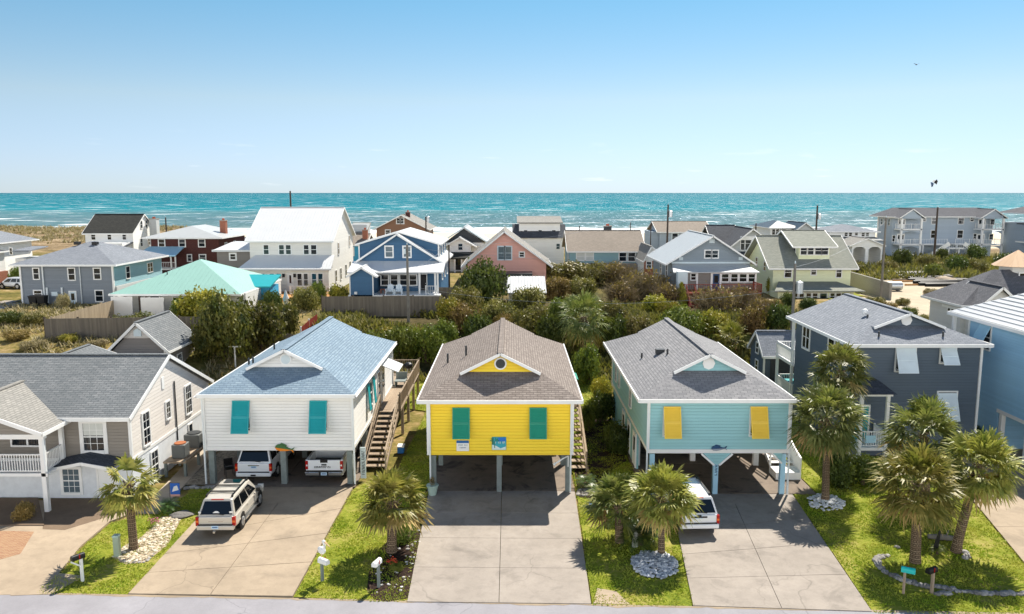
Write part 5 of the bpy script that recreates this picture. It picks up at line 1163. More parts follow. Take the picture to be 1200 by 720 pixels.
# white dormered house
t = bthing('white_dormer_house', 'white beach house with wide flat dormer of three windows', 'house', 632, 150)
Y = 150; x0, x1 = X_(604, 280, Y), X_(661, 280, Y); z1 = Z_(630, 279, Y); zt = Z_(632, 267, Y)
walls(t, x0 - .4, x1, Y, Y + 12, base(x0, Y), z1, M['white_wall']); MB().hexa([(x0 - .6, Y - .6, z1), (x1 + .4, Y - .6, z1), (x1 + .4, Y + 12, z1), (x0 - .6, Y + 12, z1)], [(x0 - .6, Y + 2.8, zt + .4), (x1 + .4, Y + 2.8, zt + .4), (x1 + .4, Y + 8, zt + .4), (x0 - .6, Y + 8, zt + .4)]).build('roof', M['sh_char'], t)
walls(t, x0 + .7, x1 - .7, Y + 1.2, Y + 9, z1 - .1, zt + .9, M['white_wall'], 'dormer'); MB().hexa([(x0 + .3, Y + .6, zt + .75), (x1 - .2, Y + .6, zt + .75), (x1 - .2, Y + 9, zt + 1.7), (x0 + .3, Y + 9, zt + 1.7)], [(x0 + .3, Y + .6, zt + .95), (x1 - .2, Y + .6, zt + .95), (x1 - .2, Y + 9, zt + 1.9), (x0 + .3, Y + 9, zt + 1.9)]).build('dormer_roof', M['sh_pale'], t)
many(t, Y + 1.2, [(614, 270, 618, 275.5), (631, 270, 635, 275.5), (647, 270, 651, 275.5)], tw=.1); many(t, Y, [(652, 286, 656, 292)], tw=.12)
# teal house with brown roof
t = bthing('grey_teal_house', 'grey teal cottage with long brown shingle roof and dark chimney', 'house', 712, 124)
Y = 124; x0, x1 = X_(668, 300, Y), X_(755, 300, Y); ze = Z_(710, 294, Y); zr = Z_(710, 270, Y + 6)
gable_body(t, x0, x1, Y, Y + 12, base(x0, Y), ze, zr - .2, 'X', M['teal_wall']); gable_roof(t, x0 - .5, x1 + .3, Y - .5, Y + 12.5, ze - .1, zr, 'X', M['sh_tan'])
many(t, Y, [(676, 296, 685, 305), (687, 296, 695, 305)], tw=.12, pane=M['curtain']); many(t, Y, [(726, 296, 733.5, 306), (736.5, 296, 744, 306)], tw=.14)
chimney(t, X_(712, 268, Y + 7), Y + 7, zr - 1, Z_(712, 265.5, Y + 7), 1.2, M['dark_wall']); window(t, 'L', x0, Y + 4, ze - 2, .8, 1.2)
MB().box(x0 + .1, x1 - .1, Y - 2.0, Y - .01, base(x0, Y), ze - 1.9).build('deck', M['taupe'], t)
# little white/red gabled house
t = bthing('white_gable_cottage', 'tiny white gabled cottage with red brick base beside the brown roofed cottage', 'cottage', 768, 116)
Y = 116; x0, x1 = X_(755, 310, Y), X_(785, 310, Y); ze = Z_(765, 306, Y); zr = Z_(762, 290, Y); gable_body(t, x0, x1, Y, Y + 9, base(x0, Y), ze, zr, 'Y', M['white_wall'], xr=X_(763, 300, Y)); gable_roof(t, x0 - .2, x1 + .3, Y - .3, Y + 9, ze - .1, zr + .15, 'Y', M['sh_pale'], xr=X_(763, 300, Y))
MB().box(x0 - .05, x1 + .05, Y - .06, Y - .005, base(x0, Y), ze + .02).build('brick_base', M['brickr'], t); many(t, Y - .06, [(758, 307, 763, 314)], tw=.12)
# grey house behind the pole
t = bthing('blue_grey_beach_house', 'blue grey beach house with wide brown roof behind a tall utility pole', 'house', 798, 152)
Y = 152; x0, x1 = X_(773, 275, Y), X_(832, 275, Y); ze = Z_(800, 272, Y); zr = Z_(800, 259.5, Y + 5); gable_body(t, x0, x1, Y, Y + 11, base(x0, Y), ze, zr - .2, 'X', M['dusk']); gable_roof(t, x0 - .6, x1 + .5, Y - .5, Y + 11.5, ze, zr, 'X', M['sh_tan'])
many(t, Y, [(788, 274, 794, 282)], tw=.2, trim=M['trimblue']); walls(t, X_(763, 280, Y + 1), x0 - .01, Y + 1, Y + 9, base(x0, Y), ze, M['dusk'], 'wing_wall')
# grey house with porch and red deck
t = bthing('grey_porch_house', 'grey gabled house with ribbed metal porch roof and red deck', 'house', 828, 100)
Y = 100; x0, x1 = X_(787, 310, Y), X_(879, 310, Y); ze = Z_(830, 306, Y); zr = Z_(836, 276, Y); xm = X_(834, 290, Y); b0 = base(x0, Y)
gable_body(t, x0, x1, Y, Y + 13, b0, ze, zr - .2, 'Y', M['stone_grey'], xr=xm); gable_roof(t, x0 - .9, x1 + .6, Y - .7, Y + 13.5, ze - .35, zr, 'Y', M['mt_grey'], xr=xm)
many(t, Y, [(826.5, 294, 833, 302), (835, 294, 841, 302)], tw=.14); MB().box(xm - .35, xm + .35, Y - .06, Y - .001, Z_(834, 285, Y), Z_(834, 279, Y)).build('gable_vent', M['trimblue'], t)
for px in (798, 868): MB().box(X_(px, 303, Y) - .25, X_(px, 303, Y) + .25, Y - .05, Y - .001, Z_(px, 305, Y), Z_(px, 301.5, Y)).build('gable_vent', M['trimblue'], t)
MB().box(x0, x1, Y - .06, Y - .004, Z_(830, 309, Y), Z_(830, 307, Y)).build('belt_board', M['trimblue'], t)
Yp = Y - 2.6; xa, xb = X_(792, 320, Yp), X_(886, 320, Yp); zp0 = Z_(840, 319, Yp - .4); zp1 = Z_(840, 309.5, Y)
MB().hexa([(xa - .4, Yp - .5, zp0 - .12), (xb + .3, Yp - .5, zp0 - .12), (xb - .6, Y - .07, zp1 - .12), (xa, Y - .07, zp1 - .12)], [(xa - .4, Yp - .5, zp0), (xb + .3, Yp - .5, zp0), (xb - .6, Y - .07, zp1), (xa, Y - .07, zp1)]).build('porch_roof', M['mt_grey'], t)
walls(t, xa + .6, xb - .3, Yp, Y - .07, b0, zp0 - .14, M['taupe'], 'porch_wall')
many(t, Yp, [(810, 321, 815, 328)], tw=.1); many(t, Yp, [(846, 321.5, 853.5, 330), (857, 321.5, 864, 330), (867, 321.5, 874.5, 330), (877.5, 321.5, 884.5, 330)], tw=.13); DF(t, Yp, 835.5, 321, 842.5, 340, mat=M['door_blue'])
for px in (817, 833.8, 844.5, 885.5): MB().box(X_(px, 320, Yp) - .1, X_(px, 320, Yp) + .1, Yp - .15, Yp - .001, b0, zp0 - .13).build('post', M['trim'], t)
zf = Z_(840, 340, Yp - .5); xd0, xd1 = X_(803, 340, Yp - 4), X_(894, 340, Yp - 4)
MB().box(xd0, xd1, Yp - 3.5, Yp - .02, zf - .3, zf).build('deck', M['red_deck'], t); rail(t, [(xd0, Yp - .2), (xd0, Yp - 3.4), (X_(835, 340, Yp - 3.4), Yp - 3.4), (xd1, Yp - 3.4), (xd1, Yp - .2)], zf, 1.0, M['red_deck'], .2)
stair(t, X_(808, 345, 92), X_(818, 345, 92), Yp - 6.5, zf - 2.2, Yp - 3.5, zf, M['red_deck'], rail_sides=(0, 1))
window(t, 'L', x0, Y + 3, ze - 2.2, .9, 1.4, tw=.15); window(t, 'L', x0, Y + 7, ze - 2.2, .9, 1.4, tw=.15)
MB().box(xa - .2, xa + 1.0, Yp - 2.2, Yp - 1.2, zf, zf + 2.4).build('outdoor_shower', M['trimblue'], t)
# pale grey gabled house behind
t = bthing('pale_grey_gable_house', 'pale grey gabled house with charcoal roof and wide balcony window', 'house', 882, 126)
Y = 126; x0, x1 = X_(858, 290, Y), X_(908, 290, Y); xm = X_(881, 280, Y); ze = Z_(880, 289, Y); zr = Z_(881, 268, Y)
gable_body(t, x0, x1, Y, Y + 16, base(x0, Y), ze, zr - .15, 'Y', M['pale_grey'], xr=xm); gable_roof(t, x0 - .8, x1 + .8, Y - .6, Y + 16, ze - .3, zr, 'Y', M['sh_char'], xr=xm)
MB().box(X_(842, 270, Y + 4), xm, Y + 4.2, Y + 15, ze - 2, ze).build('side_wing', M['pale_grey'], t)
gable_roof(t, X_(836, 282, Y + 4), X_(872, 280, Y + 4), Y + 4, Y + 15.5, ze - .5, Z_(848, 264, Y + 9), 'X', M['sh_char'], name='wing_roof')
many(t, Y, [(868.5, 278, 872, 293), (874, 278, 879.5, 293), (881.5, 278, 885, 293)], tw=.12); MB().box(X_(868, 278, Y), X_(886, 278, Y), Y - .08, Y - .001, Z_(877, 281.5, Y), Z_(877, 277.5, Y)).build('window_head', M['trim'], t)
MB().hexa([(x0, Y - 2, Z_(880, 299, Y)), (x1, Y - 2, Z_(880, 299, Y)), (x1, Y - .01, Z_(880, 296, Y)), (x0, Y - .01, Z_(880, 296, Y))], [(x0, Y - 2, Z_(880, 298, Y)), (x1, Y - 2, Z_(880, 298, Y)), (x1, Y - .01, Z_(880, 295, Y)), (x0, Y - .01, Z_(880, 295, Y))]).build('porch_roof', M['sh_char'], t)
# white house with black-blue hip
t = bthing('white_navy_roof_house', 'white beach house with navy hipped porch roof and window row', 'house', 925, 165)
Y = 165; x0, x1 = X_(903, 270, Y), X_(955, 270, Y); ze = Z_(920, 267, Y); walls(t, x0, x1, Y, Y + 12, base(x0, Y), ze, M['white_wall']); hip_roof(t, x0 - .6, x1 - 3.0, Y - .6, Y + 12.5, ze, Z_(925, 258.5, Y + 6), M['mt_dark'], inset=5)
gable_body(t, X_(925, 275, Y - 2), X_(962, 275, Y - 2), Y - 2, Y + 8, base(x0, Y), Z_(940, 276, Y - 2), Z_(943, 262, Y - 2), 'Y', M['pale_grey'], name='wing_wall'); gable_roof(t, X_(920, 278, Y - 2), X_(966, 278, Y - 2), Y - 2.5, Y + 8, Z_(940, 278, Y - 2), Z_(943, 261, Y - 2), 'Y', M['mt_dark'], name='wing_roof')
many(t, Y, [(905, 269, 908, 275), (909.5, 269, 912.5, 275), (914, 269, 917, 275), (918, 269, 920.5, 275)], tw=.12)
# pale lemon house
t = bthing('pale_lemon_house', 'pale lemon two storey house with green grey roof and dormer', 'house', 945, 102)
Y = 102; x0, x1 = X_(906, 320, Y), X_(997, 320, Y); ze = Z_(950, 312, Y); b0 = base(x0, Y) - .8; D = 11; zr = Z_(950, 276, Y + 5.5)
gable_body(t, x0, x1, Y, Y + D, b0, ze, zr - .2, 'X', M['lemon']); gable_roof(t, x0 - .8, x1 + .7, Y - .7, Y + D + .7, ze - .25, zr, 'X', M['sh_olive'])
many(t, Y, [(920, 314, 927, 325), (951, 314, 956, 322), (980.5, 314, 985.5, 325)], tw=.12, trim=M['trim'])
dx0, dx1 = X_(936, 298, Y + 1), X_(972, 298, Y + 1); zde = Z_(955, 288, Y + 1)
walls(t, dx0, dx1, Y + 1, Y + 7, ze + .3, zde, M['lemon'], 'dormer'); many(t, Y + 1, [(938.5, 289.5, 945, 298.5), (947, 289.5, 953, 298.5), (955.5, 289.5, 962, 298.5), (963.5, 289.5, 970, 298.5)], tw=.1)
gable_roof(t, dx0 - 1.0, dx1 + .8, Y + .4, Y + 10, zde - .1, Z_(952, 270, Y + 5), 'X', M['sh_olive'], name='dormer_roof'); window(t, 'L', dx0, Y + 2.6, zde - 1.6, .9, 1.2)
MB().prismX([(Y + 1.2, zde - .05), (Y + 9.2, zde - .05), (Y + 5.2, Z_(952, 271.5, Y + 5))], dx0 + .02, dx0 + .2).build('dormer_gable', M['lemon'], t)
window(t, 'L', x0, Y + 3.4, ze - .9, .8, 1.1); window(t, 'L', x0, Y + 7, ze - .6, .7, 1.1); window(t, 'L', x0, Y + 5.2, ze + 1.6, .6, .8)
Yp = Y - 3; xa, xb = X_(912, 335, Yp), X_(1001, 335, Yp); zp0 = Z_(950, 341, Yp - .4); zp1 = Z_(950, 330, Y)
MB().hexa([(xa - .6, Yp - .6, zp0 - .15), (xb + 1.2, Yp - .6, zp0 - .15), (xb - 1, Y - .01, zp1 - .15), (xa + 1, Y - .01, zp1 - .15)], [(xa - .6, Yp - .6, zp0), (xb + 1.2, Yp - .6, zp0), (xb - 1, Y - .01, zp1), (xa + 1, Y - .01, zp1)]).build('porch_roof', M['sh_olive'], t)
walls(t, xa, xb, Yp, Y - .02, b0, zp0 - .16, M['lemon'], 'porch_wall'); many(t, Yp, [(929, 344, 934, 353), (937, 344, 941.5, 353), (945, 344, 950, 352), (952.5, 344, 957.5, 352), (973, 344, 977.5, 351), (980, 344, 985, 351)], tw=.12); DF(t, Yp, 961, 344, 968, 359, mat=M['door_green'])
MB().box(X_(986, 346, Yp), X_(989.5, 346, Yp), Yp - .07, Yp - .001, Z_(987, 352, Yp), Z_(987, 344, Yp)).build('shutter', M['door_green'], t)
# white house with arched carport
t = bthing('white_arch_house', 'white house with long grey dormer and arched carport beside the dunes', 'house', 995, 160)
Y = 163; x0, x1 = X_(980, 275, Y), X_(1026, 275, Y); ze = Z_(1000, 271.5, Y); walls(t, x0 - 1.5, x1, Y, Y + 10, base(x0, Y), ze, M['white_wall']); hip_roof(t, x0 - 1.8, x1 + .8, Y - .5, Y + 10.5, ze, Z_(1000, 263, Y + 5), M['sh_slate'], inset=4)
many(t, Y, [(969.5, 262 + 0, 972.5, 266)], tw=.1) if False else None
many(t, Y, [(990, 272.5, 993, 277), (995, 272.5, 998, 277), (1002, 272.5, 1005, 276), (1010, 272.5, 1013, 277), (1015, 272.5, 1018, 277)], tw=.1)
MB().hexa([(X_(966, 280, Y - 2), Y - 3, Z_(990, 283, Y - 3)), (x1 + .5, Y - 3, Z_(990, 283, Y - 3)), (x1, Y - .01, Z_(990, 279, Y)), (x0 - 1.5, Y - .01, Z_(990, 279, Y))], [(X_(966, 280, Y - 2), Y - 3, Z_(990, 282, Y - 3)), (x1 + .5, Y - 3, Z_(990, 282, Y - 3)), (x1, Y - .01, Z_(990, 278, Y)), (x0 - 1.5, Y - .01, Z_(990, 278, Y))]).build('porch_roof', M['mt_dark'], t)
Yc = 150; xa, xb = X_(998, 295, Yc), X_(1034, 295, Yc); zc0 = Z_(1015, 288, Yc); bz = base(xa, Yc)
ar = MB(); n = 8
for (u0, u1) in ((xa, (xa + xb) / 2), ((xa + xb) / 2, xb)):
    ar.box(u0, u0 + .3, Yc, Yc + 6, bz, zc0); ar.box(u1 - .3, u1, Yc, Yc + 6, bz, zc0)
    for i in range(n):
        a0, a1 = u0 + .3 + (u1 - u0 - .6) * i / n, u0 + .3 + (u1 - u0 - .6) * (i + 1) / n
        f = lambda u: zc0 - .25 - 1.0 * abs(2 * (u - u0) / (u1 - u0) - 1) ** 3
        ar.hexa([(a0, Yc, f(a0)), (a1, Yc, f(a1)), (a1, Yc + .3, f(a1)), (a0, Yc + .3, f(a0))], [(a0, Yc, zc0), (a1, Yc, zc0), (a1, Yc + .3, zc0), (a0, Yc + .3, zc0)])
ar.build('carport_arch', M['white_wall'], t); gable_roof(t, xa - .6, xb + .4, Yc - .5, Yc + 7, zc0, zc0 + 1.4, 'Y', M['sh_pale'], name='carport_roof'); MB().prismY([(xa - .2, zc0), (xb, zc0), ((xa + xb) / 2, zc0 + 1.15)], Yc - .1, Yc + .1).build('carport_gable', M['white_wall'], t)
# apartment block
t = bthing('apartment_building', 'long grey three storey apartment building with white balconies by the beach', 'apartments', 1095, 180)
Y = 182; x0, x1 = X_(1045, 270, Y), X_(1170, 270, Y); ze = Z_(1100, 254, Y); b0 = base(x0, Y) - .5; st_ = (ze - b0) / 3; zr = Z_(1100, 243.5, Y + 3.7)
walls(t, x0 + .05, x1 - 2.6, Y, Y + 7.5, b0, ze, M['dusk']); hip_roof(t, x0 - 1.6, x1 + .6, Y - .9, Y + 8.4, ze, zr, M['sh_mauve'], inset=3.2)
MB().box(x1 - 2.59, x1 - .5, Y + 1.5, Y + 7, b0, ze).build('end_wall', M['dusk'], t)
z2, z1 = Z_(1100, 268, Y), Z_(1100, 285.5, Y)
for (pa, pb, pk) in ((1057, 1080, 1069), (1152, 1176, 1164)):
    xa, xb = X_(pa, 260, Y - 3), X_(pb, 260, Y - 3); xk = (xa + xb) / 2; zg = Z_(pk, 245.5, Y - 3)
    gable_roof(t, xa - .7, xb + .7, Y - 3.4, Y + 4, ze - .2, zg + .1, 'Y', M['sh_mauve'], name='bay_roof'); MB().prismY([(xa, ze - .4), (xb, ze - .4), (xb, ze - .2), (xk, zg - .15), (xa, ze - .2)], Y - 3.1, Y - 2.9).build('bay_gable', M['dusk'], t)
    for z in (z1, z2): MB().box(xa - .3, xb + .3, Y - 3.2, Y - .01, z - .25, z).build('balcony_floor', M['trim'], t); rail(t, [(xa, Y - .2), (xa, Y - 3), (xk, Y - 3), (xb, Y - 3), (xb, Y - .2)], z, 1.1, gap=.5)
    for xx in (xa, xb): MB().box(xx - .2, xx + .2, Y - 3.2, Y - 2.8, b0, ze - .35).build('post', M['trim'], t)
    for z in (z1, z2): door(t, 'F', Y, xk - .8, z + .02, 1.6, 2.1); window(t, 'F', Y, xa + 1.0 if pa < 1100 else xk + 1.6, z + .8, .8, 1.3)
    for z in (z1, z2, b0 + .2): a_ = MB(); [a_.hexa([(xa + .2 + (xb - xa - .4) * i / 8, Y - 3.05, z + st_ - .35 - .6 * abs(i / 4 - 1) ** 2.5), (xa + .2 + (xb - xa - .4) * (i + 1) / 8, Y - 3.05, z + st_ - .35 - .6 * abs((i + 1) / 4 - 1) ** 2.5), (xa + .2 + (xb - xa - .4) * (i + 1) / 8, Y - 2.95, z + st_ - .35 - .6 * abs((i + 1) / 4 - 1) ** 2.5), (xa + .2 + (xb - xa - .4) * i / 8, Y - 2.95, z + st_ - .35 - .6 * abs(i / 4 - 1) ** 2.5)], [(xa + .2 + (xb - xa - .4) * i / 8, Y - 3.05, z + st_ - .2), (xa + .2 + (xb - xa - .4) * (i + 1) / 8, Y - 3.05, z + st_ - .2), (xa + .2 + (xb - xa - .4) * (i + 1) / 8, Y - 2.95, z + st_ - .2), (xa + .2 + (xb - xa - .4) * i / 8, Y - 2.95, z + st_ - .2)]) for i in range(8)]; a_.build('balcony_arch', M['dusk'], t)
for (pa, pb) in ((1080, 1110), (1120, 1152)):
    xa, xb = X_(pa, 285, Y - 2.4), X_(pb, 285, Y - 2.4); MB().box(xa, xb, Y - 2.4, Y - .01, z1 - .25, z1 - .01).build('walkway', M['trim'], t); rail(t, [(xa, Y - 2.3), ((xa + xb) / 2, Y - 2.3), (xb, Y - 2.3)], z1, 1.1, gap=.5)
    for xx in (xa + .4, xb - .4): MB().box(xx - .15, xx + .15, Y - 2.4, Y - 2.1, b0, z1 - .2).build('post', M['trim'], t)
for px in (1095, 1126): window(t, 'F', Y, X_(px, 260, Y), Z_(px, 262.5, Y), 1.2, 1.5, tw=.12); window(t, 'F', Y, X_(px - 1, 275, Y), Z_(px, 279, Y), 1.2, 1.7, tw=.12)
for px in (1083, 1139): window(t, 'F', Y, X_(px, 258, Y), Z_(px, 259.5, Y), .7, .8, tw=.1)
for px, py in ((1047, 283), (1142, 281)): window(t, 'F', Y, X_(px, py, Y), Z_(px, py, Y), .6, 1.3, tw=.1)
for yy in (1.6, 3.4, 5.2): window(t, 'L', x0 + .05, Y + yy, z2 + .7, .8, 1.4, tw=.1)
xs = X_(1118, 290, Y - 4); 
for sg_ in (-1, 1):
    m_ = MB(); [m_.box(xs + sg_ * (1.6 + i * .55), xs + sg_ * (1.6 + (i + 1) * .55), Y - 5, Y - 3.4, z1 - .9 - i * .33, z1 - .8 - i * .33) for i in range(9)]; m_.build('stairs', M['trim'], t)
    MB().beam((xs + sg_ * 1.6, Y - 5.05, z1 + .3), (xs + sg_ * 6.5, Y - 5.05, z1 - 2.8), .08, .9).build('stair_rail', M['trim'], t)
MB().box(xs - 1.6, xs + 1.6, Y - 5, Y - 2.4, z1 - .95, z1 - .7).build('landing', M['trim'], t); rail(t, [(xs - 1.6, Y - 4.95), (xs + 1.6, Y - 4.95)], z1 - .7, 1.0, gap=.4)
for px in (1112, 1124): MB().box(X_(px, 290, Y - 4.9) - .12, X_(px, 290, Y - 4.9) + .12, Y - 5, Y - 4.76, b0, z1 - .9).build('post', M['trim'], t)
for px in (1028.5, 1031): MB().box(X_(px, 270, Y + 7) - .15, X_(px, 270, Y + 7) + .15, Y + 6.8, Y + 7.1, b0, ze).build('post', M['trim'], t)
# edge tower at far right
t = bthing('balcony_tower_house', 'grey building with stacked balconies cut by the right edge of the frame', 'building', 1200, 170)
Y = 172; x0 = X_(1194, 270, Y); b0 = base(x0, Y); walls(t, x0 + 2.0, x0 + 12, Y, Y + 9, b0, Z_(1196, 262, Y), M['dusk'])
for py in (263, 284): MB().box(x0 - .6, x0 + 12, Y - 3, Y - .01, Z_(1196, py, Y), Z_(1196, py, Y) + .3).build('balcony_floor', M['mt_dark'] if py < 270 else M['trim'], t)
rail(t, [(x0, Y - 2.9), (x0 + 5, Y - 2.9)], Z_(1196, 284, Y) + .3, 1.1, gap=.4); hip_roof(t, x0 + .5, x0 + 14, Y - 1, Y + 9, Z_(1196, 250, Y), Z_(1196, 241, Y), M['sh_mauve'], inset=4)
MB().box(x0 + 1.2, x0 + 1.4, Y - 1, Y - .7, Z_(1196, 262, Y), Z_(1196, 251, Y)).build('post', M['trim'], t)
for xx in (x0, x0 + 4): MB().box(xx - .15, xx + .15, Y - 3, Y - 2.7, b0, Z_(1196, 263, Y)).build('post', M['trim'], t)
# beige house with cupola, right
t = thing('beige_cupola_house', 'light beige house with brown grey roofs and tan octagonal cupola', 'house', (40.5, 69.6, 3))
gable_body(t, 40.0, 46, 69.6, 75, .5, 6.25, 7.9, 'Y', M['beige_wall'], xr=41.6) if False else None
walls(t, 40.0, 60, 69.9, 75.2, 0, 6.2, M['beige_wall']); hip_roof(t, 39.6, 66, 69.2, 76.2, 6.15, 9.0, M['sh_mauve'], inset=4.6)
gable_body(t, 40.4, 44.4, 68.4, 70.5, 0, 6.0, 7.75, 'Y', M['beige_wall'], name='wing_wall'); gable_roof(t, 40.0, 44.8, 68.0, 73, 5.75, 7.95, 'Y', M['sh_mauve'], name='wing_roof')
window(t, 'F', 68.4, 42.7, 6.0, .55, .8); 
for y in (70.6, 71.2, 71.8): window(t, 'L', 40.0, y, 5.0, .42, .55, 'plain')
cu = MB(); cx_, cy_ = 46.9, 73.5; cu.tube((cx_, cy_, 7.5), (cx_, cy_, 9.35), 1.45, n=8); co_ = cu.build('cupola', M['beige_wall'], t)
MB().tube((cx_, cy_, 9.3), (cx_, cy_, 10.75), 2.15, .04, n=8).build('cupola_roof', M['mt_tan'], co_)
window(t, 'F', cy_ - 1.38, cx_ - .35, 8.2, .45, .5)
# left edge neighbours
t = bthing('white_edge_house', 'white house with grey roof at the left edge near the dunes', 'house', 10, 125)
Y = 128; x0, x1 = X_(-60, 300, Y), X_(17, 300, Y + 5); ze = Z_(8, 285, Y); b0 = base(x0, Y); walls(t, x0, x1, Y, Y + 10, b0, ze, M['white_wall']); hip_roof(t, x0, x1 + .8, Y - .8, Y + 11, ze, Z_(0, 270, Y + 5), M['sh_slate'], inset=5); many(t, Y, [(11.5, 291, 14.5, 298)], tw=.1)
MB().box(X_(18, 305, Y), X_(30, 305, Y), Y, Y + 5, b0, Z_(24, 303, Y)).build('side_deck', M['white_wall'], t); MB().hexa([(X_(17, 296, Y), Y - .5, Z_(24, 295, Y)), (X_(36, 296, Y), Y - .5, Z_(24, 295, Y)), (X_(36, 296, Y), Y + 5, Z_(24, 292, Y)), (X_(17, 296, Y), Y + 5, Z_(24, 292, Y))], [(X_(17, 296, Y), Y - .5, Z_(24, 293.5, Y)), (X_(36, 296, Y), Y - .5, Z_(24, 293.5, Y)), (X_(36, 296, Y), Y + 5, Z_(24, 291, Y)), (X_(17, 296, Y), Y + 5, Z_(24, 291, Y))]).build('deck_roof', M['sh_slate'], t)
t = bthing('brick_edge_house', 'pale house with brick lower storey cut by the left edge', 'house', -20, 104)
Y = 104; x1 = X_(8, 330, Y + 9); walls(t, x1 - 10, x1, Y, Y + 9, Z_(0, 325, Y), Z_(0, 300, Y), M['beige_wall']); MB().box(x1 - 10, x1 + .3, Y - .4, Y + 9, base(x1, Y), Z_(0, 325, Y) - .01).build('brick_base', M['brickr'], t); hip_roof(t, x1 - 10.5, x1 + .4, Y - .6, Y + 9.5, Z_(0, 300, Y), Z_(0, 291, Y), M['sh_char'], inset=4)
# ------------------------------------------------------------------ vegetation
def land_hit(px, py, y0=30.0, dz=0.0):
    dx, dy, dw = ray(px, py); Y = y0
    while Y < 420:
        t = Y / dy; x = dx * t; z = CAM_H + dw * t
        if z <= tz(x, Y) + dz: return x, Y, tz(x, Y)
        Y += .25
    return dx * 420 / dy, 420, -3
M['lf_dark'] = leaf('dark_evergreen_leaves', '#222f15', '#425423', '#6b7836', .25, .45)
M['lf_mid'] = leaf('green_leaves', '#2c3d18', '#5f752c', '#97a047', .3, .45)
M['lf_yel'] = leaf('yellow_green_leaves', '#4d561a', '#96942e', '#cbb84e', .35, .5)
M['lf_olive'] = leaf('olive_leaves', '#36391b', '#6d6c38', '#ab9c5a', .3, .5)
M['lf_rust'] = leaf('rusty_leaves', '#45371c', '#7d6438', '#ae9058', .3, .55)
M['lf_pale'] = leaf('pale_dry_leaves', '#7d7350', '#a89b70', '#c6b88c', .3, .6)
M['twig'] = leaf('reddish_bare_twigs', '#524636', '#7b6a54', '#9a876d', .1, .8)
M['cedar'] = leaf('cedar_sprays', '#26331a', '#4f5926', '#857a3a', .25, .5)
M['frond'] = leaf('palm_fronds', '#2f431b', '#64733a', '#a29f5c', .35, .42, 2.2)
M['frond_y'] = leaf('sunny_palm_fronds', '#44541f', '#82883c', '#bfb15e', .38, .42, 2.2)
M['frond_dead'] = leaf('dry_palm_fronds', '#7b6238', '#a98b55', '#c4a86f', .2, .7)
M['sago'] = leaf('sago_leaves', '#2b4220', '#48622f', '#5f7a3e', .2, .3)
M['bark'] = paint('brown_bark', '#5d4d3e', .9, .3, 5)
m_ = N('palm_trunk_bark'); m_.set(.9, .1); _b = m_.n('TexBrick'); _b.inputs['Scale'].default_value = 1; _b.inputs['Brick Width'].default_value = .16; _b.inputs['Row Height'].default_value = .09; _b.inputs['Mortar Size'].default_value = .02
for k, c in (('Color1', '#7c6a56'), ('Color2', '#9a8870'), ('Mortar', '#473c31')): _b.inputs[k].default_value = C(c)
m_.l(m_.uv(), _b.inputs['Vector']); m_.col(m_.mix(m_.ramp(m_.noise(7, 4), [(.4, 0.0), (.65, .7)]), _b.outputs[0], '#6b5a48')); m_.bump(_b.outputs['Fac'], -1, .05); M['palmtrunk'] = m_.m

def foliage_mesh(name, seed, n, leaf_s, lobes=9, flat=.0, up=.0, shape='round', asp=.55):
    rng = np.random.default_rng(seed)
    if shape == 'round':
        c = rng.normal(0, 1, (lobes, 3)); c /= np.linalg.norm(c, axis=1)[:, None]; c *= rng.uniform(.25, .62, (lobes, 1)); c[:, 2] = np.abs(c[:, 2]) * .75 + .32; r = rng.uniform(.26, .46, lobes)
    elif shape == 'cone':
        z = rng.uniform(.08, .9, lobes); a = rng.uniform(0, 6.28, lobes); q = (1 - z) * .62; c = np.stack([np.cos(a) * q, np.sin(a) * q, z], 1); r = .1 + .26 * (1 - z)
    elif shape == 'wide':
        a = rng.uniform(0, 6.28, lobes); q = rng.uniform(.1, .72, lobes); c = np.stack([np.cos(a) * q, np.sin(a) * q, rng.uniform(.3, .66, lobes)], 1); r = rng.uniform(.2, .36, lobes)
    k = rng.choice(lobes, n, p=r ** 2 / (r ** 2).sum())
    d = rng.normal(0, 1, (n, 3)); d[:, 2] += .35; d /= np.linalg.norm(d, axis=1)[:, None]
    rad = r[k] * (.55 + .55 * rng.random(n) ** .6) * (1 + .18 * rng.normal(0, 1, n))
    p = c[k] + d * rad[:, None]; p[:, 2] = np.maximum(p[:, 2], .02)
    nn = d + rng.normal(0, .7, (n, 3)); nn /= np.linalg.norm(nn, axis=1)[:, None]
    t = np.cross(nn, rng.normal(0, 1, (n, 3)) + np.array([0, 0, up])); t /= np.linalg.norm(t, axis=1)[:, None] + 1e-9; b = np.cross(nn, t)
    if up: t, b = b, t
    s = leaf_s * rng.uniform(.55, 1.35, n)[:, None]
    co = np.stack([p - t * s - b * s * asp * .4, p + b * s * -asp, p + t * s, p + b * s * asp], 1)
    return polys_np(co, name)
def twig_mesh(name, seed, n):
    rng = np.random.default_rng(seed); a = rng.uniform(0, 6.28, n); base_ = rng.normal(0, .22, (n, 3)); base_[:, 2] = rng.uniform(.05, .6, n)
    base_[:, 0] += np.cos(a) * .45 * base_[:, 2]; base_[:, 1] += np.sin(a) * .45 * base_[:, 2]
    d = np.stack([np.cos(a) * .7, np.sin(a) * .7, rng.uniform(.25, 1.1, n)], 1) + rng.normal(0, .35, (n, 3)); d /= np.linalg.norm(d, axis=1)[:, None]
    L = rng.uniform(.18, .5, n)[:, None]; sd = np.cross(d, rng.normal(0, 1, (n, 3))); sd /= np.linalg.norm(sd, axis=1)[:, None]; w = rng.uniform(.006, .014, n)[:, None]
    co = np.stack([base_ - sd * w, base_ + sd * w, base_ + d * L], 1)
    return polys_np(co, name)
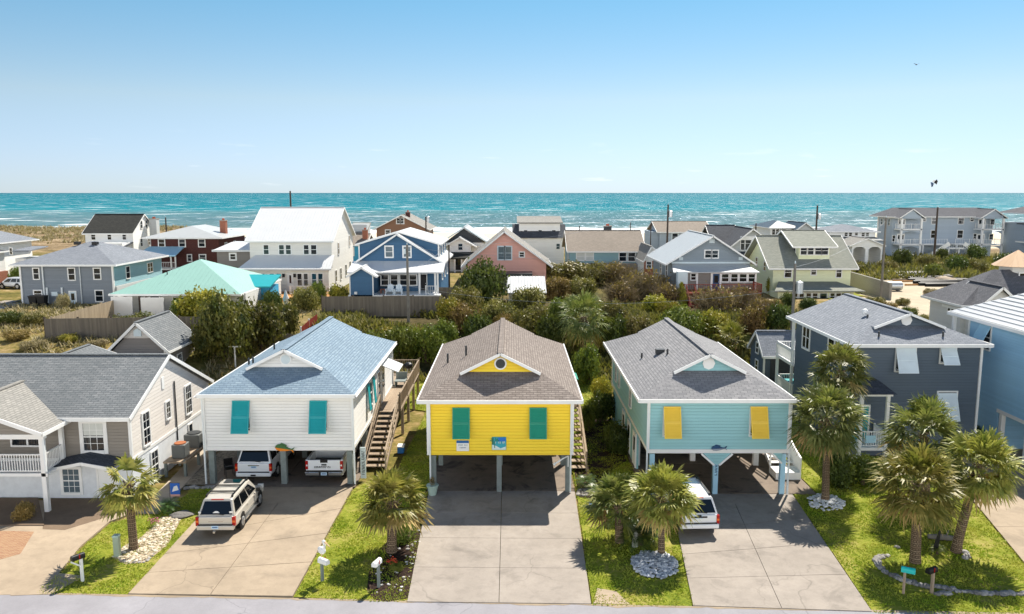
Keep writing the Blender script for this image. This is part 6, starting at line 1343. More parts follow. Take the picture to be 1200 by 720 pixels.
def stems_mesh(name, seed, n=5, r=.05):
    rd = random.Random(seed); mb = MB()
    for i in range(n):
        a = rd.uniform(0, 6.28); q = rd.uniform(.15, .4); p0 = (rd.uniform(-.08, .08), rd.uniform(-.08, .08), -.06); p1 = (math.cos(a) * q * .5, math.sin(a) * q * .5, .3); p2 = (math.cos(a) * q, math.sin(a) * q, rd.uniform(.5, .72))
        mb.path([p0, p1, p2], [r, r * .7, r * .25], 6)
    return mb.mesh(name)
FOL = {'A': foliage_mesh('foliage', 1, 5200, .052, 11), 'B': foliage_mesh('foliage', 2, 4600, .058, 8), 'W': foliage_mesh('foliage', 3, 5600, .046, 14, shape='wide'),
       'C': foliage_mesh('foliage', 4, 6500, .05, 34, up=1.2, shape='cone', asp=.35), 'T': twig_mesh('twigs', 5, 2600), 'D': foliage_mesh('foliage', 6, 5200, .05, 13), 'S': foliage_mesh('foliage', 7, 700, .05, 9)}
STM = [stems_mesh('stem', 1), stems_mesh('stem', 2, 7, .035), stems_mesh('trunk', 3, 1, .09)]
for m__ in STM: m__.materials.append(M['bark'])
_matd = {}
def foliage_obj(k, mat, parent, name='foliage'):
    key = (k, mat)
    if key not in _matd: me = FOL[k].copy(); me.materials.append(M[mat]); _matd[key] = me
    o = bpy.data.objects.new(name, _matd[key]); COL.objects.link(o); o.parent = parent; return o
_vr = random.Random(11)
def shrub(label, px, py, r, kind='A', mat='lf_mid', hh=None, name='shrub', cat='shrub', group=None, y0=30.0, Y=None, squash=1.0, deep=1.0):
    """px, py: middle of the plant in the photograph, r: half its width in pixels"""
    by = py + (hh or r) * .92
    if Y is None: x, Y, z = land_hit(px, by, y0)
    else: x = P(px, py, Y)[0]; z = tz(x, Y)
    zc = Y * _c - (z - CAM_H) * _s; rw = r * zc / FOC; top = P(px, py - (hh or r), Y)[1]; h = max(.3, top - z)
    t = thing(name, label, cat, (x, Y, z - .05), _vr.uniform(0, 6.28), group); t.scale = (rw * 1.08, rw * 1.08 * deep, h * 1.0)
    if kind == 'T':
        foliage_obj('T', mat, t, 'twigs'); foliage_obj('S', 'lf_rust' if mat == 'twig' else 'lf_olive', t)
    else: foliage_obj(kind, mat, t, 'crown' if name in ('tree', 'cedar_tree') else 'foliage')
    s = bpy.data.objects.new('trunk' if name in ('tree', 'cedar_tree') else 'stem', STM[2 if name in ('tree', 'cedar_tree') else _vr.randint(0, 1)]); COL.objects.link(s); s.parent = t
    return t
G1 = 'shrubs in the thicket behind the front row'
SH = [
 # left field and fence
 ('wide dark green bush in the dry field nearest the left edge', 12, 372, 17, 'W', 'lf_dark', 9), ('olive green bush in the dry field between the edge bush and the fence', 42, 374, 13, 'W', 'lf_olive', 8),
 ('low yellow tuft of brush at the foot of the long fence', 84, 396, 12, 'W', 'lf_yel', 5), ('low dry brush between the long fence and the tan house annex', 112, 402, 13, 'W', 'lf_pale', 5), ('small straw coloured brush in the field left of the annex roof', 40, 404, 16, 'W', 'lf_pale', 5), ('rusty brush on the field edge left of the long fence', 22, 393, 16, 'W', 'lf_rust', 6),
 ('pale round dry shrub at the foot of the grey hip house', 74, 353, 8, 'A', 'lf_pale', 9), ('dark green bush below the white house at the left edge', 24, 323, 11, 'A', 'lf_mid', 11),
 ('spreading dark juniper between the long fence and the gabled shed', 155, 378, 26, 'W', 'cedar', 12), ('small pale dry shrub under the seafoam roof eave', 190, 363, 6, 'A', 'lf_pale', 7), 
 ('bright green bushy tree in front of the seafoam roof', 240, 358, 30, 'A', 'lf_yel', 19), ('smaller green bush beside the bright tree and shed roof', 214, 362, 14, 'B', 'lf_mid', 12),
 ('green bush growing up the side wall of the big white house', 372, 343, 10, 'A', 'lf_mid', 13), ('light green bush between the big white house and the blue wing', 396, 347, 14, 'B', 'lf_yel', 12), ('mixed green bush in front of the big white deck', 356, 350, 17, 'A', 'lf_olive', 14), ('dark shrub below the big white deck stairs', 318, 352, 12, 'A', 'lf_dark', 12),
 # fence hedge
 ('rounded hedge bush behind the white house deck, nearest its roof', 440, 405, 22, 'A', 'lf_mid', 18), ('rounded green bush in the middle of the hedge below the fence', 470, 403, 22, 'B', 'lf_mid', 19), ('rounded bush at the yellow house end of the hedge below the fence', 500, 405, 22, 'D', 'lf_mid', 20), ('yellow tipped bush topping the hedge below the fence', 452, 391, 15, 'A', 'lf_yel', 9), ('leafy vine mound between the hedge and the thicket', 522, 392, 16, 'D', 'lf_mid', 15),
 ('clipped round bush on the fence end of the blue porch', 511, 343, 8, 'A', 'lf_mid', 7), ('clipped round bush under the utility pole at the blue porch', 495, 344, 8, 'A', 'lf_mid', 7),
 # middle thicket
 ('tall dark tree with rusty top in front of the pink house', 570, 336, 30, 'D', 'lf_dark', 26), ('olive bush between the blue porch fence and the tall dark tree', 543, 352, 22, 'A', 'lf_olive', 17), ('yellow green bush at the right end of the board fence', 527, 367, 18, 'B', 'lf_yel', 16), ('dark bush just behind the yellow roof peak', 560, 388, 20, 'A', 'lf_dark', 20), ('rusty bush behind the left slope of the yellow roof', 545, 372, 20, 'D', 'lf_rust', 15), ('olive bush below the tall dark tree', 585, 368, 20, 'D', 'lf_olive', 15),
 ('rounded green bush directly below the white metal shed', 618, 352, 22, 'B', 'lf_olive', 14), ('orange brown bush in the middle of the thicket', 592, 380, 14, 'A', 'lf_rust', 13), ('large olive bush behind the right slope of the yellow roof', 625, 378, 26, 'D', 'lf_olive', 18), ('dark bush touching the right slope of the yellow roof', 645, 390, 18, 'A', 'lf_dark', 22), ('small green tree tip in front of the white metal shed', 628, 338, 9, 'C', 'lf_mid', 13), ('green bush between the palm and the white metal shed', 657, 362, 18, 'A', 'lf_mid', 14),
 ('pale feathery shrub right of the pink house', 616, 312, 12, 'A', 'lf_pale', 10), ('broad olive mound in front of the grey teal cottage', 660, 318, 34, 'W', 'lf_olive', 13), ('olive bush between the mound and the bare thicket', 700, 322, 24, 'D', 'lf_olive', 12), ('rust red shrub right of the white metal shed', 655, 337, 18, 'A', 'lf_rust', 13), ('green shrub above the cabbage palm', 684, 338, 18, 'B', 'lf_olive', 12),
 ('bare reddish shrub under the grey teal cottage windows', 722, 320, 26, 'T', 'twig', 15), ('broad bare shrub left of the red deck', 757, 333, 30, 'T', 'twig', 18), ('bare brown shrub in the middle of the thicket', 728, 343, 24, 'T', 'twig', 15), ('bare shrub close beside the red deck steps', 782, 345, 20, 'T', 'twig', 15),
 ('leafy green bush right of the cabbage palm', 720, 368, 20, 'A', 'lf_olive', 16), ('dark bush between the palm and the aqua roof', 722, 394, 18, 'D', 'lf_dark', 20), ('yellow bush at the centre of the thicket', 765, 358, 17, 'B', 'lf_yel', 11), ('yellow bush above the aqua roof ridge', 786, 362, 15, 'A', 'lf_yel', 10), ('vine covered green mound above the aqua roof', 800, 380, 26, 'D', 'lf_mid', 18), ('olive bush touching the left slope of the aqua roof', 748, 386, 22, 'A', 'lf_olive', 17), ('small upright green cedar left of the red deck stairs', 798, 346, 9, 'C', 'lf_yel', 14),
 ('pinkish bare shrub under the red deck', 838, 352, 30, 'T', 'twig', 17), ('pinkish bare shrub at the right end of the red deck', 868, 350, 24, 'T', 'twig', 16), ('brown bare shrub below the pale lemon porch', 892, 365, 22, 'T', 'twig', 18), ('yellow green bush behind the right slope of the aqua roof', 832, 378, 20, 'A', 'lf_yel', 15), ('brown leafy bush beside the dark cottage', 882, 380, 18, 'B', 'lf_rust', 18), ('dark bush above the dark cottage roof', 912, 372, 18, 'A', 'lf_dark', 16), ('yellow green bush between red deck and lemon house', 905, 335, 9, 'B', 'lf_yel', 10),
 ('dark bush at the pale lemon porch left of the pole', 922, 352, 10, 'A', 'lf_dark', 9), ('dark bush in front of the pale lemon porch right of the pole', 948, 357, 11, 'A', 'lf_dark', 8), ('rusty fallen brush below the transformer pole', 905, 358, 12, 'W', 'lf_rust', 8),
 # beside houses
 ('big round glossy bush behind the yellow house stairs', 690, 430, 21, 'D', 'lf_mid', 21), ('hedge bush at the rear corner of the aqua house', 706, 455, 15, 'A', 'lf_yel', 14), ('dark hedge bush beside the aqua side wall middle', 708, 478, 17, 'B', 'lf_dark', 17), ('dark hedge bush beside the aqua lower doors', 722, 512, 18, 'A', 'lf_dark', 18), ('narrow bush along the yellow house stairs', 690, 488, 9, 'A', 'lf_mid', 16),
 ('dark rounded shrub in the shade left of the slate porch', 985, 548, 24, 'A', 'lf_dark', 20), ('dark rounded shrub in the shade under the slate porch', 1012, 552, 20, 'B', 'lf_dark', 18), ('dark low shrub at the corner of slate and sky blue houses', 1146, 508, 14, 'B', 'lf_dark', 9),
 ('bronze shrub by the porch post of the tan house', 27, 600, 13, 'A', 'lf_rust', 11), ('green shrub by the entry of the tan house', 142, 583, 10, 'A', 'lf_mid', 13), ('yellow green foundation shrub along the tan house side wall', 172, 572, 10, 'W', 'lf_yel', 8), ('rounded green shrub behind the palm in the mulch bed', 474, 622, 15, 'A', 'lf_mid', 13), ('flowering plant with orange blooms in the mulch bed', 464, 664, 8, 'A', 'lf_mid', 6),
 # dunes
 ('dune bush left of the carport pole', 1005, 313, 12, 'W', 'lf_olive', 6), ('dark dune bush right of the white arched carport', 1058, 303, 12, 'A', 'lf_dark', 11), ('olive dune bush below the apartment bay', 1082, 306, 12, 'W', 'lf_olive', 8), ('round dark bush at the apartment stairs foot', 1102, 298, 8, 'A', 'lf_dark', 7), ('large round dark bush in front of the apartments', 1141, 297, 13, 'D', 'lf_dark', 9), ('dark dune bush below the apartment stairs', 1120, 310, 14, 'A', 'lf_dark', 11), ('olive dune bush left of the cupola', 1148, 312, 14, 'W', 'lf_olive', 9), ('dark dune bush behind the cupola', 1180, 305, 16, 'A', 'lf_dark', 9), ('olive dune bush above the timber pile', 1038, 311, 12, 'A', 'lf_olive', 7), ('dune bush between timber pile and dark bush', 1095, 318, 12, 'A', 'lf_mid', 9),
 ('grassy shrub on the road verge behind the slate roof', 1056, 354, 8, 'W', 'lf_olive', 5), ('dark shrub at the grey block wall', 1020, 337, 9, 'A', 'lf_dark', 6), ('dry olive brush on the verge beside the pale tall pole', 1026, 352, 11, 'W', 'lf_olive', 5), ('rusty brush on the verge just behind the slate roof ridge', 1040, 360, 11, 'W', 'lf_rust', 6), ('dark low bush on the verge behind the slate roof gablet', 1066, 366, 10, 'W', 'lf_mid', 6), ('straw coloured brush on the sandy lot near the timber', 1090, 342, 8, 'W', 'lf_pale', 4),
 ('olive shrub at the end of the verge by the sky blue roof', 1078, 374, 10, 'W', 'lf_olive', 6),
]
for e in SH:
    lb, px, py, r, k, mt, hh = e
    inth = 355 < py < 400 and 515 < px < 920 or (300 < py <= 355 and 520 < px < 880)
    shrub(lb, px, py, r * 1.1, k, mt, hh * 1.1, group=G1 if inth else None, y0=56 if py < 440 else 30)
shrub('dark cedar, tallest of the cedars behind the white house roof', 266, 384, 34, 'D', 'cedar', 38, 'cedar_tree', 'tree', y0=50)
shrub('dark cedar between the tallest cedar and the white roof', 308, 382, 36, 'A', 'cedar', 32, 'cedar_tree', 'tree', y0=50)
shrub('shorter dark cedar beside the gabled shed roof', 244, 402, 20, 'D', 'cedar', 22, 'cedar_tree', 'tree', y0=50)
shrub('small cedar nearest the board fence behind the white roof', 338, 376, 20, 'B', 'cedar', 20, 'cedar_tree', 'tree', y0=50)

def palm_mesh(seed, nf, R_, droop=1.0, wind=(0, 0), leaflets=16, upb=.0, el0=82, el1=-38):
    rng = np.random.default_rng(seed); live, dead = [], []
    for i in range(nf):
        q = i / nf; az = i * 2.39996 + rng.normal(0, .15); el = math.radians(el0 + (el1 - el0) * q ** .85 + rng.normal(0, 7))
        d = np.array([math.cos(az) * math.cos(el), math.sin(az) * math.cos(el), math.sin(el)]); d[:2] += np.array(wind) * (.4 + .6 * q); d /= np.linalg.norm(d)
        pl = R_ * (.42 + .18 * rng.random()); sag = droop * .18 * R_ * (.4 + q)
        s = np.cross(d, [0, 0, 1.0]); s /= np.linalg.norm(s) + 1e-6; u = np.cross(s, d)
        hub = d * pl - np.array([0, 0, sag * .35]); out = dead if (q > .86 and rng.random() < .75) else live
        w = .014
        for a_, b_ in ((np.zeros(3), hub * .55 + np.array([0, 0, sag * .05])), (hub * .55 + np.array([0, 0, sag * .05]), hub)): out.append([a_ - s * w, a_ + s * w, b_ + s * w, b_ - s * w])
        roll = rng.normal(0, .35); s2 = s * math.cos(roll) + u * math.sin(roll); u2 = np.cross(s2, d)
        for k in range(leaflets):
            f = (k + .5) / leaflets * 2 - 1; an = f * 1.62; L = R_ * (.62 - .2 * abs(f) ** 2) * rng.uniform(.85, 1.1)
            dd = d * math.cos(an) + s2 * math.sin(an) + u2 * (.12 - .28 * abs(f)) + rng.normal(0, .05, 3); dd /= np.linalg.norm(dd)
            st = hub + d * (.10 * R_ * (1 - abs(f))) ; sw = np.cross(dd, u2); sw /= np.linalg.norm(sw) + 1e-6; ww = .038 + .02 * rng.random()
            m1 = st + dd * L * .55 - np.array([0, 0, droop * .05 * L]); e_ = st + dd * L * .92 - np.array([0, 0, droop * L * rng.uniform(.12, .42)])
            out.append([st - sw * ww * .5, st + sw * ww * .5, m1 + sw * ww, m1 - sw * ww]); out.append([m1 - sw * ww, m1 + sw * ww, e_ + sw * .004, e_ - sw * .004])
    return polys_np(np.array(live), 'crown'), polys_np(np.array(dead), 'dead_fronds') if dead else None
def palm(label, bx, by, cx, cy, rpx, seed, mat='frond', nf=46, wind=(0, 0), tr=.17, name='palm_tree', hub=True, Y=None, droop=1.0, group=None, el0=82, el1=-38, dz=0, yc=None, boots=True):
    if Y is None: x, Y, z = land_hit(bx, by)
    else: x = P(bx, by, Y)[0]; z = tz(x, Y)
    hx, hz = P(cx, cy, yc or Y); zc = Y * _c - (hz - CAM_H) * _s; R_ = rpx * zc / FOC
    t = thing(name, label, 'palm tree', (x, Y, z), 0, group)
    top = Vector((hx - x, (yc or Y) - Y, hz - z - R_ * .1)); mb = MB(); n = 9
    pts = [Vector((top.x * (i / n) ** 1.3, top.y * i / n, top.z * i / n - (.1 if i == 0 else 0))) for i in range(n + 1)]
    rad = [tr * (1.25 if i == 0 else 1.05 - .25 * i / n + (.12 if i >= n - 2 else 0)) for i in range(n + 1)]
    mb.path(pts, rad, 12)
    if boots:
        rd = random.Random(seed)
        for i in range(46):
            q = .62 + .38 * i / 46; p = Vector((top.x * q ** 1.3, top.y * q, top.z * q)); a = i * 2.4; dv = Vector((math.cos(a), math.sin(a), 0))
            mb.beam(p + dv * tr * .8, p + dv * tr * (1.5 + .4 * rd.random()) + Vector((0, 0, .14)), .07, .03)
    o = mb.build('trunk', M['palmtrunk']); o.parent = t
    lv, dd = palm_mesh(seed, int(nf * 1.2), R_ * .95, droop, wind, el0=el0, el1=el1)
    for nm, me, mt in (('crown', lv, mat), ('dead_fronds', dd, 'frond_dead')):
        if me is None: continue
        me.materials.append(M[mt]); o = bpy.data.objects.new(nm, me); COL.objects.link(o); o.parent = t; o.location = top; o.rotation_euler = (math.sin(seed * 2.1) * .16, math.cos(seed * 1.7) * .16, seed)
    return t
palm('thin windswept palm with sparse crown beside the tan house driveway', 157, 646, 150, 563, 37, 21, 'frond_y', 22, wind=(-.45, .05), tr=.19, el0=60, el1=-55)
palm('sturdy palm in the dark mulch bed between white and yellow houses', 459, 648, 460, 583, 43, 22, 'frond_y', 46, tr=.22)
palm('full crowned palm in the pale rock bed before the aqua house', 775, 652, 775, 578, 44, 23, 'frond_y', 60, tr=.15, el1=-30)
palm('low bushy palm without visible trunk left of the aqua house carport', 726, 636, 724, 588, 42, 24, 'frond', 44, tr=.2, boots=False, el1=-25)
palm('palm ringed by white stones between the aqua and slate houses', 967, 590, 969, 485, 46, 25, 'frond', 62, tr=.19, el1=-50)
palm('round crowned palm highest in front of the slate house', 990, 570, 985, 430, 37, 26, 'frond', 60, tr=.17, Y=43.5, el1=-55)
palm('broad crowned palm inside the stone ringed lawn bed', 1072, 662, 1076, 562, 53, 27, 'frond_y', 64, tr=.22, el1=-46)
palm('palm behind the broad crowned one against the slate wall', 1085, 610, 1082, 503, 48, 28, 'frond', 54, tr=.18, Y=38.5)
palm('leaning palm at the right beside the concrete drive', 1120, 648, 1150, 540, 47, 29, 'frond_y', 54, tr=.21, el1=-48)
palm('cabbage palm with pale trunk in the thicket behind the yellow house', 686, 417, 684, 368, 33, 30, 'frond', 56, tr=.3, el1=-60)
palm('short fan palm in the thicket above the aqua roof slope', 862, 412, 858, 395, 24, 31, 'frond_y', 34, tr=.2, boots=False)
palm('young fan palm behind the aqua roof ridge', 836, 398, 836, 384, 17, 32, 'frond_y', 26, tr=.15, boots=False)

def sago_mesh(seed, nf, R_):
    rng = np.random.default_rng(seed); out = []
    for i in range(nf):
        az = i * 2.39996; q = i / nf; el = math.radians(70 - 62 * q); L = R_ * rng.uniform(.85, 1.1); n = 14; pts = []
        p = np.zeros(3); e = el
        for k in range(n + 1):
            pts.append(p.copy()); p = p + np.array([math.cos(az) * math.cos(e), math.sin(az) * math.cos(e), math.sin(e)]) * L / n; e -= .10
        s = np.array([-math.sin(az), math.cos(az), 0])
        for k in range(2, n):
            w = .22 * R_ * math.sin(math.pi * (k / n) ** .7) + .02
            for sg_ in (-1, 1):
                for h_ in (0, .5):
                    c = pts[k] * (1 - h_) + pts[k + 1] * h_; dv = pts[k + 1] - pts[k]; tip = c + s * sg_ * w + dv * .8 + np.array([0, 0, .05 * w]); out.append([c - dv * .16, c + dv * .16, tip + dv * .08, tip - dv * .02])
    return polys_np(np.array(out), 'fronds')
def sago(label, px, py, rpx, seed, cat='plant', mat='sago', nf=34, name='sago_palm'):
    x, Y, z = land_hit(px, py); R_ = rpx * (Y + 2) / FOC
    t = thing(name, label, cat, (x, Y, z)); me = sago_mesh(seed, nf, R_); me.materials.append(M[mat]); o = bpy.data.objects.new('fronds', me); COL.objects.link(o); o.parent = t; o.location = (0, 0, .15 + R_ * .2)
    o = MB().tube((0, 0, -.05), (0, 0, .2 + R_ * .2), R_ * .14, R_ * .1, 10).build('stem', M['bark']); o.parent = t; return t
sago('large dark sago palm spilling over the pale rocks', 750, 640, 34, 41, nf=46)
sago('sago palm at the end of the stone bed by the tan vehicle', 197, 602, 17, 42)
sago('spiky cycad at the front corner post of the yellow house', 686, 574, 17, 43, nf=26)
sago('small agave in the lawn bed beside the black stake', 1098, 652, 11, 44, nf=18, name='agave', mat='lf_mid')
# unbroken low cover under the thicket, dune grass: too many to count
def tufts(label, name, n, area, size, mat, seed, ok=lambda x, y: True, hgt=1.0):
    rng = np.random.default_rng(seed); out = []
    x0, x1, y0, y1 = area; made = 0
    while made < n:
        x, y = rng.uniform(x0, x1), rng.uniform(y0, y1)
        if mnoise.noise(Vector((x * .12, y * .12, seed))) < -.12 or not ok(x, y): 
            n -= .3; continue
        z = tz(x, y) - .04; made += 1
        for k in range(7):
            a = rng.uniform(0, 6.28); d = np.array([math.cos(a) * .6, math.sin(a) * .6, rng.uniform(.4, 1.1) * hgt]); s = np.array([-math.sin(a), math.cos(a), 0]) * size * .16; p = np.array([x, y, z]) + rng.normal(0, size * .35, 3) * np.array([1, 1, 0]); L = size * rng.uniform(.6, 1.3)
            out.append([p - s, p + s, p + d * L + s * .3, p + d * L - s * .3])
    me = polys_np(np.array(out), name); me.materials.append(M[mat]); o = bpy.data.objects.new(name, me); COL.objects.link(o); stuff(o); tag(o, label, 'plants'); return o
tufts('low mixed undergrowth covering the ground between thicket shrubs', 'undergrowth', 9000, (-20, 36, 66, 100), .75, 'lf_olive', 5, lambda x, y: y < 93 - .02 * x * x / 8)
tufts('dry grass and low brush covering the sandy field at the left', 'dry_grass', 3200, (-62, -20, 60, 92), .45, 'lf_pale', 6, lambda x, y: not (-33 < x < -26 and y < 69))
tufts('brown dune grass covering the dunes before the surf', 'dune_grass', 2400, (-230, -118, 230, 322), 1.0, 'lf_pale', 7)
tufts('olive scrub covering the dunes around the apartments', 'dune_scrub', 3600, (42, 130, 118, 178), 1.1, 'lf_olive', 8)
# ------------------------------------------------------------------ vehicles (local axes: rear towards -Y)
M['car_white'] = None
def carpaint(name, c, metal=0.0):
    m = N(name); m.set(.28, .5, metal); m.col(c); m.b.inputs['Coat Weight'].default_value = .6; m.b.inputs['Coat Roughness'].default_value = .06; return m.m
M['car_white'] = carpaint('white_car_paint', '#dfe2e4'); M['car_tan'] = carpaint('champagne_car_paint', '#c6c0b4', .15)
M['tyre'] = plain('tyre_rubber', '#141414', .85); M['rim'] = plain('alloy_rim', '#a9abac', .35, .7); M['lamp_red'] = plain('tail_lamp_red', '#a01512', .2); M['lamp_amber'] = plain('tail_lamp_amber', '#d9682a', .25); M['chrome'] = plain('chrome_trim', '#c9cbcc', .15, .9); M['plate'] = plain('licence_plate', '#b9d3e6', .4); M['plate_ink'] = plain('plate_ink', '#3d5f8f', .5); M['carblack'] = plain('black_trim', '#0d0e0f', .45); M['carglass'] = glass('car_glass', '#080b0e', .04); M['lamp_clear'] = plain('clear_lamp', '#dcdcd8', .15)
def loft(rings):
    mb = MB(); n = len(rings[0])
    for r in rings: mb.v += r
    for i in range(len(rings) - 1):
        for k in range(n): j = (k + 1) % n; mb.f.append((i * n + k, i * n + j, (i + 1) * n + j, (i + 1) * n + k))
    mb.f.append(tuple(reversed(range(n)))) ; mb.f.append(tuple((len(rings) - 1) * n + k for k in range(n)))
    mb.f = [tuple(reversed(f)) for f in mb.f]; return mb
def ring(y, w, zb, zt, tuck=.06, top=.9):
    h = [(w * .86, zb), (w * .97, zb + .10), (w, zb + .32 * (zt - zb)), (w, zb + .55 * (zt - zb)), (w - tuck * .5, zb + .86 * (zt - zb)), (w * top - tuck * .4, zt)]
    return [(x, y, z) for x, z in h] + [(-x, y, z) for x, z in reversed(h)]
def wheels(t, L, W_, ys, r, wd=.26):
    for y in ys:
        for s in (-1, 1):
            x = s * (W_ / 2 - wd * .42)
            ty = MB(); ty.tube((x - wd / 2, y, r), (x + wd / 2, y, r), r, n=22); o = ty.build('wheel', M['tyre']); o.parent = t
            q = MB(); xo = x + s * (wd / 2); q.tube((xo - .01 * s, y, r), (xo + .012 * s, y, r), r * .62, r * .6, 16)
            for k in range(5): a = k * 1.2566; q.beam((xo + .014 * s, y, r), (xo + .014 * s, y + r * .56 * math.cos(a), r + r * .56 * math.sin(a)), .06, .03, (1, 0, 0))
            p = q.build('rim', M['rim']); p.parent = o
            a_ = MB(); a_.tube((s * (W_ / 2 - .02), y, r + .02), (s * (W_ / 2 + .004), y, r + .02), r * 1.18, n=22); b = a_.build('wheel_arch', M['carblack']); b.parent = t
def greenhouse(y0b, y0t, y1t, y1b, wb, wt, zb, zt, bow=.03):
    # y0 rear, y1 front; returns the corner function for panes
    def pt(side, u, v):                        # side: -1/1 flank, u along length at that height, v up
        ya, yb = y0b + (y0t - y0b) * v, y1b + (y1t - y1b) * v; w = wb + (wt - wb) * v
        return Vector((side * w, ya + (yb - ya) * u, zb + (zt - zb) * v))
    mb = MB(); n = 6; rings = []
    for k in range(n + 1):
        u = k / n; a, b = pt(1, u, 0), pt(1, u, 1); cr = .05 * (1 - (2 * u - 1) ** 4)
        rings.append([tuple(a), tuple(b - Vector((0, 0, .04))), tuple(b + Vector((-.07, 0, cr * .6))), (0.0, b.y, b.z + cr), tuple(Vector((-b.x + .07, b.y, b.z + cr * .6))), (-b.x, b.y, b.z - .04), (-a.x, a.y, a.z)])
    return loft(rings), pt
def pane_side(pt, s, u0, u1, v0=.1, v1=.86, sk=0.0):
    n = Vector((s, 0, .25)).normalized() * .012; q = [pt(s, u0, v0), pt(s, u1, v0), pt(s, u1 - sk, v1), pt(s, u0, v1)]
    mb = MB(); mb.hexa([p - n for p in q], [p + n for p in q]); return mb
def pane_end(pt, u, v0=.08, v1=.9, inset=.1):
    a, b = pt(1, u, v0), pt(1, u, v1); sg_ = -1 if u < .5 else 1; n = Vector((0, sg_, .3)).normalized() * .015
    q = [Vector((-a.x + inset, a.y, a.z)), Vector((a.x - inset, a.y, a.z)), Vector((b.x - inset * 1.2, b.y, b.z)), Vector((-b.x + inset * 1.2, b.y, b.z))]
    mb = MB(); mb.hexa([p - n for p in q], [p + n for p in q]); return mb
def part(mb, name, mat, t, **k): o = mb.build(name, mat, None, **k); o.parent = t; return o
def suv(name, label, loc, rz, mat, L=5.1, W_=1.98, Ht=1.86, rack=True, sunroof=False, running=True, kind='big', hitch=False):
    t = thing(name, label, 'car', loc, rz); ORG[t.name] = Vector((0, 0, 0)); w = W_ / 2; h2 = L / 2; belt = Ht * .6
    body = loft([ring(-h2, w * .93, .46, belt - .06), ring(-h2 + .05, w * .98, .40, belt - .01), ring(-h2 + .5, w, .36, belt), ring(0, w, .34, belt), ring(h2 - 1.45, w, .34, belt - .02), ring(h2 - 1.1, w * .98, .36, belt - .08), ring(h2 - .35, w * .95, .38, belt - .17), ring(h2 - .08, w * .88, .42, belt - .26), ring(h2, w * .82, .48, belt - .36)])
    part(body, 'body', mat, t, smooth=False, bevel=.025)
    gm, pt = greenhouse(-h2 + .08, -h2 + .42, .62, 1.28, w * .93, w * .74, belt - .03, Ht)
    part(gm, 'cabin', mat, t, bevel=.02)
    part(pane_end(pt, 0, .1, .86, .09), 'rear_window', M['carglass'], t); part(pane_end(pt, 1, .08, .9, .1), 'windscreen', M['carglass'], t)
    for s in (-1, 1):
        for u0, u1, sk in ((.06, .31, 0), (.345, .615, 0), (.65, .95, .12)): part(pane_side(pt, s, u0, u1, .12, .84, sk), 'side_window', M['carglass'], t)
        part(MB().box(s * (w * .93) - .085, s * (w * .93) + .06, -h2 - .015, -h2 + .14, belt - .46, belt - .04), 'tail_light', M['lamp_red'], t); part(MB().box(s * (w * .93) - .08, s * (w * .93) + .055, -h2 - .02, -h2 + .12, belt - .30, belt - .2), 'indicator', M['lamp_amber'], t)
        part(MB().box(s * (w + .02), s * (w + .2), .78, .92, belt - .02, belt + .16), 'wing_mirror', M['carblack'] if kind == 'tan' else mat, t, bevel=.02)
        for y in (-.55, .5): part(MB().box(s * (w - .01), s * (w + .025), y, y + .16, belt - .14, belt - .11), 'door_handle', mat, t)
        part(MB().box(s * (w - .02), s * (w + .012), -h2 + .6, h2 - 1.1, .58, .64), 'side_moulding', mat, t)
        if running: part(MB().box(s * (w - .06), s * (w + .10), -1.1, 1.0, .34, .40), 'running_board', M['chrome'], t)
        part(MB().box(s * (w * .78) - .14, s * (w * .78) + .14, h2 - .14, h2 - .02, .66, .84), 'headlight', M['lamp_clear'], t)
    if rack:
        for s in (-1, 1): part(MB().beam((s * w * .66, -h2 + .6, Ht + .1), (s * w * .66, .55, Ht + .1), .05, .05).box(s * w * .66 - .03, s * w * .66 + .03, -h2 + .6, -h2 + .75, Ht - .02, Ht + .1).box(s * w * .66 - .03, s * w * .66 + .03, .4, .55, Ht - .02, Ht + .1), 'roof_rail', M['carblack'], t)
        for y in ((-1.25, -.45) if kind == 'tan' else ()): part(MB().box(-w * .64, w * .64, y - .05, y + .05, Ht + .085, Ht + .125), 'cross_bar', M['carblack'], t)
    if sunroof: part(MB().box(-w * .44, w * .44, .0, .5, Ht + .035, Ht + .065), 'sunroof', M['carglass'], t)
    part(MB().box(-w * .95, w * .95, -h2 - .14, -h2 + .1, .40, .62), 'rear_bumper', mat, t, bevel=.05); part(MB().box(-w * .86, w * .86, -h2 - .1, -h2 + .05, .621, .655), 'bumper_step', M['carblack'], t)
    part(MB().box(-w * .9, w * .9, h2 - .1, h2 + .1, .40, .66), 'front_bumper', mat, t, bevel=.05)
    zpl = .48 if kind == 'tan' else (.86 if kind == 'small' else .84); yp = -h2 - (.15 if kind == 'tan' else .012)
    pl = part(MB().box(-.16, .16, yp, yp + .02, zpl, zpl + .15), 'number_plate', M['plate'], t); part(MB().box(-.12, .12, yp - .004, yp, zpl + .05, zpl + .1), 'plate_lettering', M['plate_ink'], pl)
    if kind == 'big': part(MB().box(-w * .3, w * .3, -h2 - .03, -h2 + .02, belt - .16, belt - .11), 'tailgate_trim', M['chrome'], t); part(MB().box(-.14, .14, -h2 - .145, -h2 - .1, .44, .53), 'tow_cover', M['carblack'], t)
    if kind == 'small': part(MB().box(-.38, .38, -h2 - .03, -h2 + .02, belt - .15, belt - .08), 'tailgate_trim', M['carblack'], t); part(MB().box(-.1, .1, -h2 - .035, -h2 + .02, belt - .08, belt - .02), 'badge', M['carblack'], t)
    part(MB().beam((-.05, -h2 + .06, belt + .1), (.38, -h2 + .03, belt + .06), .025, .03), 'wiper', M['carblack'], t)
    part(MB().box(-.28, .28, -h2 + .36, -h2 + .42, Ht - .035, Ht + .0), 'brake_light', M['lamp_red'], t)
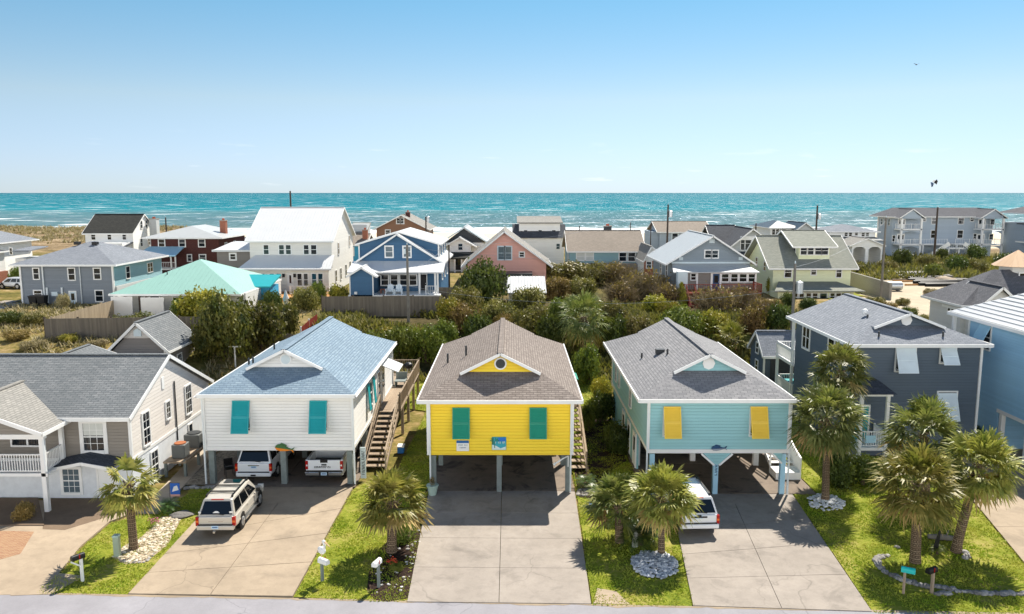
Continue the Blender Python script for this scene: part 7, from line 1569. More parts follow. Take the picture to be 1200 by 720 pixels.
    if kind == 'tan':
        part(MB().box(-.34, .34, -h2 - .012, -h2 + .02, belt - .28, belt - .24), 'tailgate_badge', M['chrome'], t)
        st = MB(); a = pt(1, 0, .24); st.box(-.82, -.7, a.y - .07, a.y - .03, a.z - .03, a.z + .05); st.box(.62, .76, a.y - .07, a.y - .03, a.z - .03, a.z + .04); st.hexa([(-.16, a.y - .065, a.z - .02), (.16, a.y - .065, a.z - .02), (.16, a.y - .03, a.z - .02), (-.16, a.y - .03, a.z - .02)], [(-.05, a.y - .04, a.z + .06), (.08, a.y - .04, a.z + .06), (.08, a.y - .01, a.z + .06), (-.05, a.y - .01, a.z + .06)]); part(st, 'window_sticker', M['lamp_clear'], t)
        part(MB().box(-.05, .05, -h2 - .3, -h2 - .12, .33, .40).blob((0, -h2 - .3, .43), .045, 1, 1, 0), 'tow_hitch', M['chrome'], t)
    wheels(t, L, W_, (-h2 + 1.05, h2 - .95), .385 * min(1, W_ / 1.9)); part(MB().box(-w * .85, w * .85, -h2 + .3, h2 - .3, .22, .37), 'underbody', M['carblack'], t); return t
def pickup(name, label, loc, rz, mat, L=5.9, W_=2.03):
    t = thing(name, label, 'pickup truck', loc, rz); ORG[t.name] = Vector((0, 0, 0)); w = W_ / 2; h2 = L / 2; bz = 1.38
    part(loft([ring(-h2 + 1.95, w, .5, bz - .05), ring(.1, w, .48, bz - .02), ring(h2 - 1.6, w, .48, bz - .03), ring(h2 - 1.2, w * .98, .48, bz - .08), ring(h2 - .3, w * .95, .5, bz - .14), ring(h2, w * .86, .55, bz - .3)]), 'body', mat, t, bevel=.025)
    bd = MB(); bd.box(-w, w, -h2 + .06, -h2 + 1.95, .5, .86)
    for s in (-1, 1): bd.box(s * (w - .12), s * w, -h2 + .06, -h2 + 1.95, .862, bz)
    bd.box(-w + .12, w - .12, -h2 + 1.85, -h2 + 1.95, .862, bz); part(bd, 'bed', mat, t)
    part(MB().box(-w + .13, w - .13, -h2 + .14, -h2 + 1.84, .862, .9), 'bed_liner', M['carblack'], t)
    tg = part(MB().box(-w + .13, w - .13, -h2, -h2 + .10, .80, bz), 'tailgate', mat, t, bevel=.02)
    part(MB().box(-.2, .2, -h2 - .02, -h2 + .05, bz - .14, bz + .01), 'tailgate_latch', M['carblack'], tg); part(MB().box(-.14, .14, -h2 - .02, -h2 + .02, bz - .3, bz - .22), 'badge', M['carblack'], tg)
    lt = letters(9, 1.1, .11, 17); m_ = MB(); m_.v = [(x, y - h2 - .008, z + .93) for x, y, z in lt.v]; m_.f = lt.f; part(m_, 'lettering', M['carblack'], tg)
    gm, pt = greenhouse(-h2 + 1.92, -h2 + 2.2, .95, 1.55, w * .95, w * .76, bz - .06, 1.93); part(gm, 'cabin', mat, t, bevel=.02)
    part(pane_end(pt, 0, .12, .86, .1), 'rear_window', M['carglass'], t); part(pane_end(pt, 1, .08, .9, .1), 'windscreen', M['carglass'], t)
    for s in (-1, 1):
        for u0, u1, sk in ((.06, .42, 0), (.47, .94, .14)): part(pane_side(pt, s, u0, u1, .14, .84, sk), 'side_window', M['carglass'], t)
        part(MB().box(s * (w - .13), s * (w + .01), -h2 - .01, -h2 + .16, .86, bz - .05), 'tail_light', M['lamp_red'], t); part(MB().box(s * (w - .11), s * (w - .03), -h2 - .016, -h2 + .1, 1.04, 1.13), 'reverse_light', M['lamp_clear'], t)
        part(MB().box(s * (w + .02), s * (w + .24), 1.0, 1.14, bz - .02, bz + .2), 'wing_mirror', M['chrome'], t, bevel=.02); part(MB().box(s * (w * .78) - .14, s * (w * .78) + .14, h2 - .12, h2 - .02, .8, 1.0), 'headlight', M['lamp_clear'], t)
    for s in (-1, 1): part(MB().box(min(s * .26, s * w), max(s * .26, s * w), -h2 - .16, -h2 + .05, .56, .74), 'bumper_step', M['chrome'], t, bevel=.02)
    part(MB().box(-w * .97, w * .97, -h2 - .10, -h2 + .06, .5, .78), 'rear_bumper', M['carblack'], t); part(MB().box(-w * .95, w * .95, h2 - .08, h2 + .1, .5, .75), 'front_bumper', M['chrome'], t, bevel=.04)
    pl = part(MB().box(-.16, .16, -h2 - .125, -h2 - .1, .56, .72), 'number_plate', M['plate'], t); part(MB().box(-.12, .12, -h2 - .13, -h2 - .126, .61, .67), 'plate_lettering', M['plate_ink'], pl)
    wheels(t, L, W_, (-h2 + 1.25, h2 - 1.0), .42, .29); part(MB().box(-w * .8, w * .8, -h2 + .3, h2 - .3, .3, .5), 'underbody', M['carblack'], t); return t
suv('tan_suv', 'champagne tan sport utility vehicle parked in the open on the white house driveway', (-13.85, 37.55, .05), R(1), M['car_tan'], 4.75, 1.82, 1.72, sunroof=True, kind='tan')
suv('white_suv', 'large white sport utility vehicle under the white house beside the pickup', (-14.3, 44.85, .055), R(0), M['car_white'], 5.3, 2.02, 1.9, rack=False, running=False, kind='big')
pickup('pickup_truck', 'white pickup truck with red tail lights under the white house', (-10.35, 44.95, .055), R(0), M['car_white'])
suv('white_suv', 'white sport utility vehicle half hidden by a palm on the aqua house driveway', (8.65, 37.7, .055), R(2.5), M['car_white'], 4.75, 1.95, 1.74, running=False, kind='small')
_cx, _cz = P(18, 342, 108)
suv('white_car', 'small white car parked between the brick house and grey hip house', (_cx, 108, tz(_cx, 108)), R(82), M['car_white'], 4.3, 1.8, 1.5, rack=False, running=False, kind='big')
# ------------------------------------------------------------------ fences, poles, wires, yard things
def fence(name, label, pts, h, mat, pm, sp=2.4, flip=1):
    """pts: (x, y) run on the land; boards stand on one side of the posts"""
    t = thing(name, label, 'fence', (pts[0][0], pts[0][1], tz(*pts[0])))
    mb = MB(); L = 0
    for a, b in zip(pts[:-1], pts[1:]):
        a, b = Vector(a), Vector(b); n = max(1, int((b - a).length / sp)); d = (b - a).normalized(); nr = Vector((d.y, -d.x)) * .05 * flip
        for i in range(n):
            p, q = a.lerp(b, i / n), a.lerp(b, (i + 1) / n); zp, zq = tz(*p), tz(*q); e = _vr.uniform(-.03, .03)
            mb.hexa([(p.x + nr.x, p.y + nr.y, zp - .1), (q.x + nr.x, q.y + nr.y, zq - .1), (q.x + nr.x * 1.5, q.y + nr.y * 1.5, zq - .1), (p.x + nr.x * 1.5, p.y + nr.y * 1.5, zp - .1)], [(p.x + nr.x, p.y + nr.y, zp + h + e), (q.x + nr.x, q.y + nr.y, zq + h + e), (q.x + nr.x * 1.5, q.y + nr.y * 1.5, zq + h + e), (p.x + nr.x * 1.5, p.y + nr.y * 1.5, zp + h + e)])
            MB().box(p.x - .07, p.x + .07, p.y - .07, p.y + .07, zp - .2, zp + h + .1).build('post', pm, t)
    mb.build('board_panel', mat, t); return t
X72 = lambda px, Y: P(px, 372, Y)[0]
fence('board_fence', 'long grey board fence running behind the gabled shed', [(X72(52, 71), 71), (X72(130, 71), 71), (X72(250, 71), 71), (X72(372, 71), 71)], 1.9, M['fence'], M['pole'])
fence('board_fence', 'sunlit tan board fence slanting up to the white screen', [(X72(60, 71.5), 71.5), (X72(137, 83), 83)], 1.9, M['fence_tan'], M['fence_tan'])
fence('board_fence', 'tall dark weathered board fence below the deep blue house', [(X72(378, 84), 84), (X72(450, 84), 84), (X72(519, 84), 84)], 2.2, M['fence'], M['pole'])
fence('board_fence', 'short grey screen fence at the right end of the blue porch', [(X72(514, 92), 92), (X72(531, 92), 92)], 2.3, M['fence'], M['pole'])
fence('rail_fence', 'low rusty rail fence with white posts beside the small cedar', [(X72(352, 74), 74), (X72(371, 78), 78)], 1.2, M['red_deck'], M['trim'], 1.5)
_a, _b2 = land_hit(1000, 340, 60), land_hit(1032, 352, 60)
t = thing('block_wall', 'grey concrete block wall at the sandy lot beside the lemon house', 'wall', (_a[0], _a[1], _a[2]))
MB().hexa([(_a[0], _a[1] + 14, 1.0), (_b2[0] + 1, _b2[1], 1.0), (_b2[0] + 1.3, _b2[1], 1.0), (_a[0] + .3, _a[1] + 14, 1.0)], [(_a[0], _a[1] + 14, _a[2] + 2.6), (_b2[0] + 1, _b2[1], _b2[2] + 2.1), (_b2[0] + 1.3, _b2[1], _b2[2] + 2.1), (_a[0] + .3, _a[1] + 14, _a[2] + 2.6)]).build('blockwork', brick('grey_blockwork', '#8d8a84', '#9b9890', '#7b7872'), t)

def pole(label, px, ytop, ybot, Y, mat='pole', r=.13, arm=False, trans=None, lamp=False, name='utility_pole'):
    x, zt = P(px, ytop, Y); z0 = tz(x, Y) - .1
    t = thing(name, label, 'pole', (x, Y, z0))
    MB().tube((x, Y, z0), (x, Y, zt), r * 1.2, r * .8, 10).build('shaft', M[mat], t)
    if arm: MB().box(x - 1.1, x + 1.1, Y - .07, Y + .07, zt - .7, zt - .58).build('crossarm', M[mat], t)
    for i in range(2 if arm else 1): MB().tube((x + (-.9 + 1.8 * i if arm else 0), Y, zt - (.58 if arm else 0)), (x + (-.9 + 1.8 * i if arm else 0), Y, zt + (.18 - .58 if arm else .2)), .05, n=6).build('insulator', M['trimblue'], t)
    if trans:
        zc = P(px, trans, Y)[1]; c = MB().tube((x + .42, Y - .1, zc - .5), (x + .42, Y - .1, zc + .45), .3, n=14).tube((x + .42, Y - .1, zc + .45), (x + .42, Y - .1, zc + .56), .3, .1, 14).build('transformer', M['acgrey'] if r < .12 else M['alu'], t)
        MB().box(x + .05, x + .15, Y - .16, Y + .02, zc - .3, zc + .3).build('bracket', M['vent'], c)
    if lamp:
        MB().box(x - .32, x - .12, Y - .3, Y + .1, zt - .9, zt - .45).build('lamp_head', M['trimblue'], t); MB().beam((x, Y, zt - .5), (x - .22, Y - .1, zt - .5), .05, .05).build('lamp_arm', M['vent'], t)
    return t
PA = pole('grey wooden utility pole with lamp before the deep blue house', 477, 287, 386, 79, 'polegrey', .13, lamp=True)
pole('dark thin utility pole at the right edge of the blue porch', 526, 287, 345, 97, 'pole', .11)
pole('dark utility pole beside the brown gabled beach house', 499, 254, 276, 150, 'pole', .15, trans=257)
pole('dark pole tip rising above the big white house roof', 340, 224, 250, 150, 'pole', .18)
pole('tall dark utility pole with transformer before the blue grey beach house', 783, 240, 290, 128, 'pole', .16, trans=251)
PB = pole('grey utility pole with large transformer before the pale lemon house', 932, 309, 368, 66, 'polegrey', .13, trans=337)
pole('dark utility pole with transformer above the navy roofed house', 958, 241, 270, 140, 'pole', .17, trans=254)
pole('tall pale utility pole beside the sandy lot', 1038.5, 255, 355, 96, 'polegrey', .13)
pole('tall dark leaning utility pole in front of the apartments', 1099, 243, 308, 160, 'pole', .2)
pole('thin dark pole behind the maroon house roof', 194, 255, 272, 150, 'pole', .14)
pole('short thin pole left of the blue grey beach house', 763, 259, 285, 145, 'pole', .1)
pole('short street lamp pole above the brown shingle roof', 739, 261, 275, 150, 'pole', .1, lamp=True)
pole('short dark pole tip left of the brown shingle roof', 679, 265, 275, 150, 'pole', .12)
pole('short dark pole behind the charcoal gable roof', 886, 262, 275, 160, 'pole', .15)
def cable(label, p, q, sag, r=.012):
    mb = MB(); p, q = Vector(p), Vector(q); pts = [p.lerp(q, i / 24) - Vector((0, 0, sag * 4 * (i / 24) * (1 - i / 24))) for i in range(25)]
    mb.path(pts, r, 5); o = mb.build('overhead_cable', M['alu']); tag(o, label, 'cable'); return o
def at(px, py, Y): x, z = P(px, py, Y); return (x, Y, z)
cable('sagging pale cable between the blue house pole and the transformer pole', at(477, 335, 79), at(932, 338, 66), 1.55)
cable('upper cable between the blue house pole and the transformer pole', at(477, 290, 79), at(932, 313, 66), .5, .009)
cable('service cable from the grey lamp pole up to the deep blue gable', at(477, 317, 79), at(514, 297, 95), .25, .014)
cable('cable from the dark porch pole towards the tall transformer pole', at(526, 290, 97), at(783, 246, 128), 1.0, .012)
cable('cable strung over the sandy lot to the pale pole', at(932, 313, 66), at(1038.5, 259, 96), .8, .01)

def t_post(label, px, ytop, ybot, mat, w=.9):
    x, Y, z = land_hit(px, ybot, 50); zt = P(px, ytop, Y)[1]; t = thing('clothesline_post', label, 'post', (x, Y, z))
    MB().box(x - .05, x + .05, Y - .05, Y + .05, z - .1, zt).build('shaft', mat, t); MB().box(x - w / 2, x + w / 2, Y - .04, Y + .04, zt, zt + .09).build('crossbar', mat, t); return t
t_post('white T shaped clothesline post beside the cedars', 276, 407, 430, M['trim'], 1.0)
t_post('brown T shaped clothesline post nearer the left end of the fence', 96, 364, 376, M['pole'], .95); t_post('brown T shaped clothesline post nearer the gabled shed', 119, 358, 373, M['pole'], .75)

def mailbox(label, px, py, box, postm, ang=0.0, hgt=1.1, extra=None, brace=False, lean=0.0):
    x, Y, z = land_hit(px, py); t = thing('mailbox', label, 'mailbox', (x, Y, 0), ang); ORG[t.name] = Vector((0, 0, 0))
    o = MB().hexa([(-.05, -.05, -.05), (.05, -.05, -.05), (.05, .05, -.05), (-.05, .05, -.05)], [(-.05 + lean, -.05, hgt + .1), (.05 + lean, -.05, hgt + .1), (.05 + lean, .05, hgt + .1), (-.05 + lean, .05, hgt + .1)]).build('post', postm); o.parent = t
    prof = [(-.105, 0), (.105, 0)] + [(.105 * math.cos(a), .11 + .105 * math.sin(a)) for a in np.linspace(0, math.pi, 9)]
    b = MB(); b.prismY([(lean + u, hgt + v) for u, v in prof], -.36, .14); o = b.build('box', box); o.parent = t
    d = MB(); d.prismY([(lean + u * .94, hgt + .005 + v * .97) for u, v in prof], -.375, -.361); q = d.build('door', box); q.parent = o
    f = MB().box(lean + .107, lean + .118, -.12, -.07, hgt + .04, hgt + .22); q = f.build('flag', M['lamp_red']); q.parent = o
    if brace: m_ = MB(); m_.beam((0, -.02, hgt - .35), (0, -.4, hgt - .03), .06, .06); o = m_.build('brace', postm); o.parent = t
    if extra: extra(t, lean, hgt)
    return t
mailbox('black mailbox on a white braced post on the left lawn', 97, 683, M['carblack'], M['trim'], R(-35), 1.05, brace=True)
def pelican(t, l, h):
    m_ = MB(); m_.blob((l, -.02, h + .55), (.13, .22, .17), 1, 2, .1).path([(l, -.15, h + .6), (l, -.2, h + .8), (l, -.14, h + .93)], [.06, .045, .05], 8).blob((l, -.16, h + .96), (.07, .09, .07), 2, 2, 0); o = m_.build('pelican_carving', M['trim']); o.parent = t
    m_ = MB(); m_.tube((l, -.22, h + .95), (l, -.52, h + .82), .04, .015, 8).tube((l, 0, h + .28), (l, 0, h + .45), .03, n=6); q = m_.build('beak', M['mt_tan']); q.parent = o
mailbox('white mailbox topped by a carved white pelican on the lawn edge', 378, 684, M['trim'], M['pile'], R(55), .85, extra=pelican)
mailbox('plain white mailbox on a wooden post in the mulch bed', 444, 690, M['trim'], M['pile'], R(-20), 1.05)
mailbox('turquoise mailbox on a pale post in front of the stone edging', 1058, 703, plain('turquoise_mailbox', '#1fb5ae', .4), M['deck'], R(62), .95)
mailbox('black mailbox on a pale post among the edging stones', 1091, 704, M['carblack'], M['deck'], R(-62), .95)
x, Y, z = land_hit(138, 654); t = thing('utility_pedestal', 'pale green utility pedestal on the left lawn beside the palm', 'utility box', (x, Y, z))
MB().box(x - .12, x + .12, Y - .12, Y + .12, 0, .95).build('housing', paint('pedestal_green', '#a3b09a', .5), t, bevel=.02); MB().box(x - .135, x + .135, Y - .135, Y + .135, .95, 1.05).build('cap', M['potgreen'], t, bevel=.02)
x, Y, z = land_hit(206, 590); t = thing('garden_flag', 'small blue and white garden flag on a thin stand', 'flag', (x, Y, z))
MB().tube((x - .28, Y, 0), (x - .28, Y, 1.1), .012, n=6).tube((x - .28, Y, 1.08), (x + .28, Y, 1.08), .01, n=6).build('stand', M['vent'], t)
MB().box(x - .24, x + .26, Y - .012, Y + .003, .35, 1.06).build('cloth', plain('flag_blue', '#2c63b8', .7), t); MB().poly([(x - .15, Y - .016, .6), (x + .2, Y - .016, .7), (x + .12, Y - .016, .95), (x - .05, Y - .016, .88)]).build('emblem', M['trim'], t); MB().box(x - .24, x + .26, Y - .017, Y - .013, .35, .46).build('hem_band', M['pink'], t)
x, Y, z = land_hit(744, 643); t = tag(MB().path([(x, Y, -.05), (x, Y, .35), (x + .02, Y, .62), (x + .02, Y, .74)], [.15, .14, .12, .05], 10).build('stone_marker', paint('white_stone', '#c9c9c4', .8, .2, 6), None), 'upright pale stone marker beside the dark sago palm', 'stone')
x, Y, z = land_hit(507, 582); t = thing('flower_pot', 'celadon flower pot at the front left post of the yellow house', 'pot', (x, Y, .05))
MB().tube((x, Y, .05), (x, Y, .55), .2, .3, 16).tube((x, Y, .55), (x, Y, .6), .33, .33, 16).build('pot', M['potgreen'], t); q = foliage_obj('S', 'lf_rust', t, 'plant'); q.location = (0, 0, .5); q.scale = (.3, .3, .5)
# shower arm on the yellow house post
_sh = MB(); _sh.path([(3.0, 40.8, 1.5), (3.0, 40.7, 2.12), (2.75, 40.55, 2.05), (2.3, 40.45, 1.8)], [.03, .035, .04, .05], 8).tube((2.3, 40.45, 1.8), (2.2, 40.42, 1.72), .06, .11, 10); _sh.build('shower_arm', M['trim'], yh)
x, Y, z = land_hit(692, 600); t = thing('blue_bucket', 'small bright blue bucket by the cycad at the yellow house', 'bucket', (x, Y, z)); MB().tube((x, Y, 0), (x + .12, Y - .05, .34), .17, .22, 14).build('body', plain('bright_blue_plastic', '#2a8ad0', .35), t); MB().path([(x - .1, Y, .34), (x + .1, Y - .02, .52), (x + .32, Y - .08, .36)], .012, 6).build('handle', M['alu'], t)
x, Y, z = land_hit(1096, 653); t = thing('garden_banner', 'dark pointed garden banner beside the palms in the stone ringed bed', 'banner', (x, Y, z)); MB().tube((x - .2, Y, 0), (x + .12, Y, 1.25), .02, n=6).build('stake', M['carblack'], t); MB().hexa([(x - .18, Y, .1), (x + .1, Y, .25), (x + .1, Y + .03, .25), (x - .18, Y + .03, .1)], [(x + .02, Y, .9), (x + .18, Y, 1.2), (x + .18, Y + .03, 1.2), (x + .02, Y + .03, .9)]).build('cloth', M['carblack'], t)
x, Y, z = land_hit(1106, 634); t = thing('driftwood_log', 'grey driftwood log lying behind the dark banner', 'log', (x, Y, .02)); MB().path([(x - .7, Y + .1, .14), (x - .2, Y, .16), (x + .3, Y - .15, .15), (x + .7, Y - .25, .12)], [.1, .15, .13, .07], 9).build('log', M['polegrey'], t); MB().path([(x + .1, Y, .2), (x + .3, Y + .2, .4)], [.05, .02], 7).build('branch', M['polegrey'], t)
# edging stones and rock beds
_rk = [MB().blob((0, 0, .1), (1, .75, .55), s, 2, .35).mesh('edging_stone') for s in range(4)]
M['rock'] = N('pale_limestone'); M['rock'].set(.9, .2); M['rock'].col(M['rock'].mix(M['rock'].n('ObjectInfo').outputs['Random'], '#6d6a66', '#a8a5a0')); M['rock'].bump(M['rock'].noise(9, 5), .7, .05); M['rock'] = M['rock'].m
for m__ in _rk: m__.materials.append(M['rock'])
def stone_row(pxs, n, s, label, group, jit=.06):
    w = [G(*p) for p in pxs]; seg = [0]
    for a, b in zip(w[:-1], w[1:]): seg.append(seg[-1] + math.dist(a, b))
    for i in range(n):
        d = seg[-1] * (i + .5) / n; k = max(j for j in range(len(w) - 1) if seg[j] <= d); f = (d - seg[k]) / (seg[k + 1] - seg[k])
        x = w[k][0] + (w[k + 1][0] - w[k][0]) * f + _vr.uniform(-jit, jit); y = w[k][1] + (w[k + 1][1] - w[k][1]) * f + _vr.uniform(-jit, jit)
        o = bpy.data.objects.new('edging_stone', _rk[i % 4]); COL.objects.link(o); q = s * _vr.uniform(.75, 1.3); o.scale = (q, q, q * .9); o.location = (x, y, .03); o.rotation_euler = (0, 0, _vr.uniform(0, 6.3)); tag(o, label, 'stone', group)
stone_row([(1040, 652), (1029, 655), (1028, 663), (1036, 671), (1048, 677), (1062, 682), (1080, 688), (1098, 689), (1118, 693), (1145, 697), (1175, 697), (1204, 697), (1240, 700)], 64, .17, 'irregular pale edging stone in the curved border of the right lawn bed', 'edging stones of the right lawn bed')
stone_row([(1097, 697), (1112, 698), (1100, 694)], 7, .15, 'loose pale stone heaped beside the black mailbox', 'loose stones at the mailbox')
stone_row([(217, 573), (254, 572)], 11, .2, 'pale block stone in the straight row behind the tan vehicle', 'stone row at the gravel strip')
stone_row([(133, 652), (150, 661), (170, 659), (182, 649)], 14, .08, 'small dark rimmed stone along the round end of the pale rock bed', 'rim stones of the left rock bed')
stone_row([(1128, 647), (1134, 651), (1131, 656)], 4, .17, 'pale boulder in grass behind the curved border', 'boulders at the leaning palm')
stone_row([(1050, 641), (1054, 643)], 1, .16, 'single flat pale stone left of the broad palm trunk', 'single flat stone')
def pebbles(name, label, poly, n, s, mat, seed, hump=0.0):
    rng = np.random.default_rng(seed); pl = px_poly(poly); x0, x1 = min(p[0] for p in pl), max(p[0] for p in pl); y0, y1 = min(p[1] for p in pl), max(p[1] for p in pl); out = MB(); k = 0; cx, cy = sum(p[0] for p in pl) / len(pl), sum(p[1] for p in pl) / len(pl)
    while k < n:
        x, y = rng.uniform(x0, x1), rng.uniform(y0, y1)
        if not inside((x, y), pl): continue
        k += 1; q = s * rng.uniform(.5, 1.4); hz = hump * max(0, 1 - math.hypot(x - cx, y - cy) / max(x1 - x0, y1 - y0) * 1.7); out.blob((x, y, .03 + hz + q * .2), (q, q * rng.uniform(.6, 1), q * .55), k, 1, .4)
    o = out.build(name, mat); stuff(o); tag(o, label, 'stones'); return o
def rockmat(name, a, b, c):
    m = N(name); m.set(.85, .25); m.col(m.ramp(m.n('NewGeometry').outputs['Random Per Island'], [(.1, a), (.5, b), (.9, c)])); return m.m
pebbles('rock_bed', 'pale rounded rocks covering the bed around the rock bed palm', [(741, 656), (752, 648), (778, 648), (792, 658), (795, 672), (776, 680), (752, 676), (741, 668)], 620, .085, rockmat('blue_white_rocks', '#8f959c', '#b9bec2', '#d9dadb'), 3, .12)
pebbles('rock_bed', 'white rocks mounded round the foot of the palm by the aqua house', [(946, 586), (960, 580), (978, 582), (992, 592), (986, 599), (964, 600), (950, 595)], 330, .075, rockmat('white_rocks', '#c2c4c4', '#d9dada', '#e6e6e4'), 4, .18)
pebbles('rock_bed', 'creamy shell rocks filling the curved bed of the thin palm', [(133, 654), (148, 660), (170, 658), (195, 638), (213, 607), (191, 608), (168, 631), (148, 640)], 900, .07, rockmat('shell_rocks', '#a8987c', '#cdbfa4', '#e2d9c6'), 5)
pebbles('rock_bed', 'small white stones scattered over the dark mulch bed', [(440, 700), (474, 700), (500, 606), (470, 640), (440, 670)], 46, .06, rockmat('mulch_stones', '#a9a49c', '#c9c5bd', '#dedbd5'), 6)
pebbles('stone_scatter', 'grey stones scattered by the cycad at the yellow house post', [Wd(3.5, 40.4), Wd(4.9, 40.2), Wd(4.9, 41.4), Wd(3.6, 41.4)], 90, .1, rockmat('grey_rocks', '#6f6a63', '#8f8a82', '#b0aba3'), 7)
x, Y, z = land_hit(213, 607); tag(MB().blob((x, Y, .06), (.55, .4, .16), 5, 3, .3).build('flat_rock', M['rock'], smooth=False), 'broad flat grey rock beside the sago palm at the tan vehicle', 'rock')
for o_ in [bpy.data.objects['flat_rock']]: o_.data.materials[0] = M['rock']
for px, py, lb in ((479, 608, 'round pink tinged ball ornament in the mulch bed behind the trunk'),):
    x, Y, z = land_hit(478, 634); tag(MB().blob((x, Y, .3), .16, 1, 2, 0).tube((x, Y, 0), (x, Y, .2), .08, .06, 10).build('garden_ball', paint('ball_pink', '#d8a795', .4)), lb, 'ornament')
for px, py, c, lb in ((461, 668, '#c7482a', 'orange red flowers at the foot of the mulch bed palm'), (181, 618, '#b5637c', 'pink flowers on the pale rock bed near the sago')):
    x, Y, z = land_hit(px, py); t = thing('flower_clump', lb, 'flowers', (x, Y, .02)); q = foliage_obj('S', 'lf_mid', t); q.scale = (.4, .4, .35); m_ = MB()
    for i in range(26): a = _vr.uniform(0, 6.3); d = _vr.uniform(0, .33); m_.blob((d * math.cos(a), d * math.sin(a), .3 + _vr.uniform(-.06, .1)), .035, i, 1, .2)
    o = m_.build('petals', plain('petals_' + c[1:], c, .6)); o.parent = t; stuff(o)
# hose, chair, cooler, sign board
t = thing('hose_reel', 'green garden hose coiled on the ground behind the condensers', 'hose', (-18.4, 48.6, .05)); m_ = MB()
for k in range(4): m_.path([(-18.4 + (.3 + .03 * k) * math.cos(a), 48.6 + (.3 + .03 * k) * math.sin(a), .08 + .05 * k) for a in np.linspace(0, 6.2, 15)], .025, 6)
m_.build('coil', plain('hose_green', '#2f7a4a', .5), t); MB().tube((-18.4, 48.6, .04), (-18.4, 48.6, .3), .1, n=10).build('hub', M['vent'], t)
def metal_chair(label, x, y, rz):
    t = thing('patio_chair', label, 'chair', (x, y, .055), rz, 'dark chairs under the white house'); ORG[t.name] = Vector((0, 0, 0))
    for n_, m_ in (('seat', MB().box(-.25, .25, -.25, .25, .42, .46)), ('backrest', MB().box(-.25, .25, .22, .26, .5, .95))): o = m_.build(n_, M['carblack']); o.parent = t
    for a in (-.22, .22):
        for b in (-.22, .22): o = MB().tube((a, b, 0), (a, b, .44 if b < 0 else .9), .018, n=6).build('leg', M['carblack']); o.parent = t
        o = MB().box(a - .025, a + .025, -.25, .22, .64, .67).build('armrest', M['carblack']); o.parent = t
metal_chair('dark metal chair under the white house nearest the left piling', -16.1, 43.4, R(30)); metal_chair('dark metal chair under the white house nearest the white vehicle', -15.65, 44.6, R(-60))
t = thing('cooler', 'blue cooler on the ground below the white house side deck', 'cooler', (-6.9, 47.6, .02)); MB().box(-7.1, -6.7, 47.3, 47.9, .02, .4).build('tub', plain('cooler_blue', '#2b6fb3', .4), t, bevel=.03); MB().box(-7.12, -6.68, 47.28, 47.92, .4, .48).build('lid', M['trim'], t, bevel=.02)
t = thing('vertical_sign', 'weathered vertical name board beside the right post of the white house', 'sign', (-8.35, 42.8, 0)); MB().box(-8.5, -8.2, 42.8, 42.86, .1, 1.9).build('board', M['trimblue'], t); _lt = letters(8, 1.4, .16, 23); m_ = MB(); m_.v = [(-8.43 + z_, 42.79 + y_ * .5, 1.0 + x_) for x_, y_, z_ in _lt.v]; m_.f = _lt.f; m_.build('lettering', M['vent'], t)
# white metal shed in the thicket
Y = 90; xa, xb = P(594, 330, Y)[0], P(640, 330, Y)[0]; z1 = P(615, 326, Y + 2)[1]; z0 = P(615, 344, Y - 1)[1]
t = thing('metal_shed', 'white ribbed metal shed roof standing in the thicket', 'shed', (xa, Y, tz(xa, Y))); MB().box(xa + .2, xb - .2, Y, Y + 3.5, tz(xa, Y) - .2, z0).build('wall', M['white_wall'], t)
MB().hexa([(xa, Y - 1.2, z0), (xb, Y - 1.2, z0), (xb, Y + 4, z1 - .1), (xa, Y + 4, z1 - .1)], [(xa, Y - 1.2, z0 + .1), (xb, Y - 1.2, z0 + .1), (xb, Y + 4, z1), (xa, Y + 4, z1)]).build('roof', M['mt_white'], t)
m_ = MB()
for i in range(14): xx = xa + .1 + (xb - xa - .2) * i / 13; m_.beam((xx, Y - 1.2, z0 + .13), (xx, Y + 4, z1 + .03), .05, .06)
m_.build('roof_ribs', M['mt_grey'], t)
# sandy lot, track, pipes
_pl = [land_hit(*p, 60)[:2] for p in ((1008, 352), (1092, 392), (1100, 352), (1112, 335), (1085, 318), (1040, 320), (1030, 336))]
land_patch('sand_lot', _pl, concrete('pale_sand_track', '#bcae95', .5, .0))
land_patch('sand_track', [land_hit(*p, 60)[:2] for p in ((-30, 361), (28, 351), (28, 357), (-30, 372))], M['conc_grey'])
land_patch('lemon_yard', [land_hit(*p, 60)[:2] for p in ((975, 352), (1006, 348), (1010, 338), (985, 338))], M['lawn'])
pp = None
for i in range(14):
    px, py = 1040 + (i % 7) * 6 + (i // 7) * 8, 318 + (i % 7) * 2.4 + (i // 7) * 1.2; x, Y, z = land_hit(px, py + 3, 60); Lp = _vr.uniform(5, 8)
    m_ = MB().tube((x, Y, z + .28), (x + Lp, Y - 1.2, z + .3 + .25 * (i % 2)), .24, n=12, cap=False); o = m_.build('drain_pipe', M['carblack']); tag(o, 'long black drain pipe lying in the heap on the sandy lot', 'pipe', 'drain pipes on the sandy lot')
for i, (px, py, w_) in enumerate(((1072, 331, 3.2), (1063, 329, 2.2), (1082, 335, 2.6))): x, Y, z = land_hit(px, py, 60); tag(MB().box(x - w_, x + w_, Y - .15, Y + .15, z + .02, z + .24).build('timber_beam', M['wood_new'] if i != 1 else M['deck']), ('longest honey coloured timber lying before the pipe heap', 'short grey timber lying left before the pipe heap', 'honey coloured timber lying right of the pipe heap')[i], 'timber')
x, Y, z = land_hit(1108, 332, 60); struct(MB().blob((x, Y, z + .2), (1.7, 1.4, .75), 4, 3, .3).build('sand_mound', land_patch.__globals__['M']['conc_left'], smooth=True))
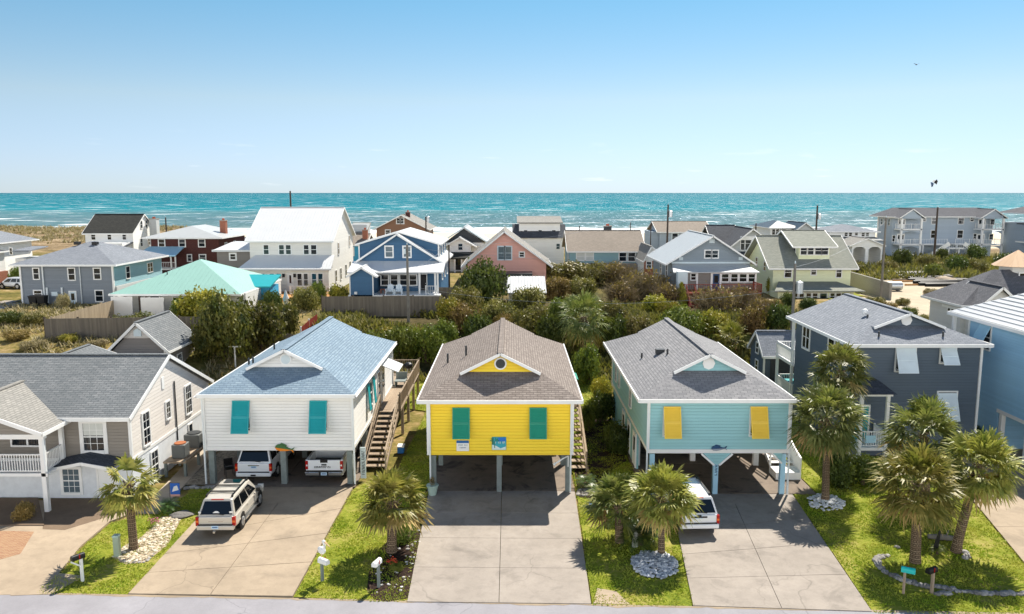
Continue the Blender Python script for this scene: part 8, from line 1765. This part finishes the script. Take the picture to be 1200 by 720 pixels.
x, Y, z = land_hit(1046, 342, 60); t = thing('storage_tank', 'pale grey storage tank by the tall pole on the sandy lot', 'tank', (x, Y, z)); MB().tube((x - 1.1, Y, z + .75), (x + 1.1, Y, z + .75), .6, n=16).build('tank', M['alu'], t)
for s_ in (-.7, .7): MB().box(x + s_ - .1, x + s_ + .1, Y - .4, Y + .4, z - .05, z + .35).build('leg', M['conc_grey'], t)
x, Y, z = land_hit(893, 374, 60); t = thing('window_sash', 'old white framed sash leaning in the brush by the lemon house', 'window frame', (x, Y, z)); MB().hexa([(x - .8, Y, z + .2), (x + .9, Y, z + .2), (x + .9, Y + .06, z + .2), (x - .8, Y + .06, z + .2)], [(x - .4, Y + 1.2, z + 1.1), (x + 1.1, Y + 1.2, z + 1.1), (x + 1.1, Y + 1.26, z + 1.1), (x - .4, Y + 1.26, z + 1.1)]).build('pane', M['white_sh'], t); m_ = MB(); [m_.beam(a, b, .1, .1) for a, b in (((x - .8, Y, z + .22), (x + .9, Y, z + .22)), ((x - .4, Y + 1.2, z + 1.14), (x + 1.1, Y + 1.2, z + 1.14)), ((x - .8, Y, z + .22), (x - .4, Y + 1.2, z + 1.14)), ((x + .9, Y, z + .22), (x + 1.1, Y + 1.2, z + 1.14)))]; m_.build('frame', M['trim'], t)
# people on the beach
def person(label, px, py, shirt, trousers, stride):
    x, Y, z = land_hit(px, py, 200); rootp = thing('person', label, 'person', (x, Y, z)); rootp.rotation_euler = (0, 0, R(80)); ORG[rootp.name] = Vector((0, 0, 0))
    def skin(name, J, E, mat):
        me = bpy.data.meshes.new(name); me.from_pydata([j[:3] for j in J], E, []); o = bpy.data.objects.new(name, me); COL.objects.link(o); o.parent = rootp
        md = o.modifiers.new('skin', 'SKIN'); 
        for v, j in zip(me.skin_vertices[0].data if me.skin_vertices else [], J): v.radius = (j[3], j[3])
        if not me.skin_vertices: pass
        sd = o.modifiers.new('sub', 'SUBSURF'); sd.levels = 1; sd.render_levels = 1; me.materials.append(mat); return o
    bm = bmesh.new(); ly = bm.verts.layers.skin.verify()
    J = {'pelvis': (0, 0, .92, .14), 'chest': (0, 0, 1.3, .16), 'neck': (0, .01, 1.47, .055), 'head': (0, .03, 1.6, .1), 'crown': (0, .02, 1.7, .085)}
    for s, n in ((-1, 'l'), (1, 'r')): J.update({'sh' + n: (s * .19, 0, 1.42, .06), 'el' + n: (s * .25, -.03 * s * stride, 1.13, .045), 'wr' + n: (s * .25, .12 * s * stride, .9, .035), 'hip' + n: (s * .09, 0, .86, .09), 'kn' + n: (s * .1, -.14 * s * stride + .05, .48, .06), 'an' + n: (s * .1, -.3 * s * stride, .08, .045), 'to' + n: (s * .1, -.3 * s * stride + .17, .04, .04)})
    vs = {}
    for k, (a, b, c, r) in J.items(): v = bm.verts.new((a, b, c)); v[ly].radius = (r, r); vs[k] = v
    vs['pelvis'][ly].use_root = True
    for a, b in (('pelvis', 'chest'), ('chest', 'neck'), ('neck', 'head'), ('head', 'crown')) + tuple((a + n if a not in ('chest', 'pelvis') else a, b + n) for n in 'lr' for a, b in (('chest', 'sh'), ('sh', 'el'), ('el', 'wr'), ('pelvis', 'hip'), ('hip', 'kn'), ('kn', 'an'), ('an', 'to'))): bm.edges.new((vs[a], vs[b]))
    me = bpy.data.meshes.new('body'); bm.to_mesh(me); bm.free(); o = bpy.data.objects.new('body', me); COL.objects.link(o); o.parent = rootp; o.modifiers.new('skin', 'SKIN'); sd = o.modifiers.new('sub', 'SUBSURF'); sd.levels = 1; sd.render_levels = 1; me.materials.append(plain('skin_tone', '#a5745a', .6))
    q = MB().tube((0, 0, .9), (0, 0, 1.42), .165, .185, 12).build('shirt', shirt); q.parent = rootp
    for s in (-1, 1): q = MB().path([(s * .09, 0, .92), (s * .1, -.14 * s * stride + .05, .5), (s * .1, -.29 * s * stride, .14)], [.12, .085, .065], 10).build('trouser_leg', trousers); q.parent = rootp
    q = MB().blob((0, .0, 1.69), (.12, .125, .09), 1, 2, .05).build('hair', M['pole']); q.parent = rootp; return rootp
person('person in dark clothes walking on the beach nearer the apartments', 1186, 281, plain('dark_shirt', '#25282e', .8), plain('dark_trousers', '#1d2026', .8), 1)
person('person in dark blue clothes walking on the beach nearer the frame edge', 1190, 282, plain('blue_shirt', '#2a3a55', .8), plain('navy_trousers', '#20283a', .8), -1)
# kite over the sea and a far gull
kx, kz = P(1095, 215, 190); t = thing('kite', 'dark kite with pale patches flying above the sea near the apartments', 'kite', (kx, 190, kz))
def sail(pts, nm, mt): m_ = MB(); m_.hexa([(kx + a, 190 + c, kz + b) for a, b, c in pts], [(kx + a, 190.05 + c, kz + b) for a, b, c in pts]); return m_.build(nm, M[mt], t)
sail([(-.9, .3, 0), (-.1, .1, .2), (-.2, -.7, .1), (-.6, -.9, 0)], 'sail', 'fish_blue'); sail([(.0, .2, .2), (.5, .9, .1), (.8, .5, 0), (.6, -.3, .1)], 'sail', 'carblack'); sail([(-.5, .5, .1), (.1, .9, .1), (.3, .5, .2), (-.1, .2, .2)], 'sail', 'trim')
MB().tube((kx - .6, 190.02, kz - .9), (kx + .6, 190.02, kz + .9), .03, n=6).build('spar', M['carblack'], t)
bx_, bz_ = P(1074, 76, 150); t = thing('gull', 'tiny dark gull flying high in the clear sky', 'bird', (bx_, 150, bz_))
m_ = MB().blob((bx_, 150, bz_), (.1, .28, .09), 1, 2, 0).hexa([(bx_ - .5, 149.95, bz_ + .2), (bx_, 149.85, bz_), (bx_, 150.1, bz_), (bx_ - .5, 150.08, bz_ + .2)], [(bx_ - .5, 149.95, bz_ + .23), (bx_, 149.85, bz_ + .05), (bx_, 150.1, bz_ + .05), (bx_ - .5, 150.08, bz_ + .23)]).hexa([(bx_, 149.85, bz_), (bx_ + .5, 149.95, bz_ + .2), (bx_ + .5, 150.08, bz_ + .2), (bx_, 150.1, bz_)], [(bx_, 149.85, bz_ + .05), (bx_ + .5, 149.95, bz_ + .23), (bx_ + .5, 150.08, bz_ + .23), (bx_, 150.1, bz_ + .05)]); m_.build('body', M['vent'], t)
